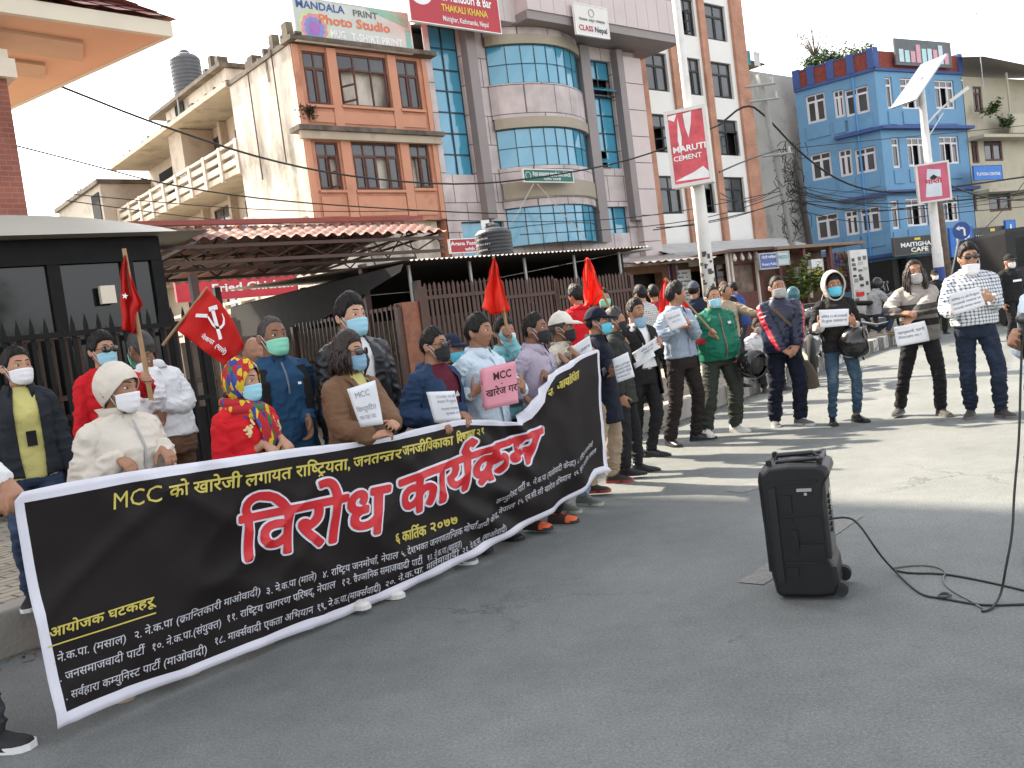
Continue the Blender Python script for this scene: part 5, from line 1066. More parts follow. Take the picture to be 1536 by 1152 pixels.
    # --- mask
    if mask:
        kb = MB(); mm = MASKS[mask['c']]; dz = mask.get('dz', 0); nA, nE = 25, 13; g = []
        azs = np.linspace(-1.12, 1.12, nA)
        for i in range(nE):
            v = i/(nE-1); row = []
            for az in azs:
                k = abs(az)/1.12; zt = -.016-.012*k**2+dz; zb = -.122+.030*k**2.2+dz; z = zt+(zb-zt)*v
                rx = .0775-.006*v-.012*max(v-.5, 0); yb = .094+(.022 if dz > -.03 else .008)*(1-k**1.7)*(math.sin(math.pi*(.28+.62*v)))
                if mask.get('cup'): yb += .022*(1-k**2)*math.sin(math.pi*(.15+.75*v))
                x = math.sin(az*.97)*(rx+.0085); y = (math.cos(az*.97)**.85)*yb
                if v > .82: y -= .02*(v-.82)/.18*(1-k)
                if not mask.get('cup'): y += .0022*math.sin(v*math.pi*6.5)*(1-k)
                y += .0016*(vnoise(np.array([[az*7, v*6, px]]))[0]-.5)*2
                row.append(M((x, y, z)))
            g.append(row)
        kb.loft(g, mm, caps=False, close=False)
        for sg, j in ((-1, 0), (1, nA-1)):
            for i, ez in ((1, .015), (nE-2, -.035)):
                kb.tube([g[i][j], M((sg*.0815, .012, (ez*.6 if not dz else ez-.01))), M((sg*.083, -.02, ez))], .0016*S, 5, MASKS['white'])
        mo = kb.build('face_mask', None, body, True)
        sd = mo.modifiers.new('thick', 'SOLIDIFY'); sd.thickness = .0015
        if mask.get('valve'):
            vb = MB(); c = M((.0, .148, -.062)); n = RHn @ V3((.25, 1, 0)); n = unit(n); a1 = unit(np.cross(n, ZA)); a2 = np.cross(a1, n); c = M((.024, .140, -.060))
            vb.loft([ell(c+n*z*S, a1, a2, r*S, r*S, 14) for z, r in ((-.004, .016), (.005, .016), (.008, .011))]); vb.build('valve', MASKS['white'], mo, True)
    # --- spectacles
    if specs:
        gb = MB(); dk = specs.get('dark'); w, hh = (.029, .021) if dk else (.026, .018)
        if specs.get('aviator'): w, hh = .030, .025
        for sg in (-1, 1):
            c = V3((sg*.034, .108, .000 if dk else .0)); a1 = unit((1, -sg*.28, 0)); a2 = V3((0, 0, 1)); nn = unit((sg*.28, 1, 0)); e = 2.0 if specs.get('aviator') else 3.2
            o = ell(c, a1, a2, w, hh, 20, e)
            if dk: gb.loft([[M(q+nn*z) for q in ell(c, a1, a2, w*k, hh*k, 20, e)] for z, k in ((-.001, 1), (.0015, 1), (.003, .85), (.0036, .5))], LENS)
            gb.tube([M(q) for q in o+[o[0]]], .0016*S if not dk else .002*S, 6, FRAME)
            gb.tube([M(q) for q in ((sg*.062, .100, .006), (sg*.079, .06, .006), (sg*.082, -.005, .004), (sg*.08, -.025, -.012))], .002*S, 6, FRAME)
        gb.tube([M(q) for q in ((-.009, .114, .004), (0, .117, .007), (.009, .114, .004))], .002*S, 6, FRAME)
        gb.build('sunglasses' if dk else 'spectacles', None, body, True)
    # --- hats
    if hat:
        k = hat['k']; b = MB(); hm = hat['m']
        if k == 'cap':
            shell(M, b, lambda az, el: .016+.006*np.clip(el, 0, 1), 48, 22, jit=.002, lo=lambda az: .36-.16*(1-np.cos(az))/2)
            n = 15; r0 = []; r1 = []
            for i in range(n):
                az = -1.05+2.1*i/(n-1); c = head_pt(dirs(np.array([az]), np.array([.40])), 0)[0]+dirs(np.array([az]), np.array([.1]))[0]*.015; r0.append(c)
                r1.append(c+V3((0, .085*(1-(az/1.15)**2)+.004, -.030*(1-(az/1.15)**2)-.012*(az/1.05)**2)))
            mid = [(x*.5+y*.5)+ZA*.006 for x, y in zip(r0, r1)]
            b.loft([[M(q) for q in r] for r in (r0, mid, r1)], None, False, False)
            b.loft([[M(q-ZA*.004) for q in r] for r in (r0, mid, r1)], None, False, False); b.lathe([(.009*S, 0), (.008*S, .004), (.003*S, .007)], 8, M((0, -.005, .138)))
        elif k == 'knit':
            shell(M, b, lambda az, el: .017+.010*np.clip(-np.cos(az), 0, 1)*np.cos(el), 60, 34, jit=.004, lo=lambda az: np.interp(np.abs(az), [0, .6, 1.0, 1.5, 2.2, 3.15], [.40, .34, .02, -.42, -.72, -.85]))
        elif k == 'scarf':
            shell(M, b, lambda az, el: .018+.012*np.clip(-np.cos(az), 0, 1)+.010*(vnoise(np.stack([az*3, el*6, az*0], 1))-.5), 72, 40, lo=lambda az: np.interp(np.abs(az), [0, .5, .85, 1.1, 1.4, 3.15], [.60, .52, .15, -.5, -1.0, -1.2]))
        elif k == 'hood':
            hood_shell(M, b, .030)
        elif k == 'helmet':
            shell(M, b, lambda az, el: .036+az*0, 56, 30, lo=lambda az: np.interp(np.abs(az), [0, .7, 1.0, 3.15], [.42, .38, -.75, -.85]))
        ho = b.build(hat['name'], hm, body, True)
        if k in ('scarf', 'hood', 'knit', 'cap', 'helmet'): sd = ho.modifiers.new('thick', 'SOLIDIFY'); sd.thickness = .004 if k != 'hood' else .012; sd.offset = 1
        if hat.get('fn'): hat['fn'](ho, M, S)
    # --- clothing above
    T = dict(hem=.84, loose=.018, sleeve=1.0, neck=.0, vox=.010, amp=.013); T.update(tops or {})
    lo_ = T['loose']; tb = MB(); hemz = T['hem']; hipw = (.172 if not fem else .178)
    base = [(.62, .19, .145, 0), (.75, .178, .128, 0), (.86, .170, .118, 0), (.95, .165, .116, 0), (1.05, .150+.02*(not fem), .108, .0), (1.17, .158+.008*(not fem), .112, .0), (1.27, .166 if not fem else .156, .118 if not fem else .128, .0), (1.34, .160, .108, -.004), (1.39, .134, .085, -.010), (1.43, .088, .066, -.012), (1.455, .066, .062, -.010)]
    zs = [hemz]+[b[0] for b in base if b[0] > hemz+.03]; bz = [b[0] for b in base]; rings = []
    for z in zs:
        rx, ry, y = (np.interp(z, bz, [b[i] for b in base]) for i in (1, 2, 3)); bl = bv*math.exp(-((z-1.02)/.14)**2); l2 = lo_ if z < 1.36 else lo_*.6
        rings.append(ell(sc(J(0, y+bl*.55, z)), XA, YA, (rx*G_+l2+bl*.35)*S, (ry*G_+l2+bl*.6)*S, 24, 2.35))
    tb.loft(rings)
    sl = T['sleeve']; cuffs = []; sbs = []
    for s0, el, w, h, pn, q, sg in arms:
        ar = T.get('arm', .93)*(G_*.5+.5); e2 = el; end = w+(el-w)*.10
        if sl <= 0: continue
        if sl < .6: end = s0+(el-s0)*(sl/.5)
        limb(tb, [x*S for x in (J(sg*.045, -.014, 1.425), J(sg*.11, -.010, 1.400), s0+ZA*.004)], [.046*S, .050*S, .050*S], 14)
        pts = [s0+V3((-sg*.05, 0, -.015)), s0, s0*.5+el*.5, el] if sl >= .6 else [s0+V3((-sg*.05, 0, -.015)), s0, end]
        rr = [.056, .060+lo_*.4, .056+lo_*.7, .049+lo_*.8] if sl >= .6 else [.056, .060+lo_*.4, .052+lo_*.8]
        if sl >= .6:
            if sl < 1: end = el+(w-el)*((sl-.5)/.5)
            pts += [el*.5+end*.5, end]; rr += [.046+lo_*.75, .034+lo_*.55]
        limb(tb, [x*S for x in (pts[0], pts[1], s0*.72+el*.28)], [rr[0]*S*.92, rr[1]*S*ar*.94, rr[1]*S*ar*.80], 16); sb_ = MB(); limb(sb_, [x*S for x in pts], [r*S*ar for r in rr], 16); sbs.append((sb_, sg))
        if sl >= .6: u_ = unit(end-el); e_ = rr[-1]*S*ar; sb_.tube([(end-u_*.045)*S, (end-u_*.042)*S, (end+u_*.004)*S, (end+u_*.012)*S], [e_*.9, e_*1.13, e_*1.10, e_*.8], 16)
        cuffs.append((end, unit(w-el), (.034+lo_*.55)*ar))
    for fn in T.get('extra', []): fn(tb, S, J)
    tm = remesh(tb, T['vox'], 5, .5)
    slv = []
    for sb_, k in sbs: sm_ = remesh(sb_, T['vox'], 3, .5); fold(sm_, T['amp']*1.25*S, (15, 15, 26), px*.37+k*5); slv.append(sm_)
    fold(tm, T['amp']*S, (11, 11, 19), px*.37, None)
    op = T.get('open')
    if op:
        def snap(co):
            w = S*float(np.interp(co.z/S-up, *op)); x = co.x-T.get('ox', 0)
            if abs(abs(x)-w) < .016 and co.y > .02: co.x = T.get('ox', 0)+math.copysign(w, x)
        cut(tm, lambda c: (c[:, 1] > leanv(1.2)*S*.5+.02) & (np.abs(c[:, 0]-T.get('ox', 0)) < S*np.interp(c[:, 2]/S-up, *op)), snap)
    if T.get('cutneck'): cut(tm, lambda c: c[:, 2]/S-up > T['cutneck'])
    if T.get('paint'):
        for q_ in [tm]+slv:
            q_.materials.append(topm)
            for m2, pred in T['paint']: paint(q_, m2, lambda c, pred=pred: pred(c/S-np.array((0, 0, up)), arms))
    to = link(tm, T.get('name', 'shirt'), topm, root)
    for q_ in slv: link(q_, 'sleeve', topm, to)
    if op: sd = to.modifiers.new('thick', 'SOLIDIFY'); sd.thickness = .006; sd.offset = -1
    if T.get('inner'):
        im, ihem = T['inner']; ib = MB(); rings = []
        for z in [ihem]+[b[0] for b in base if b[0] > ihem+.03]:
            rx, ry, y = (np.interp(z, bz, [b[i] for b in base]) for i in (1, 2, 3)); bl = bv*math.exp(-((z-1.02)/.14)**2); l2 = lo_-.014
            rings.append(ell(sc(J(0, y+bl*.55, z)), XA, YA, (rx*G_+l2+bl*.35)*S, (ry*G_+l2+bl*.6)*S, 24, 2.35))
        ib.loft(rings); i2 = remesh(ib, .012, 3); fold(i2, .006*S, (9, 9, 12), px*.2); link(i2, T.get('iname', 'inner_shirt'), im, root)
    col = T.get('collar')
    if col:                                                     # folded shirt collar, stand-up collar or lapels
        cb = MB(); cmx = T.get('cm', topm); hgt = col.get('h', .04)
        gp = col.get('gap', .35)
        def crv(t, dr, z): b = math.pi/2+gp+t*(2*math.pi-2*gp); return sc(J((.079+dr)*math.cos(b), -.008+(.079+dr)*math.sin(b), z+.012))
        n = 25; tt = np.linspace(0, 1, n); fd = lambda t: 1-abs(2*t-1)
        if col['k'] == 'fold':
            rws = [[crv(t, .002, 1.425+.010*fd(t)-.012*(1-fd(t))) for t in tt], [crv(t, .004, 1.425+hgt+.012*fd(t)-.012*(1-fd(t))) for t in tt], [crv(t, .012, 1.420+hgt+.010*fd(t)-.014*(1-fd(t))) for t in tt], [crv(t, .028+.012*(1-fd(t))**3, 1.405+.012*fd(t)-.045*(1-fd(t))**4) for t in tt]]
        else: rws = [[crv(t, .010, 1.41) for t in tt], [crv(t, .010, 1.43+hgt*.5) for t in tt], [crv(t, .014+col.get('fl', 0), 1.43+hgt) for t in tt], [crv(t, .006+col.get('fl', 0), 1.425+hgt) for t in tt]]
        cb.loft(rws, None, False, False); co = cb.build('collar', cmx, to, True); sd = co.modifiers.new('thick', 'SOLIDIFY'); sd.thickness = .004
    front = lambda z, off=.004: (np.interp(z, bz, [b[2] for b in base])*G_+lo_+bv*.6*math.exp(-((z-1.02)/.14)**2)+bv*.55*math.exp(-((z-1.02)/.14)**2)+np.interp(z, bz, [b[3] for b in base])+off)
    def surf(x, z, off=.004):                                     # a point on the front of the top
        rx = np.interp(z, bz, [b[1] for b in base])*G_+lo_+bv*.35*math.exp(-((z-1.02)/.14)**2)
        return sc(J(x, max(0, 1-abs(x/rx)**2.35)**(1/2.35)*(front(z, 0)-np.interp(z, bz, [b[3] for b in base])-bv*.55*math.exp(-((z-1.02)/.14)**2))+np.interp(z, bz, [b[3] for b in base])+bv*.55*math.exp(-((z-1.02)/.14)**2)+off, z))
    if T.get('zip'):
        z0, z1, zm = T['zip']; zb = MB(); zz = np.linspace(z0, z1, 14); zb.loft([[surf(x, z, .012+.003*(abs(x) < .004)) for x in (-.007, -.003, .003, .007)] for z in zz], None, False, False); zb.build('zip', zm, to)
    if T.get('placket'):
        pm, z0, z1 = T['placket']; pb = MB(); zz = np.linspace(z0, z1, 16); pb.loft([[surf(x, z, .011) for x in (-.018, -.016, .016, .018)] for z in zz], topm, False, False)
        for z in np.linspace(z0+.04, z1-.03, 6): pb.loft([ell(surf(0, z, .0125+k), XA, ZA, .0055*S, .0055*S, 10) for k in (0, .0025)], pm)
        pb.build('placket', None, to)
    for fn in T.get('parts', []): fn(to, surf, S, J, arms)
    # --- trousers
    B = dict(loose=.016, hem=.065, vox=.010, waist=1.0, amp=.011, knee=0, flare=0.0); B.update(bots or {})
    if botm:
        bb = MB(); bl = B['loose']
        w0 = B['waist']; bb.loft([ell(sc(J(0, bv*.25*(z > .9), z)), XA, YA, (rx*(G_*.6+.4)+bl*.7)*S, (ry*(G_*.6+.4)+bl*.7)*S, 22, 2.4) for z, rx, ry in ((.80, .150, .105), (.85, .162, .114), (.92, .160, .114), (w0, .150, .108))])
        for hip, kn, an, ft in legs:
            t = math.radians(ft); f = V3((math.sin(t), math.cos(t), 0)); e = an+ZA*(B['hem']-an[2]) if sit is None else an
            e = an+unit(kn-an)*(B['hem']-.03)
            limb(bb, [x*S for x in (hip+ZA*.0, hip*.5+kn*.5, kn, kn*.5+an*.5, e)], [(.086+bl*.5)*S, (.074+bl*.6)*S, (.055+bl*.85)*S, (.050+bl*.85)*S, (.042+bl+B['flare'])*S], 16)
        bm2 = remesh(bb, B['vox'], 5); fold(bm2, B['amp']*S, (12, 12, 30), px*.11+4, ((0, .20*S, .40*S, .6*S, .8*S, 1), (2.0, 1.7, 1.3, .9, 1.0, .5)))
        bo = link(bm2, B.get('name', 'trousers'), botm, root)
        if B.get('belt'):
            w = MB(); zc = w0-.022; ra, rb = .150*(G_*.6+.4)+bl*.7+.006, .108*(G_*.6+.4)+bl*.7+.006
            w.loft([ell(sc(J(0, bv*.25, zc+z)), XA, YA, (ra+k)*S, (rb+k)*S, 30, 2.4) for z, k in ((-.018, -.004), (-.018, .002), (.018, .002), (.018, -.004))], B['belt'], False)
            w.obox(sc(J(0, rb+bv*.25+.004, zc)), XA*.022*S, YA*.004*S, ZA*.017*S, cm((.35, .33, .30), .3, metal=.8)); w.build('belt', None, bo)
    # --- shoes
    if shoe:
        for hip, kn, an, ft in legs:
            t = math.radians(ft); f = V3((math.sin(t), math.cos(t), 0)); r = V3((math.cos(t), -math.sin(t), 0)); b = MB(); O = V3((an[0], an[1], an[2]-.085)); up_ = ZA
            if sit is not None: O = O+0
            sec = [(-.068, .026, .050, .0), (-.060, .034, .085, 0), (-.03, .038, .105, 0), (.02, .040, .100, 0), (.06, .043, .078, .003), (.105, .049, .060, .004), (.145, .048, .052, .002), (.175, .038, .044, 0), (.192, .020, .030, 0)]
            if shoe.get('pointed'): sec = sec[:5]+[(.105, .046, .058, 0), (.155, .042, .047, 0), (.195, .030, .036, 0), (.215, .014, .026, 0)]
            rings = []
            for y, w2, hh, x in sec:
                c = O+f*y+r*x; rings.append([(c+r*(w2*math.copysign(abs(math.cos(k))**.75, math.cos(k)))+ZA*(.012+max(hh-.012, .01)*max(0, math.sin(k))**.85))*S for k in np.linspace(-.0, math.pi, 11)]+[(c-r*w2*.8+ZA*.006)*S, (c+r*w2*.8+ZA*.006)*S])
            b.loft(rings, shoe['m'])
            sm = shoe.get('sole', shoe['m']); ol = [(-.074, .022), (-.06, .037), (0, .041), (.06, .046), (.11, .052), (.15, .051), (.18, .041), (.199, .020)]
            if shoe.get('pointed'): ol[-2:] = [(.2, .032), (.222, .012)]
            so_ = MB(); lp = [(O+f*y+r*w2) for y, w2 in ol]+[(O+f*y-r*w2) for y, w2 in reversed(ol)]; sh_ = shoe.get('sh', .026)
            so_.loft([[(q+ZA*z)*S for q in lp] for z in (.001, sh_)], sm)
            o = b.build('shoe', None, root, True)
            so_.build('sole', None, o)
            if shoe.get('lace'):
                lb = MB()
                for y in (.03, .045, .06, .075): lb.tube([(O+f*(y+.004*abs(k))+r*k*.02+ZA*np.interp(y, [.02, .06, .105], [.104, .082, .064]))*S for k in (-1, 0, 1)], .003*S, 5)
                lb.build('lace', shoe['lace'], o)
            if shoe.get('toe'):
                tb2 = MB(); rr = []
                for y, w2, hh, x in sec[-5:]:
                    c = O+f*(y+.002)+r*x; rr.append([(c+r*((w2+.002)*math.copysign(abs(math.cos(k))**.75, math.cos(k)))+ZA*(.014+max(hh-.010, .01)*max(0, math.sin(k))**.85))*S for k in np.linspace(0, math.pi, 11)])
                tb2.loft(rr[1:], None, False, False); tb2.build('toe_cap', shoe['toe'], o, True)
    root['S'] = S
    W = Matrix.Translation((p[0], p[1], gz)) @ Matrix.Rotation(rz, 4, 'Z')
    info = dict(root=root, M=M, S=S, surf=surf, arms=arms, J=J, W=W, body=body, to=to, p=p)
    del root['S']
    return info
def wp(info, q): return np.array((info['W'] @ Vector(V3(q)*info['S']))[:])   # a point of the person's own frame (1.7 m scale) in the world
def loc_of(px, py, Y, top, face, gz=0.0, hath=0.0):
    p = D(px, py, Y); S = (D(px, top, Y)[2]-gz-hath)/1.70; W = Matrix.Translation((p[0], p[1], gz)) @ Matrix.Rotation(-math.radians(face), 4, 'Z'); return W.inverted(), S
# ================================================================ THE CROWD
def m_nodes(name, rough=.85):
    m = bpy.data.materials.new(name); m.use_nodes = True; t = m.node_tree; P = t.nodes['Principled BSDF']; P.inputs['Roughness'].default_value = rough; P.inputs['Specular IOR Level'].default_value = .2
    tc = _node(t, 'ShaderNodeTexCoord'); sp = _node(t, 'ShaderNodeSeparateXYZ'); t.links.new(tc.outputs['Object'], sp.inputs[0]); return m, t, P, tc, sp
def mth(t, op, a, b=None):
    n = _node(t, 'ShaderNodeMath', operation=op)
    for i, v in enumerate((a, b)):
        if v is None: continue
        if isinstance(v, (int, float)): n.inputs[i].default_value = v
        else: t.links.new(v, n.inputs[i])
    return n.outputs[0]
def mixc(t, f, a, b):
    n = _node(t, 'ShaderNodeMix', data_type='RGBA')
    for i, v in ((0, f), (6, a), (7, b)):
        if isinstance(v, tuple): n.inputs[i].default_value = (*v, 1)
        elif isinstance(v, (int, float)): n.inputs[i].default_value = v
        else: t.links.new(v, n.inputs[i])
    return n.outputs[2]
def plaid(name, base, line, p=.052, w=.42):
    m, t, P, tc, sp = m_nodes(name); sx = mth(t, 'ADD', sp.outputs[0], mth(t, 'MULTIPLY', sp.outputs[1], .6))
    fx = mth(t, 'FRACT', mth(t, 'MULTIPLY', mth(t, 'ADD', sx, 5), 1/p)); fz = mth(t, 'FRACT', mth(t, 'MULTIPLY', sp.outputs[2], 1/p))
    a, b = mth(t, 'LESS_THAN', fx, w), mth(t, 'LESS_THAN', fz, w); f = mth(t, 'MULTIPLY', mth(t, 'ADD', a, b), .48); t.links.new(mixc(t, f, base, line), P.inputs['Base Color']); return m
def bands(name, cuts, var=.1):
    """horizontal knitted bands: (height in metres, colour) from the bottom up"""
    m, t, P, tc, sp = m_nodes(name); out = cuts[0][1]
    for z, c in cuts[1:]: out = mixc(t, mth(t, 'GREATER_THAN', sp.outputs[2], z), out, c)
    nz = _node(t, 'ShaderNodeTexNoise'); nz.inputs['Scale'].default_value = 260; t.links.new(tc.outputs['Object'], nz.inputs[0])
    mx = _node(t, 'ShaderNodeMix', data_type='RGBA', blend_type='MULTIPLY'); mx.inputs[0].default_value = .6; t.links.new(out, mx.inputs[6]); t.links.new(nz.outputs[0], mx.inputs[7]); t.links.new(mx.outputs[2], P.inputs['Base Color']); return m
def vor(name, cols, scale, stretch=(1, 1, .6)):
    m, t, P, tc, sp = m_nodes(name); mp = _node(t, 'ShaderNodeMapping'); mp.inputs['Scale'].default_value = stretch; mp.inputs['Rotation'].default_value = (.3, .5, .2); t.links.new(tc.outputs['Object'], mp.inputs[0])
    v = _node(t, 'ShaderNodeTexVoronoi'); v.inputs['Scale'].default_value = scale; t.links.new(mp.outputs[0], v.inputs['Vector']); s2 = _node(t, 'ShaderNodeSeparateColor'); t.links.new(v.outputs['Color'], s2.inputs[0])
    out = cols[0]
    for i, c in enumerate(cols[1:]): out = mixc(t, mth(t, 'GREATER_THAN', s2.outputs[0], (i+1)/len(cols)), out, c)
    inside = mth(t, 'LESS_THAN', v.outputs['Distance'], .62); t.links.new(mixc(t, inside, cols[0], out), P.inputs['Base Color']); return m
C_ = cloth
BLKC = C_('black_cloth', (.013, .013, .014)); NAVY = C_('navy_cloth', (.014, .020, .040)); DKNAVY = C_('dark_navy_cloth', (.008, .010, .020)); CREAMF = C_('cream_fleece', (.55, .50, .43)); REDC = C_('red_cloth', (.50, .012, .018)); WHITEC = C_('white_cloth', (.62, .62, .63))
JEANS = C_('jeans', (.024, .038, .070), col2=(.06, .09, .15), c2s=6, c2t=(.5, .75)); JEANL = C_('light_jeans', (.16, .25, .34)); JEAND = C_('dark_jeans', (.014, .020, .036), col2=(.035, .055, .10), c2s=5, c2t=(.52, .75)); BROWNT = C_('brown_trousers', (.13, .07, .045)); KHAKI = C_('khaki', (.30, .23, .16)); GREYT = C_('grey_trousers', (.05, .055, .06)); CHAR = C_('charcoal', (.022, .020, .020)); OLIVE = C_('dark_olive', (.030, .034, .026))
TAN = C_('brown_blazer', (.145, .080, .045)); BLUEJ = C_('blue_jersey', (.016, .055, .115)); LBLUE = C_('pale_blue_shirt', (.47, .56, .63)); LAV = C_('lavender_shirt', (.36, .31, .38)); GBLUE = C_('grey_blue_shirt', (.26, .31, .38)); TURQ = C_('turquoise_shirt', (.22, .48, .52)); GREENJ = C_('green_jacket', (.008, .125, .075), rough=.6); DENIM = C_('black_denim', (.018, .021, .026)); YELT = C_('yellow_tee', (.48, .44, .16)); MAROON = C_('maroon_tee', (.085, .010, .022)); LEATHER = mat('black_leather', (.012, .012, .015), .4, var=.15, vs=6, bump=.3, bs=150, bd=.002); GREYH = C_('grey_hood', (.42, .38, .35)); BLUET = C_('blue_tee', (.03, .06, .22)); GREYV = C_('grey_vest', (.10, .12, .14)); TRACK = mat('track_navy', (.012, .016, .040), .45, var=.1, vs=5, bump=.2, bs=60, bd=.003); REDS = mat('track_red', (.55, .03, .05), .5); CREAMS = C_('cream_sweater', (.48, .44, .36)); BEIGES = C_('beige_shirt', (.30, .24, .17)); DKGREEN = C_('dark_green_jacket', (.028, .030, .026))
SH_B = dict(m=mat('black_shoe', (.010, .010, .011), .35, var=.2), sole=cm((.012, .012, .012), .5)); SH_BW = dict(m=mat('black_trainer', (.012, .012, .013), .7), sole=cm((.6, .6, .6), .6)); SH_W = dict(m=mat('white_shoe', (.58, .56, .53), .5), sole=cm((.55, .53, .50), .6), lace=WHT); SH_C = dict(m=mat('cream_shoe', (.52, .43, .29), .35), sole=cm((.35, .27, .17), .6)); SH_G = dict(m=mat('grey_trainer', (.10, .10, .10), .7), sole=cm((.5, .5, .5), .6), lace=WHT); SH_O = dict(m=mat('dark_trainer', (.04, .018, .014), .7), sole=cm((.02, .02, .02), .6), toe=mat('orange_rubber', (.62, .10, .03), .5), lace=cm((.5, .05, .04), .6)); SH_R = dict(m=mat('brown_trainer', (.025, .016, .014), .7), sole=cm((.30, .035, .035), .6)); SH_GR = dict(m=mat('grey_striped_trainer', (.11, .12, .11), .7), sole=cm((.32, .33, .27), .6), lace=cm((.35, .33, .18), .6)); SH_P = dict(SH_B, pointed=True); SH_BR = dict(m=mat('brown_suede', (.045, .040, .037), .8), sole=cm((.14, .13, .12), .7), lace=cm((.05, .05, .05), .6))
BELT = cm((.012, .011, .010), .4)
# ---- the banner's upright plane and the place of hands on it
NB_ = None
FBN = None
_P0, _P1 = D(20, 745, 3.75), D(893, 525, 7.15); FBN = Fac(_P0, math.degrees(math.atan2(_P1[0]-_P0[0], _P1[1]-_P0[1])))
def P_(name, px, py, Y, top, face, label, gz=0.0, grips=None, toes=None, sticks=None, hands=None, hh=0.0, x=None, **k):
    """a person set up from the picture; grips: side -> picture point on the banner's edge; toes: picture points of the toe tips; hands: side -> (picture point, depth, finger dir, palm, more)"""
    p = D(px, py, Y); S = (D(px, top, Y)[2]-gz-hh)/1.715
    Wi = (Matrix.Translation((p[0], p[1], gz)) @ Matrix.Rotation(-math.radians(face), 4, 'Z')).inverted()
    lc = lambda q: np.array((Wi @ Vector(tuple(q)))[:])/S; ld = lambda v: np.array((Wi.to_3x3() @ Vector(tuple(v)))[:])
    arm = {}
    for sd, q in (grips or {}).items():
        c = FBN.hit3(*q[:2], off=-.012); h = unit(ld(unit(FBN.n*.72-ZA_*.62+FBN.d*(q[2] if len(q) > 2 else 0)))); pn = ld(unit(-FBN.n*.62-ZA_*.75))
        w = lc(c+ZA_*.022)-h*.088; arm[sd] = dict(w=tuple(w), h=tuple(h), p=tuple(pn), curl=.62, pole=((.30 if sd == 'R' else -.30), -.45, -.85))
    for sd, q in (hands or {}).items():
        c = lc(D(*q[0], q[1])); arm[sd] = dict(w=tuple(c), h=q[2], p=q[3], **(q[4] if len(q) > 4 else {}))
    for sd, q in (sticks or {}).items():                        # q: point, point along the pole (world), finger direction (local), palm side
        c, c2 = lc(q[0]), lc(q[1]); s = unit(c2-c); h = V3(q[2]); h = unit(h-s*(h @ s)); pn = np.cross(s, h)*q[3]
        arm[sd] = dict(w=tuple(c-h*.078-pn*.026), h=tuple(h), p=tuple(pn), curl=.98, thumb=.9, pole=q[4] if len(q) > 4 else ((.6 if sd == 'R' else -.6), -.2, -.8))
    ft = None
    if toes:
        ft = []
        for tx, ty, dg in toes: c = lc(G(tx, ty, gz)); t = math.radians(dg); c = c-V3((math.sin(t), math.cos(t), 0))*.20; ft.append((c[0], c[1], dg))
    return person(px, py, Y, top, face, label, gz=gz, pos=(p[0], p[1], gz), H=S*1.715, R=arm.get('R'), L=arm.get('L'), feet=ft, **k)
N = None
# ---- front row, behind the banner
def emb(to, surf, S, J, arms):                                 # stitched trim on the red tunic
    b = MB(); rr = random.Random(4)
    for sg in (-1, 1):
        for i in range(26): t = i/25; x, z = sg*(.055+.10*t*math.sin(t*2.4)+rr.uniform(-.012, .012)), 1.40-.20*t+.06*(t > .7); b.loft([[surf(x+.008*math.cos(a)*q, z+.008*math.sin(a)*q, .010+o) for a in np.linspace(0, 5.6, 8)] for q, o in ((1, 0), (1, .004))])
    b.build('embroidery', cm((.55, .42, .22), .7), to)
def three_marks(x, z, s, m):
    def fn(to, surf, S, J, arms):
        b = MB()
        for i in range(3): a = surf(x+(i-1)*s*.34-s*.10, z-s*.3, .013); c = surf(x+(i-1)*s*.34+s*.14, z-s*.3, .013); h = s*(.25+.28*i); d = surf(x+(i-1)*s*.34+s*.14-h*.45, z-s*.3+h, .014); e = surf(x+(i-1)*s*.34-s*.10-h*.45, z-s*.3+h, .014); b.add([a, c, d, e], [(0, 1, 2, 3)])
        b.build('chest_mark', m, to)
    return fn
def patch(x0, x1, z0, z1, m, nm='patch'):
    def fn(to, surf, S, J, arms):
        b = MB(); b.loft([[surf(x0+(x1-x0)*i/4, z0+(z1-z0)*k/4, .012) for i in range(5)] for k in range(5)], None, False, False); b.build(nm, m, to)
    return fn
def lapels(m, w=.055, z0=1.12):
    def fn(to, surf, S, J, arms):
        for sg in (-1, 1):
            b = MB(); rows = []
            for t in np.linspace(0, 1, 9): z = z0+(1.425-z0)*t; x = .018+.050*t; ww = w*(.15+.85*math.sin(min(1, t*1.25)*math.pi*.5))*(1 if t < .72 else .75); rows.append([surf(sg*x, z, .010), surf(sg*(x+ww*.5), z+.004, .019), surf(sg*(x+ww), z+.008, .013)])
            b.loft(rows, None, False, False); o = b.build('lapel', m, to, True); q = o.modifiers.new('t', 'SOLIDIFY'); q.thickness = .003
    return fn
def pocket(x, z, w, h):
    def fn(to, surf, S, J, arms):
        b = MB(); b.loft([[surf(x+w*i/4, z+h*k/3, .012) for i in range(5)] for k in range(4)], None, False, False); o = b.build('pocket', to.data.materials[0], to); q = o.modifiers.new('t', 'SOLIDIFY'); q.thickness = .003
    return fn
def hoodback(m):
    def fn(to, surf, S, J, arms):
        b = MB(); pts = [J(.105*math.cos(a), -.02-.085*math.sin(a)-.0, 1.41+.035*math.sin(a))*S for a in np.linspace(-.55, math.pi+.55, 15)]; b.tube(pts, [(.018+.020*math.sin(i/14*math.pi))*S for i in range(15)], 10); b.build('hood', m, to, True)
    return fn
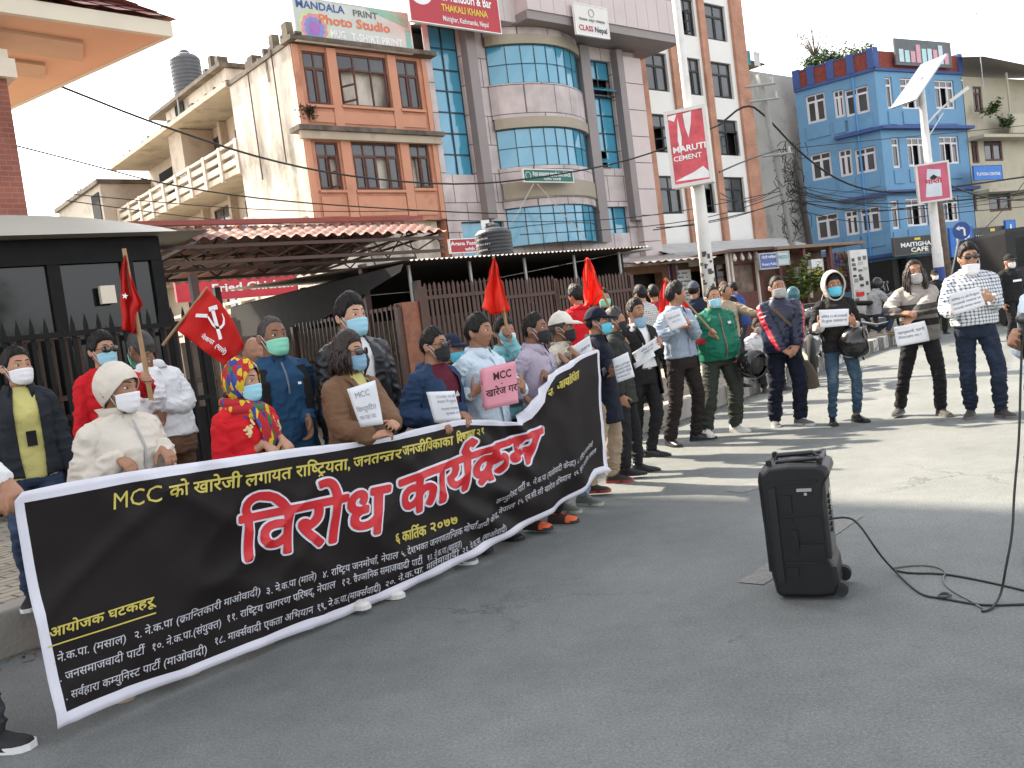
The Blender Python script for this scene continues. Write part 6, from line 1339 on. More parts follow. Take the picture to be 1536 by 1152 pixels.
def strap(pts, m, nm='strap', w=.02):
    def fn(to, surf, S, J, arms):
        b = MB(); rows = []
        P = [surf(x, z, .017) for x, z in pts]
        for i, q in enumerate(P): t = unit(P[min(i+1, len(P)-1)]-P[max(i-1, 0)]); sd = unit(np.cross(t, (0, 1, 0))); rows.append([q-sd*w, q+sd*w])
        b.loft(rows, None, False, False); o = b.build(nm, m, to); q = o.modifiers.new('t', 'SOLIDIFY'); q.thickness = .004
    return fn
SCARF = vor('scarf_print', ((.36, .022, .028), (.55, .38, .03), (.03, .055, .22), (.36, .022, .028), (.03, .14, .06), (.55, .38, .03), (.04, .08, .26)), 25, (1.6, 1.6, .5))
def scarfwrap(ho, M, S):
    b = MB(); n = 26
    for k, (z, r, w) in enumerate(((-.135, .100, .030), (-.165, .112, .032), (-.19, .105, .030))):
        b.tube([M((r*math.sin(a), -.015+r*1.02*math.cos(a)+.012*k, z+.018*math.sin(a+k)-.012*math.cos(a))) for a in np.linspace(0, 2*math.pi, n)], w*S, 10)
    for x0, x1, ln in ((-.02, -.075, .42), (.05, .02, .36), (.0, -.02, .30)):
        rows = []
        for t in np.linspace(0, 1, 12): c = V3((x0+(x1-x0)*t, .115+.075*math.sin(min(1, t*2.2)*math.pi/2)-.01*t, -.15-ln*t)); rows.append([M(c+V3((s*(.040+.02*t), -.012*abs(s)+.014*math.sin(s*4+t*5), 0))) for s in np.linspace(-1, 1, 7)])
        b.loft(rows, None, False, False)
    o = b.build('scarf_wrap', SCARF, ho, True); q = o.modifiers.new('t', 'SOLIDIFY'); q.thickness = .006
pW3 = P_('a', 172, 592, 4.36, 540, 122, 'person in cream fleece and white knit cap holding the banner, white mask', hh=.02, fem=True, build=1.12, hyaw=-14, hpitch=-5, skin=1, voxel=.006, grips=dict(R=(196, 706, .35), L=(257, 692)), toes=((196, 1052, 5), (296, 1012, 0)),
   topm=CREAMF, tops=dict(name='fleece', collar=dict(k='stand', h=.05, fl=.012, gap=.25), zip=(.82, 1.42, cm((.3, .3, .3), .4)), loose=.034, hem=.76, amp=.014), botm=CHAR, shoe=SH_C, mask=dict(c='white'), hat=dict(k='knit', m=CREAMF, name='knit_cap'))
P_('a', 362, 592, 4.92, 535, 122, 'person in red tunic and multicoloured headscarf holding the banner, pale blue mask', fem=True, build=1.12, hyaw=-12, hpitch=-4, skin=0, voxel=.006, grips=dict(R=(414, 684, .3), L=(436, 678)), toes=((408, 968, 5), (440, 950, 0)), hh=.02,
   topm=REDC, tops=dict(name='tunic', loose=.03, hem=.60, sleeve=.80, amp=.012, parts=[emb]), botm=REDC, shoe=SH_BR, hair=dict(style='lowtail', t=.008, front=.62), mask=dict(c='blue'), hat=dict(k='scarf', m=SCARF, name='headscarf', fn=scarfwrap))
P_('a', 522, 550, 5.5, 500, 124, 'person in brown blazer with dark sunglasses and paper, standing behind the banner', fem=True, build=1.12, hyaw=-8, skin=0, voxel=.0065, hands=dict(R=((560, 655), 5.12, (-.75, .6, .15), (.0, -.5, -.85), dict(curl=.55)), L=((600, 644), 5.18, (.75, .55, .2), (.0, -.6, -.6), dict(curl=.6))), toes=((553, 922, 5), (606, 898, -4)),
   topm=TAN, tops=dict(name='blazer', open=((.7, 1.08, 1.2, 1.43), (.02, .012, .03, .062)), inner=(YELT, .9), parts=[lapels(TAN)], loose=.028, hem=.72, amp=.010), botm=CHAR, shoe=SH_W, hair=dict(style='bob', len=.15, t=.022, m=HAIRB, front=.52, top=.014), mask=dict(c='steel'), specs=dict(dark=1))
P_('a', 650, 536, 6.06, 492, 124, 'person in navy hooded jacket over a maroon tee, sunglasses and black mask, holding the banner', build=1.06, hyaw=-6, skin=1, voxel=.0065, grips=dict(R=(672, 645, .3), L=(704, 633)), toes=((650, 874, 5), (716, 846, -4)),
   topm=C_('navy_jacket', (.020, .040, .085)), tops=dict(name='jacket', open=((.7, 1.0, 1.25, 1.45), (.03, .07, .085, .065)), inner=(MAROON, .85), iname='tee', loose=.034, hem=.74, amp=.014, parts=[hoodback(C_('navy_hood', (.020, .040, .085))), three_marks(-.01, 1.22, .045, WHT), patch(.10, .125, 1.20, 1.225, cm((.3, .15, .07), .7))]), botm=JEAND, shoe=SH_G, hair=dict(style='parted', t=.011, front=.55, side=0), mask=dict(c='black'), specs=dict(dark=1))
P_('a', 717, 518, 6.42, 472, 122, 'person without a mask in pale blue shirt holding a pink sign', build=1.08, hyaw=-6, skin=1, voxel=.0065, hands=dict(R=((708, 592), 6.16, (-.62, .5, .5), (-.1, -.9, .1), dict(curl=.5)), L=((786, 588), 6.12, (.60, .4, .5), (.1, -.9, .1), dict(curl=.5))), toes=((738, 832, 8), (786, 810, -4)),
   topm=LBLUE, tops=dict(collar=dict(k='fold', gap=.42), placket=(EYEW, .80, 1.40), loose=.022, hem=.78, parts=[pocket(-.12, 1.17, .08, .1)]), botm=CHAR, shoe=SH_B, hair=dict(style='parted', t=.014, front=.50, top=.012))
P_('a', 802, 517, 6.86, 470, 120, 'person in lavender shirt with spectacles and black mask behind the banner', hyaw=-6, skin=2, grips=dict(R=(800, 610), L=(826, 572)), toes=((828, 800, 8), (868, 784, 0)), build=.98,
   topm=LAV, tops=dict(collar=dict(k='fold', gap=.42), placket=(LAV, .8, 1.40), loose=.02, hem=.78), botm=BLKC, shoe=SH_O, hair=dict(t=.010, front=.62, side=0), mask=dict(c='black'), specs=dict())
P_('a', 842, 512, 7.35, 467, 120, 'person in white baseball cap with black bandana mask and dark vest holding the banner', hh=.018, hyaw=-6, skin=2, grips=dict(R=(852, 548), L=(868, 538)), toes=((872, 770, 12), (905, 758, 6)),
   topm=CREAMS, tops=dict(name='sweater', loose=.026, hem=.76, collar=dict(k='stand', h=.03), parts=[patch(-.16, .16, 1.0, 1.36, BLKC, 'vest')]), botm=JEANL, shoe=SH_GR, hair=dict(t=.008, m=HAIRG), mask=dict(c='black', dz=-.004), hat=dict(k='cap', m=C_('white_cap', (.58, .55, .48)), name='baseball_cap'))
P_('a', 893, 492, 7.92, 460, 108, 'person in navy cap and dark waistcoat with a blue valve mask at the banner end', hh=.018, skin=1, hyaw=-4, grips=dict(R=(889, 531)), hands=dict(L=((914, 563), 7.62, (.2, .9, .3), (.7, -.2, -.2), dict(curl=.6))), toes=((916, 742, 4), (950, 722, 4)), bots=dict(loose=.03),
   topm=DKNAVY, tops=dict(name='waistcoat', loose=.028, hem=.64, collar=dict(k='fold', gap=.4), amp=.008), botm=KHAKI, shoe=SH_R, hair=dict(t=.009), mask=dict(c='cyan', cup=True, valve=True), hat=dict(k='cap', m=DKNAVY, name='baseball_cap'))
P_('a', 920, 492, 8.62, 462, 104, 'person in dark green jacket and black mask half hidden behind the navy waistcoat', skin=1, hyaw=-4, toes=((968, 716, 5), (988, 706, 5)), topm=DKGREEN, tops=dict(name='jacket', loose=.026, hem=.72, collar=dict(k='fold')), botm=BLKC, shoe=SH_P, hair=dict(t=.013, top=.012, m=HAIRG), mask=dict(c='black'), voxel=.008)
# flag poles are needed for the hands
FL4 = (D(941, 520, 9.0), D(880, 388, 9.0)); FL5 = (D(1074, 504, 10.12), D(998, 417, 10.35)); FL3 = (D(763, 506, 7.12), D(740, 385, 7.12)); FL1 = (D(224, 585, 5.88), D(186, 374, 5.88))
P_('a', 953, 480, 9.3, 449, 148, 'person in black blazer and white shirt, mask under the chin, holding a red flag', skin=1, build=1.05, belly=.02, sticks=dict(R=(FL4[0]+(FL4[1]-FL4[0])*.06, FL4[1], (-.4, .8, .2), -1)), hands=dict(L=((990, 520), 8.98, (.35, .7, .5), (.8, -.4, 0), dict(curl=.6))), toes=((966, 686, 20), (1004, 684, -25)),
   topm=BLKC, tops=dict(name='blazer', open=((.6, .9, 1.1, 1.43), (.16, .13, .075, .07)), inner=(WHITEC, .98), loose=.030, hem=.68, parts=[lapels(BLKC, .05)], amp=.008), botm=BLKC, bots=dict(belt=BELT), shoe=SH_P, hair=dict(t=.014, front=.52, top=.014), mask=dict(c='steel', dz=-.052), voxel=.0075)
P_('a', 1012, 451, 9.9, 424, 142, 'person in grey blue shirt with folded arms and paper, looking to the right', skin=1, hyaw=-55, hands=dict(R=((1018, 492), 9.60, (-.9, .35, .15), (.1, -.3, -.9), dict(curl=.45, pole=(.7, -.3, -.6))), L=((1034, 484), 9.62, (.85, .35, .25), (.2, -.7, -.3), dict(curl=.5, pole=(-.7, -.3, -.6)))), toes=((1020, 671, 20), (1073, 658, -40)),
   topm=GBLUE, tops=dict(collar=dict(k='fold', gap=.4), loose=.022, hem=.93, placket=(GBLUE, .95, 1.4)), botm=C_('dark_brown_trousers', (.020, .015, .014)), bots=dict(belt=BELT, loose=.02), shoe=SH_P, hair=dict(t=.016, front=.55, top=.016), voxel=.0075)
def greenpipe(c, arms): return (np.abs(c[:, 0]) < .011) & (c[:, 1] > 0)
def redarm(c, arms):
    s0, el, w = arms[0][:3]; d = unit(w-el); t = (c-el) @ d; r = np.linalg.norm((c-el)-t[:, None]*d, axis=1); return (t > .02) & (t < .22) & (r < .075) & (c[:, 2] < (el+d*.5*np.linalg.norm(w-el))[2]+.0) & (c[:, 0] > .12)
pG = P_('a', 1070, 463, 10.4, 430, 168, 'person in green track jacket with a red flag and a helmet on the arm', skin=0, build=1.13, belly=.075, sticks=dict(R=(FL5[0]+(FL5[1]-FL5[0])*.07, FL5[1], (-.3, .6, .6), -1)), hands=dict(L=((1103, 527), 10.35, (0, .3, -1), (1, 0, 0), dict(curl=.6))), toes=((1068, 660, 10), (1126, 648, -30)),
   topm=GREENJ, tops=dict(name='track_jacket', loose=.03, hem=.86, collar=dict(k='fold', gap=.5), vox=.010, paint=[(REDS, redarm)], zip=(.88, 1.40, cm((.22, .09, .09), .5)), parts=[patch(-.13, -.08, 1.27, 1.30, cm((.5, .6, .6), .6), 'chest_mark')]), botm=OLIVE, bots=dict(loose=.034, amp=.012), shoe=SH_W, hair=dict(t=.008, front=.78, top=.006), mask=dict(c='blue'), voxel=.0075)
def trackstripe(c, arms):
    k = np.zeros(len(c), bool)
    for s0, el, w, h, pn, q, sg in arms:
        for a, b in ((s0, el), (el, w)):
            d = unit(b-a); L = np.linalg.norm(b-a); t = np.clip((c-a) @ d, 0, L); v = (c-a)-t[:, None]*d; r = np.linalg.norm(v, axis=1); o = unit(V3((sg*.85, .5, .0))-d*(V3((sg*.85, .5, 0)) @ d)); k |= (r < .12) & ((v @ o) > .93*r) & (sg*c[:, 0] > .12) & (c[:, 2] > .85)
    return k
P_('a', 1166, 441, 10.35, 414, 176, 'person in navy track suit with red sleeve stripes and hands clasped', skin=1, build=1.12, belly=.03, hands=dict(R=((1176, 530), 10.06, (-.75, .4, -.5), (0, -.7, -.6), dict(curl=.55)), L=((1198, 528), 10.02, (.75, .3, -.6), (0, -.7, -.5), dict(curl=.5))), toes=((1166, 642, 14), (1222, 638, -28)),
   topm=TRACK, tops=dict(name='track_jacket', loose=.032, hem=.86, collar=dict(k='stand', h=.035), vox=.009, amp=.013, arm=1.08, paint=[(REDS, trackstripe)], parts=[strap(((.13, 1.37), (.08, 1.30), (.02, 1.22), (-.05, 1.14), (-.11, 1.06), (-.15, .98)), cm((.09, .06, .035), .8), 'bag_strap', .018)]), botm=DKNAVY, bots=dict(loose=.034, amp=.012), shoe=dict(SH_G, lace=WHT), hair=dict(t=.006, front=.62, top=.004), mask=dict(c='grey'), voxel=.0075)
P_('a', 1250, 437, 9.95, 408, 184, 'youth in black sweatshirt with grey hood and black cap holding a white paper', hh=.02, skin=1, build=.93, hpitch=-3, hands=dict(R=((1231, 490), 9.66, (-.35, .5, .75), (-.3, -.8, .2), dict(curl=.7)), L=((1282, 487), 9.66, (.5, .5, .6), (.4, -.8, .2), dict(curl=.7))), toes=((1252, 640, 12), (1304, 634, -22)),
   topm=C_('black_sweat', (.014, .013, .013)), tops=dict(name='hoodie', loose=.034, hem=.84, vox=.009, amp=.013, paint=[(GREYH, lambda c, arms: ((np.linalg.norm(c-arms[0][2], axis=1) < .14) | (np.linalg.norm(c-arms[1][2], axis=1) < .12)) & (np.abs(c[:, 0]) > .0))]), botm=C_('faded_jeans', (.035, .065, .10), col2=(.10, .14, .18), c2s=6, c2t=(.5, .7)), bots=dict(loose=.004, amp=.010), shoe=SH_B, hair=dict(t=.01), mask=dict(c='cyan'), hat=dict(k='hood', m=GREYH, name='hood'), voxel=.0075)
GSW = bands('striped_knit', ((0, (.20, .185, .175)), (.985, (.020, .018, .018)), (1.06, (.20, .185, .175)), (1.10, (.055, .05, .048)), (1.145, (.23, .21, .20)), (1.165, (.065, .06, .058)), (1.225, (.42, .38, .35))))
P_('a', 1372, 420, 9.7, 391, 192, 'long haired person in grey striped sweater with crossed wrists and a low paper', skin=1, build=1.0, hands=dict(R=((1351, 470), 9.36, (-.85, .5, -.1), (0, -.5, -.8), dict(curl=.3, pole=(.8, -.3, -.5))), L=((1372, 474), 9.32, (.80, .4, -.45), (0, -.6, -.8), dict(curl=.35, pole=(-.8, -.3, -.5)))), toes=((1341, 628, 30), (1427, 626, -14)),
   topm=GSW, tops=dict(name='sweater', loose=.03, hem=.84, collar=dict(k='stand', h=.03), amp=.012), botm=BLKC, bots=dict(loose=.018), shoe=SH_BR, hair=dict(style='long', len=.27, t=.012, front=.74, side=-.0, m=HAIRB, top=.006), mask=dict(c='grey'), voxel=.0075)
P_('a', 1453, 396, 9.1, 366, 192, 'person in blue and white checked shirt with aviator sunglasses and a lowered mask', skin=0, build=1.08, belly=.02, hands=dict(R=((1429, 470), 8.80, (-.4, .5, .7), (-.6, -.6, .2), dict(curl=.6)), L=((1490, 448), 8.78, (.85, .4, .2), (.1, -.9, .1), dict(curl=.35))), toes=((1452, 630, 24), (1524, 628, -20)),
   topm=plaid('checked_cloth', (.60, .62, .63), (.022, .040, .095), .034, .38), tops=dict(collar=dict(k='fold', gap=.45), loose=.026, hem=.93, amp=.012), botm=JEAND, bots=dict(belt=BELT, loose=.02), shoe=SH_BR, hair=dict(style='parted', t=.018, front=.52, top=.016), mask=dict(c='white', dz=-.05), specs=dict(dark=1, aviator=1), voxel=.007)
# ---- second row
P_('a', 24, 557, 5.3, 521, 152, 'person in black denim jacket over a yellow tee at the far left', gz=PZ, fem=True, skin=0, hyaw=-28, voxel=.0065, topm=DENIM, tops=dict(name='jacket', open=((.7, 1.0, 1.3, 1.45), (.05, .075, .075, .06)), inner=(YELT, .84), iname='tee', loose=.026, hem=.86, collar=dict(k='fold', gap=.6), ox=-.02, parts=[patch(-.06, .0, 1.06, 1.16, BLKC, 'print')]), botm=JEANS, bots=dict(loose=.012), shoe=SH_BW, hair=dict(style='bun', t=.010, front=.60), mask=dict(c='white'))
P_('a', 152, 533, 6.2, 500, 135, 'person in red sweater and sunglasses raising a flag with a white glove', gz=PZ, fem=True, skin=0, hyaw=-12, sticks=dict(L=(FL1[0]+(FL1[1]-FL1[0])*.10, FL1[1], (.3, .8, .1), 1)), topm=REDC, tops=dict(name='sweater', loose=.026), botm=BLKC, shoe=SH_B, hair=dict(style='bun', t=.018, top=.016, front=.55), mask=dict(c='blue'), specs=dict(dark=1), voxel=.007)
P_('a', 238, 520, 7.1, 491, 292, 'person in white shirt and brown trousers turned away towards the fence', skin=2, lean=.22, hyaw=10, hpitch=-8, hands=dict(L=((229, 556), 6.95, (-.2, .5, .8), (.6, -.4, 0), dict(curl=.7)), R=((244, 612), 6.9, (0, .3, -1), (-1, 0, 0))), topm=WHITEC, tops=dict(collar=dict(k='fold', gap=.4), loose=.032, hem=.93, amp=.013), botm=BROWNT, bots=dict(loose=.03), shoe=SH_B, hair=dict(t=.008, m=HAIRG), mask=dict(c='green'), voxel=.0075)
P_('a', 407, 510, 6.0, 475, 142, 'person in blue zip jersey with backpack straps and a green mask', skin=2, build=1.08, hyaw=-6, hands=dict(L=((462, 628), 5.9, (.05, .3, -1), (1, 0, 0), dict(curl=.5)), ), topm=BLUEJ, tops=dict(name='jersey', loose=.026, hem=.78, zip=(1.22, 1.42, cm((.1, .12, .16), .5)), collar=dict(k='stand', h=.025), parts=[strap(((.13, 1.39), (.135, 1.30), (.14, 1.2), (.145, 1.08)), BLKC, 'backpack_strap', .03), strap(((-.13, 1.39), (-.135, 1.30), (-.14, 1.2), (-.145, 1.08)), BLKC, 'backpack_strap', .03), patch(-.09, -.065, 1.27, 1.285, WHT, 'chest_mark')]), botm=JEANS, shoe=SH_B, hair=dict(t=.004, front=.72, top=.003, m=HAIRG), mask=dict(c='green'), voxel=.007)
P_('a', 524, 480, 6.15, 444, 146, 'tall person in black leather jacket and white shirt behind the brown blazer', skin=3, build=1.04, hyaw=-14, topm=LEATHER, tops=dict(name='jacket', open=((.7, 1.1, 1.45), (.05, .05, .075)), inner=(WHITEC, .95), loose=.032, hem=.78, collar=dict(k='fold', gap=.7)), botm=BLKC, shoe=SH_B, hair=dict(style='parted', t=.018, top=.02, front=.50), mask=dict(c='blue'), voxel=.007)
P_('a', 380, 522, 7.4, 506, 150, 'bald person mostly hidden behind the red hammer flag', skin=1, topm=BLKC, tops=dict(), botm=BLKC, shoe=SH_B, voxel=.01)
P_('a', 674, 520, 6.9, 500, 130, 'person in navy cap and blue valve mask half hidden behind sunglasses and hood', hh=.018, skin=1, topm=BLKC, tops=dict(name='jacket', loose=.03, collar=dict(k='stand')), botm=BLKC, shoe=SH_B, hair=dict(t=.01), mask=dict(c='cyan', cup=True, valve=True), hat=dict(k='cap', m=NAVY, name='baseball_cap'), voxel=.008)
P_('a', 756, 508, 7.4, 476, 150, 'young person in grey vest over turquoise sleeves raising a plain red flag', skin=1, build=.95, sticks=dict(L=(FL3[0]+(FL3[1]-FL3[0])*.08, FL3[1], (.3, .7, .3), 1)), topm=TURQ, tops=dict(loose=.022, collar=dict(k='fold'), parts=[patch(-.14, .14, .95, 1.33, GREYV, 'vest')]), botm=CHAR, shoe=SH_B, hair=dict(t=.014, top=.01), mask=dict(c='white'), voxel=.008)
# ---- people at the picture's edges
P_('a', -215, 500, 3.70, 455, 95, 'person in pale top and grey trousers holding the left end of the banner', skin=1, grips=dict(L=(24, 752), R=(16, 775)), toes=((-60, 1090, 5), (52, 1122, 5)), topm=WHITEC, tops=dict(loose=.026), botm=GREYT, bots=dict(loose=.03), shoe=SH_BW, hair=dict(t=.012), mask=dict(c='blue'), voxel=.007)
P_('a', 1582, 395, 4.35, 340, 265, 'person in pale shirt at the right edge holding a microphone lead', skin=1, hands=dict(R=((1534, 520), 4.2, (-.2, .75, .5), (-.8, -.3, 0), dict(curl=.9)), L=((1640, 640), 4.3, (0, .4, -.9), (1, 0, 0))), topm=LBLUE, tops=dict(loose=.035, hem=.80), botm=LAV, bots=dict(loose=.03), shoe=SH_B, hair=dict(t=.012), mask=dict(c='white'), voxel=.008)
# ---- onlookers on the pavement behind
bg = dict(voxel=.011)
P_('a', 866, 447, 11.0, 428, 318, 'person in red hooded jacket seen from behind by the brown fence', gz=PZ, skin=1, topm=REDC, tops=dict(name='jacket', loose=.04, hem=.7, parts=[hoodback(REDC)]), botm=BLKC, shoe=SH_B, hair=dict(t=.02, top=.02), **bg)
P_('a', 905, 450, 11.6, 433, 170, 'person in green mask half hidden by the red flag and navy cap', gz=PZ, skin=1, topm=CHAR, tops=dict(), botm=BLKC, shoe=SH_B, hair=dict(t=.012), mask=dict(c='green'), **bg)
P_('a', 962, 444, 12.6, 428, 330, 'person in pale checked shirt seen from behind near the dark shop', gz=PZ, skin=0, topm=plaid('pale_check', (.55, .54, .52), (.2, .2, .22), .03), tops=dict(loose=.03), botm=JEANS, shoe=SH_B, hair=dict(t=.014, top=.014), **bg)
P_('a', 981, 443, 13.2, 427, 345, 'person in dark red shirt standing behind the folded arms', gz=PZ, skin=1, topm=plaid('red_check', (.35, .03, .03), (.06, .01, .01), .03), tops=dict(), botm=BLKC, shoe=SH_B, hair=dict(t=.010), **bg)
P_('a', 1041, 440, 13.4, 421, 20, 'person in grey cap and dark jacket seen from behind near the white post', gz=PZ, hh=.02, skin=1, topm=NAVY, tops=dict(loose=.03), botm=BLKC, shoe=SH_B, hair=dict(t=.01), mask=dict(c='white'), hat=dict(k='cap', m=C_('grey_cap', (.07, .08, .10)), name='cap'), **bg)
P_('a', 1088, 446, 13.0, 427, 140, 'person in beige sleeves reaching out behind the green jacket', gz=PZ, skin=1, hands=dict(L=((1146, 474), 12.8, (.3, .8, 0), (0, 0, -1), dict(curl=.3))), topm=BEIGES, tops=dict(loose=.028, sleeve=.75), botm=CHAR, shoe=SH_B, hair=dict(t=.004, front=.8), **bg)
P_('a', 1086, 436, 16.2, 422, 185, 'small distant person in a brown cap beside the kiosk', gz=PZ, hh=.02, skin=1, topm=CHAR, tops=dict(), botm=BLKC, shoe=SH_B, mask=dict(c='white'), hat=dict(k='cap', m=BROWNT, name='cap'), **bg)
P_('a', 1108, 437, 17.0, 422, 300, 'person in bright blue tee and jeans at the kiosk counter', gz=PZ, skin=1, lean=.15, hands=dict(L=((1098, 448), 16.8, (0, .8, .3), (1, 0, 0))), topm=BLUET, tops=dict(sleeve=.5, loose=.035), botm=JEANS, shoe=SH_B, hair=dict(t=.012), **bg)
P_('a', 1402, 415, 19.0, 404, 190, 'guard in black uniform with white mask behind the long haired person', gz=PZ, hh=.02, skin=1, build=1.1, topm=BLKC, tops=dict(name='uniform', loose=.04), botm=BLKC, bots=dict(loose=.03), shoe=SH_B, mask=dict(c='white'), hat=dict(k='cap', m=BLKC, name='cap'), **bg)
P_('a', 1513, 396, 17.0, 381, 165, 'guard in black uniform near the dark van at the right edge', gz=0, hh=.02, skin=1, build=1.1, topm=BLKC, tops=dict(name='uniform', loose=.04, parts=[patch(-.1, .1, 1.2, 1.24, WHT, 'chest_mark')]), botm=BLKC, bots=dict(loose=.03), shoe=SH_B, mask=dict(c='white'), hat=dict(k='cap', m=BLKC, name='cap'), **bg)
# ---- seated on the kerb
ks_ = KD0+KDIR*((14.7-5.12)/.798); kp = ks_+V3((-KDIR[1], KDIR[0], 0))*.16
person(0, 0, 13.4, 0, 170, 'person in white shirt sitting on the kerb behind the helmet', pos=(kp[0], kp[1], 0), H=1.66, skin=1, sit=.40, lean=.25, R=dict(w=(.07, .38, .98), h=(-.8, .5, -.1), p=(0, -.5, -.8)), L=dict(w=(-.06, .40, .96), h=(.8, .5, -.1), p=(0, -.5, -.8)), feet=[(.16, .52, 15, .085), (-.14, .56, -18, .085)],
   topm=WHITEC, tops=dict(collar=dict(k='fold'), loose=.028, hem=.92), botm=CHAR, bots=dict(waist=1.0), shoe=SH_BR, hair=dict(t=.014, top=.01), mask=dict(c='grey'), voxel=.009)
# ================================================================ THE BANNER
BCOL = [((17, 752), (18, 757), (80, 1080), (82, 1092)), ((28, 738), (33, 754), (95, 1066), (100, 1083)), ((100, 723), (100, 742), (187, 1030), (187, 1048.5)), ((200, 706), (198, 723), (271, 1004), (271, 1019)), ((320, 689), (320, 703.5), (375, 963), (375, 977)), ((398, 678), (421, 688), (463, 928), (463, 944)), ((450, 671), (479, 680), (520, 910), (520, 925)), ((560, 660), (562, 665.5), (600, 875), (600, 888.5)), ((620, 644), (622, 654), (683, 835), (683, 848)), ((692, 629), (695, 637), (740, 806), (740, 818)), ((736, 630), (751, 639), (778, 786), (778, 797)), ((769, 634), (780, 638), (808, 770), (808, 779)), ((789, 605), (800, 622), (832, 756), (832, 765)), ((820, 563), (829, 564.5), (850, 745), (850, 752)), ((849, 541.5), (857, 547), (873, 729), (875, 736)), ((880, 529), (882, 534), (893, 702.5), (897, 711)), ((893, 524.5), (894, 529), (905, 699), (911, 708)), ((896, 526), (897, 530), (909.5, 700), (915, 706))]
BT = np.array([0, .017, .11, .205, .31, .40, .46, .56, .64, .71, .765, .81, .85, .89, .935, .974, .99, 1.0])
BPX = np.array(BCOL)                                            # columns x 4 levels x 2
def ban_n(s, z):
    """how far the cloth bellies or folds out of its plane"""
    s, z = np.atleast_1d(s), np.atleast_1d(z); q = np.stack([s*1.1+z*.8, z*1.7-s*.5, s*0], 1); d = (vnoise(q)-.5)*.05
    for k, (a, b, f, A) in enumerate(((.75, 1.0, 3.1, .018), (-.6, 1.0, 4.3, .016), (1.0, .35, 2.3, .012))): r = 1-np.abs(2*vnoise(np.stack([(s*a+z*b)*f, (s*b-z*a)*f*.3, s*0+k*7], 1))-1); d += (r**3)*A
    w = np.exp(-((s-3.12-.55*(z-.5))/.34)**2); d += w*(.030*np.sin((s+z*.75)*34)*np.clip(z-.15, 0, 1)+.02*np.sin((s*.6+z)*23))
    d += .020*np.exp(-((s-3.9)/.5)**2)*np.sin(s*13); return d
def ban(px, py, lift=0.0):
    h = [FBN.hit(a, b) for a, b in zip(np.atleast_1d(px), np.atleast_1d(py))]; s = np.array([q[0] for q in h]); z = np.array([q[1] for q in h])
    return FBN.A[None]+FBN.d[None]*s[:, None]+FBN.n[None]*(ban_n(s, z)+lift)[:, None]+ZA_[None]*z[:, None]
VINYL = mat('banner_vinyl', (.014, .0105, .011), .5, var=.25, vs=2.5, bump=.25, bs=7, bd=.02, spec=.3); VWHITE = mat('banner_white', (.62, .61, .68), .5, var=.03, bump=.25, bs=9, bd=.015)
_t = VINYL.node_tree; _tr = _node(_t, 'ShaderNodeBsdfTranslucent'); _tr.inputs[0].default_value = (.16, .11, .085, 1); _ms = _node(_t, 'ShaderNodeMixShader'); _ms.inputs[0].default_value = .35; _o = [n for n in _t.nodes if n.type == 'OUTPUT_MATERIAL'][0]; _t.links.new(_t.nodes['Principled BSDF'].outputs[0], _ms.inputs[1]); _t.links.new(_tr.outputs[0], _ms.inputs[2]); _t.links.new(_ms.outputs[0], _o.inputs[0])
bt = thing('protest_banner', 'long black protest banner with red and yellow lettering and a white border', 'banner', tuple(_P0*np.array((1, 1, 0))))
bm_ = MB(); tt = np.unique(np.concatenate([np.linspace(0, 1, 110), BT[1:2], BT[-2:-1]])); lv = [0, 0, 1, 2, 3]; rows = []
vv = [(0, 1, t) for t in (0, .5, 1)]+[(1, 2, t) for t in np.linspace(0, 1, 31)[1:]]+[(2, 3, t) for t in (.5, 1)]
def lvl(l, t): return np.array([np.interp(t, BT, BPX[:, l, k]) for k in (0, 1)]).T
for a, b, t in vv: p = lvl(a, tt)*(1-t)+lvl(b, tt)*t; rows.append(ban(p[:, 0], p[:, 1]))
off_ = np.array(bt.location); n_ = len(tt); bm_.v = [tuple(q-off_) for r in rows for q in r]; i1, i2 = int(np.searchsorted(tt, BT[1])), int(np.searchsorted(tt, BT[-2]))
for j in range(len(rows)-1):
    for i in range(n_-1): bm_.f.append((j*n_+i, (j+1)*n_+i, (j+1)*n_+i+1, j*n_+i+1)); bm_.m.append(1 if (j < 2 or j >= len(rows)-3 or i < i1 or i >= i2) else 0)
bm_.mats = [VINYL, VWHITE]; cl_ = bm_.build('cloth', None, bt, True); q = cl_.modifiers.new('t', 'SOLIDIFY'); q.thickness = .0016; q.offset = -1
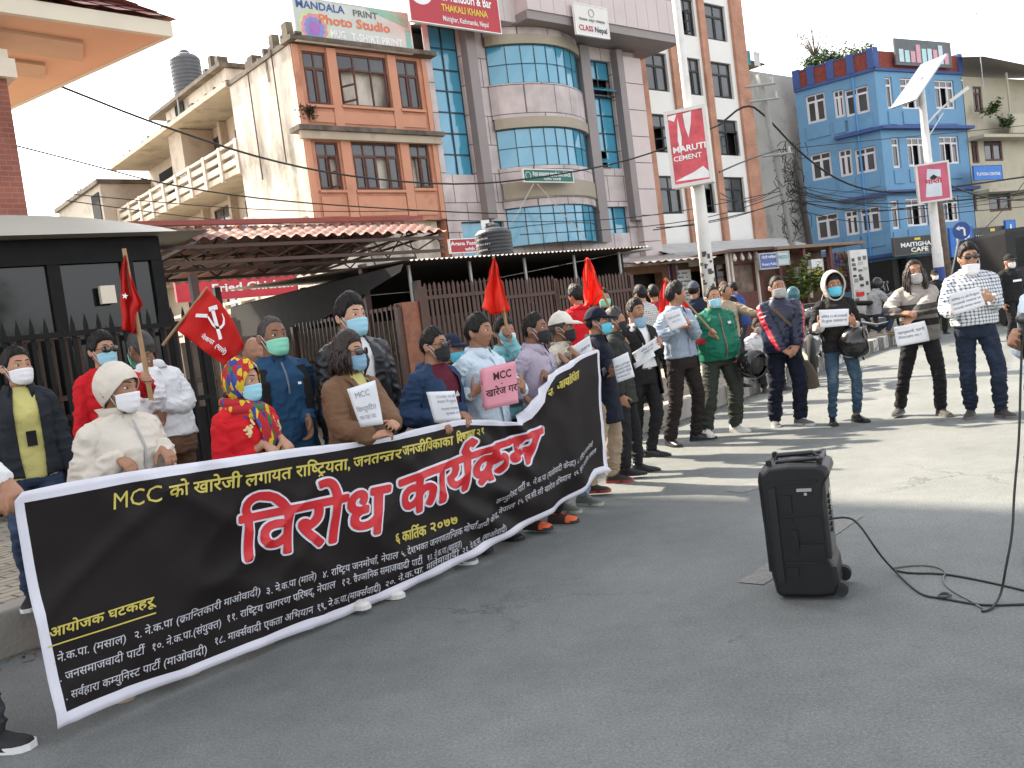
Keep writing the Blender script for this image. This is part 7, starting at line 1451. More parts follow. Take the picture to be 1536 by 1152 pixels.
def banword(mb, s, p0, p1, h0, h1, m, bold=.0, lift=.003, sx=(0, 0), capref=.62):
    """a word whose foot runs from p0 to p1 in the picture, letters h0 (left) to h1 (right) picture units tall"""
    V, F, adv = text2d(s, bold); bmx = bmesh.new(); vs = [bmx.verts.new((a, b, 0)) for a, b in V]
    for f in F:
        try: bmx.faces.new([vs[i] for i in f])
        except ValueError: pass
    bmesh.ops.triangulate(bmx, faces=bmx.faces[:])
    L = math.hypot(p1[0]-p0[0], p1[1]-p0[1]); step = adv*(6 if h0 > 30 else 11)/max(L, 12)
    for k in range(1, int(adv/step)+1): bmesh.ops.bisect_plane(bmx, geom=bmx.verts[:]+bmx.edges[:]+bmx.faces[:], plane_co=(k*step, 0, 0), plane_no=(1, 0, 0))
    if max(h0, h1) > 30:
        for k in np.arange(-.1, .9, .07): bmesh.ops.bisect_plane(bmx, geom=bmx.verts[:]+bmx.edges[:]+bmx.faces[:], plane_co=(0, k, 0), plane_no=(0, 1, 0))
    bmx.verts.index_update(); X = np.array([v.co[:2] for v in bmx.verts]); fs = [tuple(v.index for v in f.verts) for f in bmx.faces]; bmx.free()
    t = X[:, 0]/adv; y = X[:, 1]/capref; h = h0+(h1-h0)*t; px = p0[0]+(p1[0]-p0[0])*t+(sx[0]+(sx[1]-sx[0])*t)*y; py = p0[1]+(p1[1]-p0[1])*t-h*y
    mb.add([q-off_ for q in ban(px, py, lift)], fs, m)
def heavy(mb, s, a, b, h0, h1, m, r, n, lift, sx=(0, 0)):
    for k in range(n): w = 2*math.pi*k/n; o = (r*math.cos(w), r*math.sin(w)); banword(mb, s, (a[0]+o[0], a[1]+o[1]), (b[0]+o[0], b[1]+o[1]), h0, h1, m, 0, lift+.00022*k, sx)
    banword(mb, s, a, b, h0, h1, m, 0, lift+.00022*n, sx)
YB = mat('banner_yellow', (.50, .42, .085), .5, var=.05); RB_ = mat('banner_red', (.50, .016, .022), .45, var=.06); WB = mat('banner_letter', (.46, .45, .48), .5, var=.03)
t = MB()
for s, a, b, h0, h1, bo in (('MCC', (166, 765), (240, 751), 22.5, 22, .0), ('को', (248, 747), (278, 741), 17, 17, .02), ('खारेजी', (286, 741), (356, 730), 17, 17, .02), ('लगायत', (362, 730), (433, 717), 16.5, 16, .02), ('राि{ष}ट_यता,', (440, 716), (520, 703), 16, 15, .02), ('जनत{न}त~', (525, 702), (586, 689), 14.5, 13.5, .02), ('र', (587, 689), (597, 687), 13, 13, .02), ('जनजीिवकाका', (599, 684), (681, 667), 13.5, 12.5, .02), ('िवषयमा', (686, 665), (712, 656), 12.5, 12, .02), ('२१', (714, 655), (727, 649), 10, 8, .01), ('रा', (817, 597), (828, 590), 10, 10, .02), ('आयोिजत', (831, 586), (866, 567), 11.5, 11, .02),
    ('६ कािकत^क'.replace('िकत^', 'ित^'), (591, 816), (637, 802), 14, 13.5, .02), ('२०७७', (642, 799), (685, 785), 13, 12, .02), ('आयोजक घटकहरू', (71, 957), (230, 907), 13.5, 11.5, .02)): heavy(t, s, a, b, h0, h1, YB, 28*bo, 4, .003) if bo else banword(t, s, a, b, h0, h1, YB, 0)
ul = lambda p0, p1, w, m: t.add([q-off_ for k in range(12) for q in ban([p0[0]+(p1[0]-p0[0])*k/11]*2, [p0[1]+(p1[1]-p0[1])*k/11, p0[1]+(p1[1]-p0[1])*k/11+w], .003)], [(2*k, 2*k+1, 2*k+3, 2*k+2) for k in range(11)], m)
ul((69, 969), (233, 918), 2.2, YB)
A_ = [('.', (77, 996), (81, 995), 10), ('ने.क.पा. (मसाल)', (83, 993), (188, 962), 11), ('२. ने.क.पा', (199, 959), (257, 938), 10.5), ('(क~ाि{न}तकारी', (262, 937), (332, 912), 10.5), ('माओवादी)', (336, 910), (390, 891), 10), ('३. ने.क.पा (माले)', (396, 892), (473, 868), 9.5), ('४. राि{ष}ट_य जनमोचा^, नेपाल', (481, 867), (595, 837), 9.5), ('५. देशभ{क}त जनगणताि{न}त~क मोचा^', (599, 836), (712, 793), 9), ('क{म}युिन{स}ट पाटी^', (742, 757), (786, 732), 7.5), ('७. ने.क.पा (माओवादी के{न}द~)', (788, 731), (858, 697), 7.5), ('८. राि{ष}ट_य जनमोचा^', (860, 696), (890, 669), 6),
      ('. जनसमाजवादी पाटी^', (86, 1022), (215, 980), 11), ('१०. ने.क.पा.(संयु{क}त)', (225, 977), (333, 939), 10.5), ('११. राि{ष}ट_य जागरण पिरषद्, नेपाल', (340, 934), (502, 881), 10), ('१२. वै{ज}ञािनक समाजवादी पाटी^', (510, 879), (630, 845), 9.5), ('१३. ने.क.पा.(बहुमत)', (637, 842), (690, 819), 8.5), ('वादी के{न}द~, नेपाल', (713, 795), (769, 761), 7.5), ('१५. एम.सी.सी खारेज अिभयान', (772, 758), (853, 718), 7.5), ('१६. वृहत नागिरक समाज', (856, 715), (895, 678), 6),
      ('. सव^हारा क{म}युिन{स}ट पाटी^ (माओवादी)', (94, 1049), (311, 979), 11), ('१८. मा{क}स^वादी एकता अिभयान', (321, 968), (468, 919), 10), ('१९. ने.क.पा.(मा{क}स^वादी)', (474, 917), (570, 885), 9.5), ('२०. ने.क.पा. मालेमावादी', (576, 882), (686, 833), 8.5), ('२१. ने.क.पा. (माओवादी)', (690, 831), (756, 795), 8)]
for s, a, b, h in A_: banword(t, s, a, b, h, h, WB, .004)
t.build('lettering', None, bt)
t = MB()                                                        # the headline: white edge below, red letters on top
for s, a, b, h0, h1, sx in (('िवरोध', (357, 843), (572, 796), 67, 67, (-2, 9)), ('काय^क~म', (600, 779), (796, 690), 57, 47, (-3, 14))):
    heavy(t, s, a, b, h0, h1, VWHITE, 5.4, 14, .003, sx); heavy(t, s, a, b, h0, h1, RB_, 2.4, 9, .0085, sx)
t.build('headline', None, bt)
# ================================================================ PAPERS, FLAGS
PAPER = mat('paper', (.66, .67, .70), .8, var=.02); PINK = mat('pink_card', (.66, .28, .34), .75, var=.03); INK = cm((.03, .03, .035), .8); INKF = cm((.22, .22, .24), .8)
def sheet(label, quad, Y, lines, m=PAPER, bend=.012, name='paper_sheet', dY=(0, 0, 0, 0), cat='paper', group=None, lh=None, ink=INK, bo=.0):
    c = [D(*q, Y+d) for q, d in zip(quad, dY)]; o = thing(name, label, cat, tuple(sum(c)/4), 0, group); O = sum(c)/4; c = [q-O for q in c]; n = unit(np.cross(c[1]-c[0], c[0]-c[3])); n = n if n[1] < 0 else -n
    f = lambda u, v: (c[0]*(1-u)+c[1]*u)*(1-v)+(c[3]*(1-u)+c[2]*u)*v+n*(bend*math.sin(u*math.pi)*(1-.6*v)+.006*math.sin(v*5+u*3+quad[0][0]))
    b = MB(); b.loft([[f(i/8, j/8) for i in range(9)] for j in range(9)], None, False, False); so_ = b.build('sheet', m, o, True); q = so_.modifiers.new('t', 'SOLIDIFY'); q.thickness = .0012; q.offset = 0
    t = MB()
    for s, u0, u1, v, h in lines:
        V, F, adv = text2d(s, bo)
        if len(V): t.add([f(u0+(u1-u0)*p[0]/adv, v-h*p[1]/.62)+n*.003 for p in V], F, ink)
    if t.v: t.build('lettering', None, o)
    return o
sheet('handwritten sheet held to the brown blazer', [(520, 584), (563, 570), (575, 636), (541, 641)], 5.06, [('MCC', .2, .75, .28, .12), ('िस{ध}दु{घ}िटत', .1, .85, .62, .10), ('का.पत~ जा.', .12, .8, .82, .09)], ink=INKF)
sheet('printed sheet on the navy jacket above the banner', [(639, 588), (682, 586), (692, 630), (652, 634)], 5.50, [('COVID-19 को', .3, .98, .22, .08), ('उपचार िनःशु{ल}क', .3, .98, .38, .08), ('जनताका {स}वा{स}थय', .38, 1.0, .62, .07), ('सुर{क}षा गर', .5, 1.0, .78, .07)], ink=INKF)
sheet('pink card reading MCC held by the bare faced person', [(722, 553), (773, 541), (778, 604), (727, 616)], 6.02, [('MCC', .32, .86, .34, .16), ('.', .52, .6, .46, .1), ('खारेज गर', .08, .99, .70, .15)], m=PINK, name='pink_placard', cat='placard', bend=.004, bo=.018, ink=cm((.045, .008, .02), .7))
sheet('second pink card tucked behind the first at its left', [(719, 556), (765, 545), (768, 600), (724, 611)], 6.06, [('द', .02, .14, .42, .12)], m=PINK, name='pink_placard', cat='placard', bend=.004, bo=.02, ink=cm((.35, .03, .12), .7))
sheet('printed sheet rising over the right end of the banner', [(847, 527), (884, 503), (889, 526), (855, 549)], 7.20, [('कोिभड १९ को', .08, .5, .70, .16), ('उपचार गर', .55, .95, .66, .16)])
sheet('printed sheet held in front of the navy waistcoat', [(918, 539), (942, 528), (952, 565), (926, 574)], 7.50, [('कोिभड १९ को िनःशु{ल}क', .06, .94, .42, .08), ('उपचारको {य}यव{स}था', .06, .94, .56, .08), ('सरकारले गनु^पछ^', .06, .94, .70, .08), ('भ{र}टाचार ब{न}द गर !', .06, .85, .86, .08)])
sheet('printed sheet held by the black blazer, upper one', [(948, 530), (984, 506), (991, 521), (955, 543)], 8.88, [('कोिभड १९ को', .3, .8, .45, .16), ('उपचार गर !', .35, .8, .75, .16)])
sheet('blank folded sheet below the upper one of the black blazer', [(950, 546), (980, 526), (983, 534), (953, 553)], 8.84, [])
sheet('printed sheet held by the folded arms', [(993, 471), (1020, 462), (1031, 486), (1006, 497)], 9.50, [('िवदेशी ह{स}त{क}षेप', .15, .85, .42, .10), ('ब{न}द गर !', .3, .8, .66, .10)], ink=INKF)
sheet('printed sheet held by the grey hooded youth', [(1229, 465), (1273, 463), (1273, 488), (1230, 492)], 9.54, [('कोिभड १९ को उपचारको', .06, .94, .46, .12), ('िनःशु{ल}क {य}यव{स}था गर', .06, .94, .72, .12)], bend=.006)
sheet('printed sheet held low over the dark trousers', [(1341, 491), (1387, 481), (1395, 511), (1346, 520)], 9.22, [('महाभुकमपी, मह{ग}गी', .08, .92, .42, .11), ('िनय{न}त~ण गर !', .08, .78, .66, .11)])
sheet('printed sheet held against the checked shirt', [(1421, 442), (1468, 430), (1478, 458), (1430, 473)], 8.70, [('कोिभड १९ को िनःशु{ल}क', .06, .95, .36, .09), ('उपचारको {य}यव{स}था गर', .06, .95, .58, .09), ('जनताको ज{य}यान बचाऊ !', .06, .95, .80, .09)])
FLAGR = mat('flag_red', (.62, .022, .018), .7, var=.08, vs=5, bump=.3, bs=20, bd=.01); FLAGO = mat('flag_orange_red', (.85, .040, .018), .7, var=.06, vs=5, bump=.35, bs=18, bd=.012)
for _m, _c in ((FLAGR, (.7, .02, .015)), (FLAGO, (.95, .05, .02))):
    _t = _m.node_tree; _tr = _node(_t, 'ShaderNodeBsdfTranslucent'); _tr.inputs[0].default_value = (*_c, 1); _ms = _node(_t, 'ShaderNodeMixShader'); _ms.inputs[0].default_value = .4; _o = [n for n in _t.nodes if n.type == 'OUTPUT_MATERIAL'][0]; _t.links.new(_t.nodes['Principled BSDF'].outputs[0], _ms.inputs[1]); _t.links.new(_tr.outputs[0], _ms.inputs[2]); _t.links.new(_ms.outputs[0], _o.inputs[0])
STICK = mat('bamboo_stick', (.30, .19, .09), .6, var=.2, vs=12)
def flag(label, pole, r, rows, m, extra=None, wob=.02):
    """rows: list of (picture points across the cloth, depth) from top to bottom"""
    p0, p1 = pole; O = V3(p0); o = thing('flag', label, 'flag', tuple(O)); b = MB(); b.tube([(V3(p)-O) for p in (p0, (V3(p0)+V3(p1))/2, p1)], [r*1.1, r, r*.9], 8); b.build('pole', STICK, o)
    g = []; n = 12; R = []
    for pts, Y in rows: pts = np.array(pts, float); u = np.linspace(0, 1, len(pts)); w = np.linspace(0, 1, n); R.append((np.interp(w, u, pts[:, 0]), np.interp(w, u, pts[:, 1]), Y))
    k = np.linspace(0, 1, len(R)); kk = np.linspace(0, 1, 22)
    for v in kk:
        row = []
        for i in range(n): x = np.interp(v, k, [q[0][i] for q in R]); y = np.interp(v, k, [q[1][i] for q in R]); Y = np.interp(v, k, [q[2] for q in R]); row.append(D(x+wob*60*math.sin(v*17+i)*(i in (0, n-1))*.6, y, Y+wob*2*((.3+v)*math.sin(i*1.25+v*2.2)+.5*math.sin(i*2.3-v*5)+.5*math.sin(v*9+i*.6)))-O)
        g.append(row)
    b = MB(); b.loft(g, None, False, False); c = b.build('cloth', m, o, True); q = c.modifiers.new('t', 'SOLIDIFY'); q.thickness = .0015; q.offset = 0
    if extra: e = MB(); extra(e, O); e.build('emblem', None, o)
    return o
def star(e, O):
    c = np.array((187.5, 444.0)); pts = [D(*(c+np.array((math.sin(a), -math.cos(a)))*(5.2 if i % 2 == 0 else 2.1)), 5.80)-O for i, a in enumerate(np.arange(10)*math.pi/5+.12)]; e.add([D(*c, 5.80)-O]+pts, [(0, 1+i, 1+(i+1) % 10) for i in range(10)], WHT)
flag('half furled red flag with a white star on a wooden stick, leftmost', (D(227, 600, 5.88), D(186, 373, 5.88)), .016, [([(186, 383), (187, 383), (189, 383)], 5.86), ([(182, 400), (188, 402), (195, 408)], 5.86), ([(181, 425), (190, 430), (205, 436)], 5.85), ([(181, 450), (193, 455), (214, 457)], 5.85), ([(182, 472), (195, 474), (208, 470)], 5.85), ([(183, 494), (197, 500), (209, 502)], 5.86)], FLAGR, star, .02)
def hs(e, O):
    def F(u, v): return D(310+(262-310)*v+(367-310)*u+(338-262-(367-310))*u*v, 433+(493-433)*v+(520-433)*u+(548-493-(520-433))*u*v, 6.27)-O
    # sickle: an arc blade with handle; hammer: shaft and head, drawn in the picture plane of the flag
    C = lambda x, y: D(x, y, 6.27)-O
    arc = [(336-1, 476+0)]; pts = []
    ring_ = [(333.0, 470.0), (336.0, 478.0), (335.5, 486.0), (331.0, 491.5), (325.0, 491.5), (319.5, 487.0), (315.5, 480.5), (311.5, 474.5)]; wd = [.8, 2.2, 3.4, 4.0, 4.0, 3.4, 3.0, 2.6]
    V = []; 
    for i, (x, y) in enumerate(ring_):
        a, b = ring_[max(i-1, 0)], ring_[min(i+1, 7)]; t = np.array((b[0]-a[0], b[1]-a[1])); t = t/np.linalg.norm(t); nn = np.array((-t[1], t[0]))*wd[i]/2; V += [C(x+nn[0], y+nn[1]), C(x-nn[0], y-nn[1])]
    e.add(V, [(2*i, 2*i+1, 2*i+3, 2*i+2) for i in range(7)], WHT)
    e.quad(C(311.5, 471), C(294, 470.5), C(293, 475.5), C(310.5, 476.5), WHT)                      # handle
    e.quad(C(316.5, 466), C(321.5, 464), C(333.5, 508), C(328.5, 510), WHT)                          # shaft
    e.quad(C(312.5, 461), C(325, 457), C(327, 463.5), C(314, 467.5), WHT)                            # head
    for s, (x0, y0), (x1, y1), h in (('नेकपा', (301, 507), (319, 517), 6), ('(माले)', (322, 520), (337, 532), 6)):
        V2, F2, adv = text2d(s, .02); dx, dy = x1-x0, y1-y0; L = math.hypot(dx, dy); e.add([C(x0+dx*p[0]/adv+dy/L*h*p[1]/.62, y0+dy*p[0]/adv-dx/L*h*p[1]/.62) for p in V2], F2, WHT)
flag('red flag with a white hammer and sickle and white lettering', (D(244, 518, 6.32), D(311, 431, 6.32)), .010, [([(310, 433), (328, 450), (348, 478), (367, 519)], 6.31), ([(294, 453), (314, 473), (338, 502), (358, 530)], 6.31), ([(278, 473), (300, 492), (325, 520), (348, 540)], 6.31), ([(262, 493), (285, 510), (310, 530), (338, 549)], 6.31)], FLAGR, hs, .008)
PL = dict(group=None)
flag('plain bright red triangular flag hanging upright beside the turquoise sleeves', (FL3[0]-(FL3[1]-FL3[0])*.06, FL3[1]), .012, [([(739, 387), (741, 386), (743, 387)], 7.10), ([(734, 410), (741, 409), (749, 411)], 7.09), ([(728, 438), (741, 437), (757, 439)], 7.08), ([(723, 461), (738, 473), (752, 470), (765, 466)], 7.08)], FLAGO)
flag('plain bright red flag leaning left from the black blazer', (FL4[0]-(FL4[1]-FL4[0])*.03, FL4[1]), .014, [([(877, 389), (880, 386), (885, 388)], 8.98), ([(875, 408), (884, 404), (893, 409)], 8.97), ([(875, 432), (888, 428), (901, 428)], 8.96), ([(877, 452), (890, 447), (907, 439)], 8.96), ([(876, 459), (886, 458), (894, 459)], 8.97)], FLAGO)
flag('plain red flag half hidden behind the folded arms', (FL5[0]-(FL5[1]-FL5[0])*.05, FL5[1]), .012, [([(995, 420), (998, 416), (1002, 419)], 10.38), ([(990, 440), (1003, 432), (1015, 434)], 10.36), ([(988, 458), (1005, 455), (1024, 448)], 10.34), ([(990, 478), (1010, 480), (1036, 463)], 10.32), ([(1000, 490), (1012, 488), (1024, 478)], 10.32)], FLAGR)
# ================================================================ LOUDSPEAKER AND LEADS
PLAS = mat('speaker_plastic', (.0060, .0060, .0065), .40, var=.25, vs=9, bump=.15, bs=500, bd=.001, spec=.4); PLG = mat('speaker_edge', (.011, .011, .012), .38, var=.2, vs=20)
sb = (G(1166, 893)+G(1248, 886))/2; spk = thing('loudspeaker', 'black portable loudspeaker on wheels standing on the road', 'loudspeaker', (sb[0]+.06, sb[1]+.02, 0), math.radians(-24)); HW = .165
def prism(mb, prof, y0, y1, m=None, inset=0.02):
    c = np.mean(prof, 0); q = [(c[0]+(x-c[0])*(1-inset/.3), c[1]+(z-c[1])*(1-inset/.6)) for x, z in prof]
    mb.loft([[(x, y0, z) for x, z in q], [(x, y0+inset, z) for x, z in prof], [(x, y1-inset, z) for x, z in prof], [(x, y1, z) for x, z in q]], m)
b = MB(); prism(b, [(-.150, .012), (-.168, .03), (-.182, .12), (-.196, .40), (-.200, .60), (-.190, .645), (-.150, .672), (-.05, .680), (.10, .672), (.135, .655), (.145, .62), (.118, .575), (.108, .50), (.112, .20), (.128, .16), (.135, .06), (.120, .02), (.05, .010)], -HW, HW, PLAS, .03); b.build('cabinet', None, spk, False).modifiers.new('b', 'BEVEL').width = .006
b = MB(); prism(b, [(-.150, .10), (-.150, .56), (-.115, .575), (-.115, .09)], -HW-.012, -HW+.005, PLG, .006); b.build('side_rib', None, spk)
for i, (x0, x1, z0, z1, d) in enumerate(((-.10, -.045, .44, .53, .010), (-.10, -.05, .40, .415, .008), (-.10, .08, .185, .20, .009), (-.035, .09, .30, .42, .006), (-.035, .09, .225, .285, .009), (-.10, -.045, .12, .17, .008), (-.10, .085, .585, .60, .006), (-.06, -.03, .26, .36, .018))):
    b = MB(); prism(b, [(x0, z0), (x0, z1), (x1, z1), (x1, z0)], -HW-d, -HW+.004, PLAS, .004); b.build('moulding', None, spk)
b = MB(); b.box(-.015, .055, -HW-.009, -HW-.003, .545, .560); b.build('badge', GALV, spk); b = MB(); b.loft([ell((.025, -HW-.006-k, .532), (1, 0, 0), (0, 0, 1), .008, .008, 12) for k in (0, .003)]); b.build('badge', GALV, spk)
b = MB(); b.box(.1085, .116, -.12, .12, .22, .55); pn_ = b.build('control_panel', mat('panel_grey', (.09, .09, .088), .5), spk)
for i in range(7): b = MB(); z = .50-i*.028; b.tube([(.116, -.09, z), (.128, -.09, z)], .008, 8); b.tube([(.116, -.055, z), (.126, -.055, z)], .007, 8); b.build('knob', PLAS, pn_)
b = MB(); b.box(.1162, .119, -.02, .08, .40, .52); b.build('display', GLASSD, pn_)
for y in (-.13, .13): b = MB(); b.tube([(.135, y-.022, .052), (.135, y+.022, .052)], .038, 16); w_ = b.build('wheel', mat('wheel_rubber', (.012, .012, .012), .7), spk); b = MB(); b.tube([(.135, y-.024, .052), (.135, y+.024, .052)], .016, 10); b.build('hub', PLG, w_)
b = MB(); b.tube([(-.12, 0, .672), (-.11, 0, .70), (.06, 0, .705), (.09, 0, .672)], .013, 8); b.tube([(-.11, -.09, .682), (.10, -.09, .690)], .010, 8); b.tube([(-.11, .09, .682), (.10, .09, .690)], .010, 8); b.tube([(.105, -.10, .688), (.105, .10, .688)], .012, 8); b.build('handle', PLG, spk)
for x, y in ((-.14, -.12), (-.14, .12), (.10, -.12), (.10, .12)): b = MB(); b.lathe([(.014, 0), (.014, .028), (.009, .032)], 10, (x, y, .668)); b.build('foot', PLAS, spk)
b = MB(); b.box(-.192, -.175, -.14, .14, .14, .56); b.build('grille', PLG, spk)
CHRM = cm((.12, .12, .12), .35, metal=.8); LEAD = cm((.012, .012, .012), .5); SPo = np.array(spk.location)
def smooth(p, k=3):
    p = [V3(q) for q in p]
    for _ in range(k):
        r = [p[0]]
        for a, c in zip(p[:-1], p[1:]): r += [a*.75+c*.25, a*.25+c*.75]
        p = r+[p[-1]]
    return p
def lead(label, pts, r=.0055, m=None):
    o = V3(pts[0]).copy(); o[2] = 0; b = MB(); b.tube(smooth([V3(q)-o for q in pts]), r, 7); ob = b.build('audio_lead', m or LEAD, None, True); ob.location = o; return tag(ob, label, 'cable')
Z8 = lambda x, y, z=.006: G(1086+x/3.389, 640+y/3.389, z)
rp = SPo+np.array((math.cos(math.radians(-24))*.116+math.sin(math.radians(-24))*.10*-1*-1, math.sin(math.radians(-24))*.116-.10*math.cos(math.radians(-24)), .39))
lead('black lead from the loudspeaker panel along the road', [rp, D(1275, 775, 4.35), D(1292, 790, 4.28), D(1318, 830, 4.2), Z8(850, 715), Z8(950, 815), Z8(1020, 862), Z8(1100, 870), Z8(1200, 890), Z8(1330, 910), Z8(1525, 903), Z8(1700, 900)])
lead('black microphone lead hanging from the hand at the right edge', [D(1534, 500, 4.15), D(1531, 560, 4.12), D(1529, 660, 4.08), D(1521, 740, 4.05), D(1519, 800, 4.0), D(1509, 850, 3.98), Z8(1410, 850, .03), Z8(1370, 920), Z8(1325, 940), Z8(1310, 936)])
lead('grey lead looping across the middle of the others', [Z8(850, 720), Z8(950, 705), Z8(1060, 705), Z8(1135, 735), Z8(1105, 778), Z8(1150, 832), Z8(1250, 882), Z8(1310, 922)], .0045, cm((.10, .10, .10), .5))
lead('black lead running straight to the right edge behind the loop', [Z8(875, 732), Z8(950, 746), Z8(1100, 745), Z8(1250, 770), Z8(1400, 802), Z8(1525, 832), Z8(1800, 900)])
lead('small coil of black lead on the road', [Z8(1090, 862, .01), Z8(1110, 842, .012), Z8(1150, 848, .012), Z8(1140, 868, .012), Z8(1095, 872, .012), Z8(1088, 855, .014), Z8(1120, 846, .016), Z8(1155, 858, .01)], .005)
mq = D(1536, 505, 4.14); o = thing('microphone', 'black microphone in the fist at the right edge', 'microphone', tuple(mq)); b = MB(); b.tube([(0, 0, -.10), (.01, .02, .06)], [.012, .018], 10); b.build('handle', LEAD, o, True); b = MB(); b.loft([ell((.012, .024, .06+z), XA, YA, r, r, 12) for z, r in ((0, .018), (.012, .026), (.03, .027), (.045, .018), (.05, .006))]); b.build('grille', CHRM, o, True)
# ================================================================ HELMETS, BAG
def helmet(label, c, yaw, R=.135, m=None, lens=None, tilt=.0):
    o = thing('helmet', label, 'helmet', tuple(c), yaw); o.rotation_euler = (tilt, 0, yaw); b = MB(); rings = []
    for t in np.linspace(.9, math.pi-.02, 18): rings.append([(R*1.0*math.sin(t)*math.cos(a), -R*1.12*math.cos(t), R*1.05*math.sin(t)*math.sin(a)) for a in np.linspace(0, 2*math.pi, 28, endpoint=False)])
    b.loft(rings, None, False); sh_ = b.build('shell', m or mat('helmet_black', (.010, .010, .011), .16, spec=.6), o, True); q = sh_.modifiers.new('t', 'SOLIDIFY'); q.thickness = .02; q.offset = -1
    b = MB(); rings = [[(R*.80*math.sin(t)*math.cos(a), -R*.9*math.cos(t), R*.84*math.sin(t)*math.sin(a)) for a in np.linspace(0, 2*math.pi, 20, endpoint=False)] for t in np.linspace(.75, math.pi-.05, 10)]; b.loft(rings); b.build('lining', cm((.03, .03, .03), .95), o, True)
    b = MB(); b.loft([[(R*1.04*math.sin(a), -R*(.62+.45*math.cos(a)), R*(.05+.85*v)) for a in np.linspace(-1.2, 1.2, 15)] for v in (0, .3, .6, .9)], None, False, False); b.build('visor', lens or mat('visor_smoke', (.02, .02, .02), .05, spec=.8, alpha=.55), o, True)
    b = MB(); b.tube([(-R*.8, -.02, -R*.6), (0, -.03, -R*1.35), (R*.8, -.02, -R*.6)], .008, 6); b.build('chin_strap', BELT, o); return o
hc = D(1129, 546, 10.12); helmet('open black helmet with a grey rim hanging by the green jacket', hc, .5, .145, tilt=.25)
hc = D(1283, 514, 9.72); helmet('black helmet hanging from the arm of the grey hooded youth', hc, 1.1, .15, tilt=-.2)
hc = D(1210, 562, 10.45); o = thing('shoulder_bag', 'brown cloth shoulder bag on the hip of the navy track suit', 'bag', tuple(hc)); b = MB(); b.loft([ell((dx, 0, z), (1, 0, 0), (0, 1, 0), w, .05, 14, 3) for z, w, dx in ((-.17, .05, .04), (-.15, .11, .03), (-.02, .115, .01), (.10, .09, -.01), (.17, .05, -.03))]); b.build('pouch', mat('bag_cloth', (.11, .085, .06), .85, var=.15, bump=.3, bs=60, bd=.004), o, True); b = MB(); b.tube([(-.02, -.03, .15), (-.08, -.06, .35), (-.15, -.10, .5)], .012, 6); b.build('strap', cm((.07, .05, .035), .8), o)
# ================================================================ POSTS, LAMPS, BOARDS
def vpost(name, label, cat, px, py, Y, prof, m, z0=PZ, n=14):
    p = D(px, py, Y); o = thing(name, label, cat, (p[0], p[1], 0)); b = MB(); b.lathe([(r, z) for r, z in prof], n, (0, 0, 0)); b.build('pole', m, o, True); return o, p
wp_, p_ = vpost('lamp_post', 'tall white post carrying the tattered red and white light box', 'lamp post', 1060, 400, 16, [(.125, PZ), (.12, 3.8), (.115, 3.82), (.075, 4.6), (.07, 11)], WHITEP)
b = MB(); rr = random.Random(6)
for i in range(26): a = rr.uniform(3.6, 5.6); z = rr.uniform(1.1, 2.5); c = V3((.1245*math.cos(a), .1245*math.sin(a), z)); u = V3((-math.sin(a), math.cos(a), 0)); b.obox(c, u*rr.uniform(.012, .04), V3((math.cos(a), math.sin(a), 0))*.001, ZA_*rr.uniform(.01, .05))
b.build('torn_poster', cm((.06, .06, .06), .8), wp_)
def lightbox(label, px, py, Y, w, h, dp, yaw, face, lines, par_z=None, extra=None, cols=()):
    c = D(px, py, Y); o = thing('light_box', label, 'advertising board', tuple(c), yaw); b = MB(); b.box(-w/2, w/2, -dp/2, dp/2, -h/2, h/2); b.build('casing', mat('casing', (.58, .56, .50), .5, var=.05), o)
    e = .05; b = MB()
    for q in ((-w/2-.01, -w/2+e, -h/2-.01, h/2+.01), (w/2-e, w/2+.01, -h/2-.01, h/2+.01), (-w/2+e, w/2-e, -h/2-.01, -h/2+e), (-w/2+e, w/2-e, h/2-e, h/2+.01)): b.box(q[0], q[1], -dp/2-.03, -dp/2-.002, q[2], q[3])
    b.build('frame', WHITEP, o); b = MB(); b.box(-w/2+e, w/2-e, -dp/2-.012, -dp/2-.003, -h/2+e, h/2-e); b.build('face', face, o); t = MB()
    if extra: extra(t, w, h, -dp/2)
    for s, fx, fz, fh, fw, m, bo in lines: text_on(t, s, (-w/2+w*fx, -dp/2-.02, -h/2+h*fz), (1, 0, 0), (0, 0, 1), h*fh, m, w=w*fw, bold=bo, center=True, lift=.003)
    t.build('lettering', None, o); return o
def torn(t, w, h, y):                                           # white tears and creases in the red sheet
    for pts in (((-.42, -.42), (.42, -.44), (.42, -.36), (.30, -.28), (.05, -.34), (-.20, -.38)), ((-.05, .44), (.16, .45), (.12, .30), (.03, .12), (-.03, .26)), ((-.24, .12), (-.19, .40), (-.14, .14), (-.19, -.10)), ((-.42, .44), (-.20, .45), (-.28, .36), (-.42, .40))):
        c = np.mean(pts, 0); t.add([(c[0]*w, y-.016, c[1]*h)]+[(x*w, y-.015, z*h) for x, z in pts], [(0, 1+(i+1) % len(pts), 1+i) for i in range(len(pts))], WHT)
lightbox('tattered red and white light box on the tall white post', 1035, 222, 15.8, .70, 1.30, .26, math.radians(-22), mat('torn_red', (.55, .08, .10), .5, var=.25, vs=6, bump=.6, bs=9, bd=.03), [('MARUTI', .52, .45, .11, .82, WHT, .03), ('CEMENT', .45, .34, .09, .7, WHT, .02)], extra=torn)
lp, p_ = vpost('lamp_post', 'white street light post with a solar panel in front of the blue building', 'lamp post', 1408, 400, 30, [(.17, PZ), (.165, 2.4), (.15, 2.42), (.11, 8.0)], WHITEP)
b = MB(); b.lathe([(.185, PZ), (.18, 1.75), (.16, 1.76)], 14); b.build('blue_base', cm((.03, .06, .22), .6), lp)
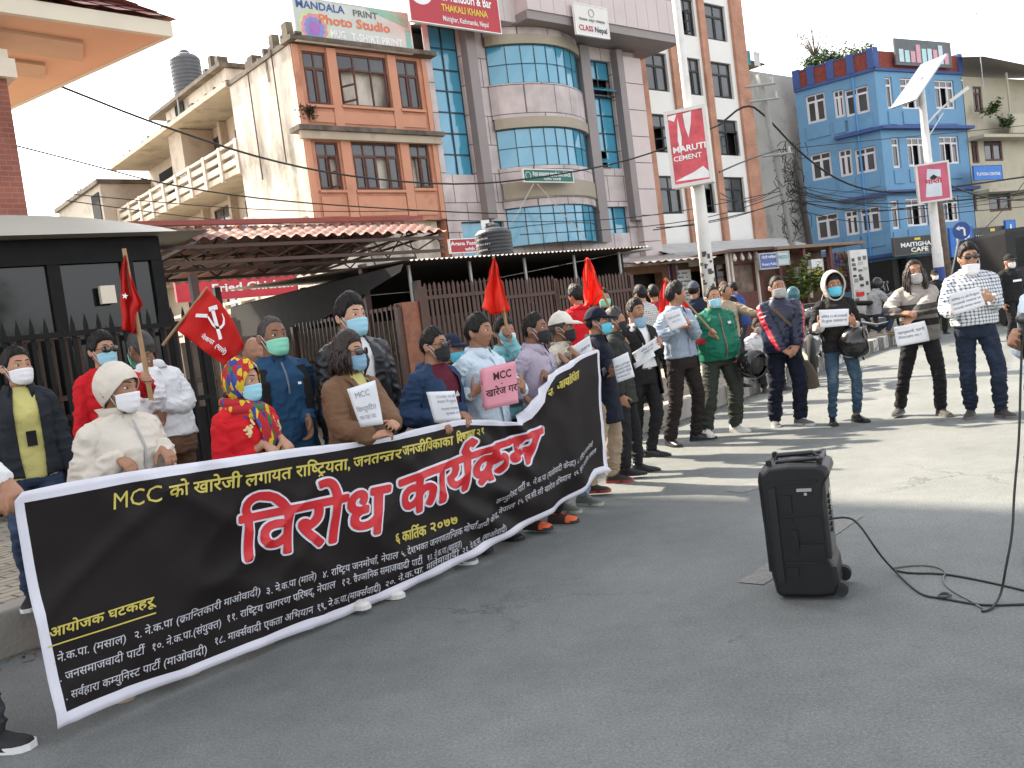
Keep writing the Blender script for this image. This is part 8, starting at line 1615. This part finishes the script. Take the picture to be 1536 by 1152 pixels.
zt = 7.75; b = MB(); u = unit((.62, .25, .62)); v = unit(np.cross(u, (.62, .25, -.75))); n = np.cross(u, v); b.obox((-.05, 0, zt+.12), u*1.05, v*.52, n*.025); b.build('solar_panel', mat('solar_cell', (.40, .42, .46), .2, spec=.7, var=.05), lp)
b = MB(); b.tube([(0, 0, 6.4), (.55, -.1, 6.9), (1.05, -.2, 7.2)], .035, 8); b.tube([(.05, 0, 6.0), (.6, -.1, 6.75)], .02, 6); b.obox((1.1, -.2, 7.24), unit((.5, -.1, .30))*.35, unit((.1, .6, 0))*.10, V3((-.3, 0, .5))*.09); b.build('lamp_head', WHITEP, lp)
def cementbag(t, w, h, y):
    t.quad((-w*.28, y-.015, -h*.36), (w*.22, y-.015, -h*.38), (w*.24, y-.015, h*.30), (-w*.16, y-.015, h*.36), cm((.55, .6, .64), .5)); t.quad((-w*.12, y-.0165, h*.12), (w*.02, y-.0165, h*.20), (w*.14, y-.0165, h*.12), (0, y-.0165, h*.05), BLK)
lightbox('pink cement advertisement on the street light post', 1399, 274, 29.6, 1.0, 1.25, .22, math.radians(-12), mat('ad_pink', (.50, .10, .16), .5, var=.15, vs=3), [('मा{र}ती', .5, .47, .17, .5, cm((.45, .02, .04), .5), .03)], extra=cementbag)
def pole(name, label, pts, r, m, cat='utility pole'):
    P = [D(*q) for q in pts]; O = P[-1].copy(); O[2] = 0; P.append(P[-1]+(P[-1]-P[0])/np.linalg.norm(P[-1]-P[0])*(P[-1][2]+.2)); o = thing(name, label, cat, tuple(O)); b = MB(); b.tube([q-O for q in P], r, 10); b.build('shaft', m, o, True); return o, O
up1, O1 = pole('utility_pole', 'leaning grey concrete pole with knotted cables beside the cement wall', [(1138, 112, 30), (1165, 240, 30), (1190, 372, 30)], .10, mat('pole_concrete', (.24, .235, .22), .8, var=.1, vs=3))
b = MB(); 
for k, (x, y) in enumerate(((1140, 128), (1146, 150), (1166, 232))): c = D(x, y, 29.8)-O1; b.tube([c-V3((.5, 0, 0)), c+V3((.5, 0, 0))], .04, 6); b.tube([c+V3((.4, 0, 0)), c+V3((.4, 0, .22))], .05, 6)
b.build('crossarm', GALV, up1)
up2, O2 = pole('utility_pole', 'dark leaning pole bundled with cables next to the grey one', [(1193, 240, 30.5), (1203, 300, 30.5), (1216, 375, 30.5)], .11, mat('pole_dark', (.05, .045, .04), .8))
up3, O3 = pole('utility_pole', 'brown wooden pole behind the street light post', [(1404, 285, 33), (1418, 390, 33), (1436, 480, 33)], .16, mat('pole_wood', (.12, .085, .06), .85, var=.2, vs=6))
WIRE = cm((.016, .016, .016), .6)
rr = random.Random(12)
o = thing('cable_tangle', 'tangled coils of black cable tied between the leaning poles', 'cable', tuple(D(1185, 285, 30))); b = MB(); O = np.array(o.location)
for i in range(30):
    c = D(rr.uniform(1170, 1205), rr.uniform(225, 345), 30)-O; R_ = rr.uniform(.12, .4); a0 = rr.uniform(0, 6.3); b.tube([c+V3((R_*math.cos(a0+k*.7)*rr.uniform(.6, 1.2), rr.uniform(-.15, .15), R_*1.5*math.sin(a0+k*.7)*rr.uniform(.6, 1.2))) for k in range(9)], .013, 4)
b.build('coil', WIRE, o)
WIRES = [('thick black cable sweeping from the orange eaves to the white post', [(60, 118), (92, 130), (235, 187), (400, 241), (540, 268), (700, 279), (830, 264), (960, 238), (1078, 188)], 16, 29, .024), ('second cable sagging below the thick one on the left', [(-30, 205), (18, 217), (120, 243), (250, 278), (400, 300), (560, 312), (760, 322), (900, 318)], 17, 27, .018), ('thin upper wire over the grey booth roof', [(40, 285), (72, 288), (200, 300), (340, 312), (480, 318), (640, 316)], 18, 25, .011), ('thin lower wire over the grey booth roof', [(72, 297), (200, 315), (340, 332), (480, 340), (600, 336)], 18, 25, .011), ('thick cable drooping across the blue building from the leaning pole', [(1078, 188), (1120, 153), (1150, 175), (1200, 230), (1262, 275), (1330, 291), (1420, 282), (1560, 262)], 29, 36, .035), ('wire crossing the upper floor of the blue building', [(1166, 225), (1300, 211), (1420, 200), (1560, 186)], 30, 40, .015), ('wire from the shed to the leaning pole, upper', [(640, 330), (850, 334), (1000, 322), (1170, 287)], 22, 30, .013), ('wire from the shed to the leaning pole, lower', [(780, 352), (960, 342), (1080, 324), (1178, 290)], 23, 30, .013), ('short wire from the light box to the leaning pole', [(1079, 258), (1120, 240), (1166, 225)], 16, 30, .018), ('wire drooping below the pink advertisement', [(1188, 300), (1300, 322), (1420, 302), (1560, 290)], 30, 36, .02), ('lowest wire across the blue building front', [(1185, 312), (1290, 338), (1400, 322), (1560, 308)], 30, 36, .016), ('pair of wires over the shop roofs', [(980, 345), (1080, 330), (1190, 300)], 24, 30, .016), ('steep wire rising at the beige building', [(1420, 400), (1470, 350), (1510, 310), (1560, 240)], 32, 38, .016), ('wire bundle hanging from the light post to the right', [(1405, 268), (1440, 285), (1490, 300), (1560, 300)], 30, 36, .03)]
for lb, pts, Y0, Y1, r in WIRES:
    x0, x1 = pts[0][0], pts[-1][0]; P = [D(x, y, Y0+(Y1-Y0)*(x-x0)/(x1-x0)) for x, y in pts]; O = P[0]; b = MB(); b.tube(smooth([q-O for q in P], 2), r, 5); ob = b.build('overhead_cable', WIRE); ob.location = O; tag(ob, lb, 'cable', 'overhead cables')
for i in range(14):
    x0, y0, x1, y1 = rr.choice(((985, 335, 1178, 292), (1185, 292, 1560, 285), (1185, 305, 1400, 285), (1080, 300, 1185, 262), (1188, 280, 1330, 288))); j = lambda k: rr.uniform(-k, k); y0 += j(16); y1 += j(12); s = rr.uniform(8, 26); WIRES_ = [(x0, y0), (x0*.7+x1*.3, y0*.7+y1*.3+s), (x0*.35+x1*.65, y0*.35+y1*.65+s), (x1, y1)]; Y0, Y1 = (24, 30) if x0 < 1000 else (30, 35); P = [D(x, y, Y0+(Y1-Y0)*(x-x0)/(x1-x0)) for x, y in WIRES_]; b = MB(); b.tube(smooth([q-P[0] for q in P], 2), rr.uniform(.009, .016), 5); ob = b.build('overhead_cable', WIRE); ob.location = P[0]; tag(ob, 'thin black cable in the sagging bundle around the leaning poles', 'cable', 'cables in the sagging bundle')
for lb, a, c in (('thin pale stay wire down the office front, left one', (800, 276, 31), (768, 335, 29)), ('thin pale stay wire down the office front, right one', (806, 276, 31), (880, 360, 30))):
    P = [D(*a), D(*c)]; b = MB(); b.tube([V3((0, 0, 0)), P[1]-P[0]], .016, 5); ob = b.build('stay_wire', cm((.4, .38, .35), .6)); ob.location = P[0]; tag(ob, lb, 'wire')
# turn sign
rs, O4 = pole('road_sign', 'round blue turn sign with a white arrow on a thin pole', [(1443, 335, 25), (1430, 400, 25)], .03, GALV, cat='sign'); c = D(1442, 346, 24.9)-O4; b = MB(); b.loft([ell(c+V3((0, k, 0)), (1, 0, 0), (0, 0, 1), .245, .245, 28) for k in (0, -.02)]); b.build('disc', mat('sign_blue', (.02, .06, .22), .5), rs); b = MB()
st = [(.07, -.15), (.07, .03), (.03, .07), (-.08, .07)]; V, F = _stroke(st, .055); b.add([c+V3((x, -.026, z)) for x, z in V], F); b.add([c+V3((x, -.026, z)) for x, z in ((-.16, .07), (-.06, .14), (-.06, .0))], [(0, 1, 2)]); b.build('arrow', WHT, rs)
for lb, px, py, Y, h in (('thin roof aerial above the beige building', 1472, 100, 44, 2.6), ('bent roof aerial above the blue parapet', 1293, 85, 46, 1.4), ('short roof aerial beside the roof sign of the blue building', 1392, 72, 46, 1.2)):
    p = D(px, py, Y); o = thing('roof_aerial', lb, 'aerial', tuple(p)); b = MB(); b.tube([(0, 0, -1), (0, 0, h)], .025, 5); b.tube([(-.35, 0, h-.05), (.9 if 'bent' in lb else .35, 0, h-.1)], .018, 5); b.build('mast', GALV, o)
# ================================================================ MOTORBIKES, VAN
TYRE = cm((.012, .012, .012), .85); CHR = cm((.35, .35, .35), .25, metal=.9)
def motorbike(label, loc, yaw, col):
    o = thing('motorbike', label, 'motorbike', tuple(loc), yaw); m = mat('bike_paint', col, .25, spec=.6); 
    for x in (-.62, .64):
        b = MB(); b.tube([(x+.24*math.cos(a), 0, .30+.24*math.sin(a)) for a in np.linspace(0, 2*math.pi, 25)], .055, 8, None, False); w = b.build('wheel', TYRE, o, True); b = MB()
        for i in range(6): a = i*math.pi/3; b.tube([(x, 0, .30), (x+.2*math.cos(a), 0, .30+.2*math.sin(a))], .014, 5)
        b.tube([(x, -.05, .30), (x, .05, .30)], .05, 10); b.build('rim', CHR, w)
    b = MB(); b.loft([ell((x, 0, z), (0, 1, 0), (0, 0, 1), w, h, 12) for x, z, w, h in ((-.02, .80, .08, .06), (.08, .84, .14, .11), (.25, .86, .14, .12), (.38, .84, .07, .07))]); b.build('tank', m, o, True)
    b = MB(); b.loft([ell((x, 0, z), (0, 1, 0), (0, 0, 1), w, h, 12) for x, z, w, h in ((-.75, .86, .06, .03), (-.6, .83, .12, .06), (-.3, .80, .13, .06), (.0, .80, .09, .05))]); b.build('seat', BLKC, o, True)
    b = MB(); b.loft([ell((x, 0, z), (0, 1, 0), (0, 0, 1), w, h, 10) for x, z, w, h in ((-.2, .42, .12, .14), (.0, .42, .15, .18), (.2, .45, .11, .15))]); b.build('engine', CHR, o)
    b = MB(); b.tube([(.64, .08, .30), (.45, .08, .85), (.40, .08, 1.0)], .025, 6); b.tube([(.64, -.08, .30), (.45, -.08, .85), (.40, -.08, 1.0)], .025, 6); b.build('fork', CHR, o)
    b = MB(); b.tube([(.32, -.36, 1.02), (.40, -.15, 1.02), (.40, .15, 1.02), (.32, .36, 1.02)], .018, 6); b.build('handlebar', TYRE, o)
    for s in (-1, 1): b = MB(); b.tube([(.38, s*.25, 1.03), (.40, s*.33, 1.2)], .008, 5); b.loft([ell((.40+k, s*.34, 1.23), (0, 1, 0), (0, 0, 1), .06, .04, 10) for k in (0, .015)]); b.build('mirror', CHR, o)
    b = MB(); b.loft([ell((x, 0, .90), (0, 1, 0), (0, 0, 1), r, r, 12) for x, r in ((.46, .05), (.50, .09), (.56, .085))]); b.build('headlight', CHR, o)
    b = MB(); b.tube([(.2, -.14, .32), (-.3, -.16, .28), (-.75, -.17, .40)], [.02, .03, .045], 8); b.build('exhaust', CHR, o); b = MB(); b.loft([ell((x, 0, z), (0, 1, 0), (0, 0, 1), .06, .02, 8) for x, z in ((.40, .48), (.55, .60), (.72, .60), (.9, .45))]); b.build('mudguard', m, o); return o
b1, b2 = D(1196, 470, 16.6), D(1322, 450, 21.5)
motorbike('motorbike under the rider in dark green jacket', (b1[0], b1[1], PZ), math.radians(35), (.02, .02, .025)); motorbike('motorbike under the rider in grey shirt', (b2[0], b2[1], PZ), math.radians(10), (.02, .02, .03))
q = D(1352, 440, 23.5); motorbike('parked dark motorbike with a mirror against the cafe front', (q[0], q[1], PZ), math.radians(160), (.03, .01, .01)); q = D(1480, 405, 24); motorbike('parked motorbike at the right beside the guard', (q[0], q[1], PZ), math.radians(100), (.02, .03, .06))
q = D(1216, 500, 13.9); motorbike('parked motorbike half hidden by the grey hooded youth', (q[0], q[1], PZ), math.radians(70), (.015, .015, .018))
def rider(pt, yaw, label, jm, hm, k):
    f = V3((math.cos(yaw), math.sin(yaw), 0)); p = V3((pt[0], pt[1], PZ))-f*.22; person(0, 0, 16, 0, 90-math.degrees(yaw), label, pos=(p[0], p[1], PZ), H=1.68, skin=1, sit=.82, lean=.22, R=dict(w=(.28, .48, 1.12), h=(-.2, 1, 0), p=(0, 0, -1), curl=.9), L=dict(w=(-.28, .48, 1.12), h=(.2, 1, 0), p=(0, 0, -1), curl=.9), feet=[(.2, .18, 5, .36), (-.2, .18, -5, .36)], topm=jm, tops=dict(name='jacket', loose=.04, hem=.86, collar=dict(k='stand')), botm=JEANS, shoe=None, mask=dict(c='grey'), hat=dict(k='helmet', m=hm, name='helmet'), voxel=.011)
rider(b1, math.radians(35), 'rider in dark green jacket and teal helmet on a motorbike behind the stall plants', C_('rider_green', (.05, .065, .06)), mat('teal_helmet', (.03, .10, .12), .25, var=.5, vs=14), 1)
rider(b2, math.radians(10), 'rider in grey shirt on a motorbike in front of the blue building', C_('rider_grey', (.25, .25, .25)), cm((.015, .015, .018), .3), 2)
VANB = mat('van_black', (.010, .010, .011), .4, var=.2); vq = D(1510, 400, 22); vn = thing('van', 'black police van cut off by the right edge of the picture', 'van', (vq[0]+.05, vq[1], 0), math.radians(-14))
b = MB(); b.loft([[(x, y, z) for x, y in ((0, 0), (2.0, 0), (2.0, 4.6), (0, 4.6))] if k in (0, 3) else [(x, y, z) for x, y in ((-.02, -.02), (2.02, -.02), (2.02, 4.62), (-.02, 4.62))] for k, z in enumerate((.45, .5, 2.3, 2.4))]); b.build('body', VANB, vn)
b = MB(); b.box(.2, 1.8, -.03, -.021, 1.45, 2.15); b.build('rear_window', GLASSD, vn)
for x in (.18, 1.82): b = MB(); b.box(x-.08, x+.08, -.04, -.021, .95, 1.25); b.build('tail_light', cm((.3, .01, .01), .3), vn)
for x in (.12, 1.88):
    for y in (.9, 3.7): b = MB(); b.tube([(x-.12, y, .36), (x+.12, y, .36)], .36, 20); b.build('wheel', TYRE, vn)
b = MB(); b.box(.05, 1.95, -.12, -.022, .5, .62); b.build('bumper', TYRE, vn)
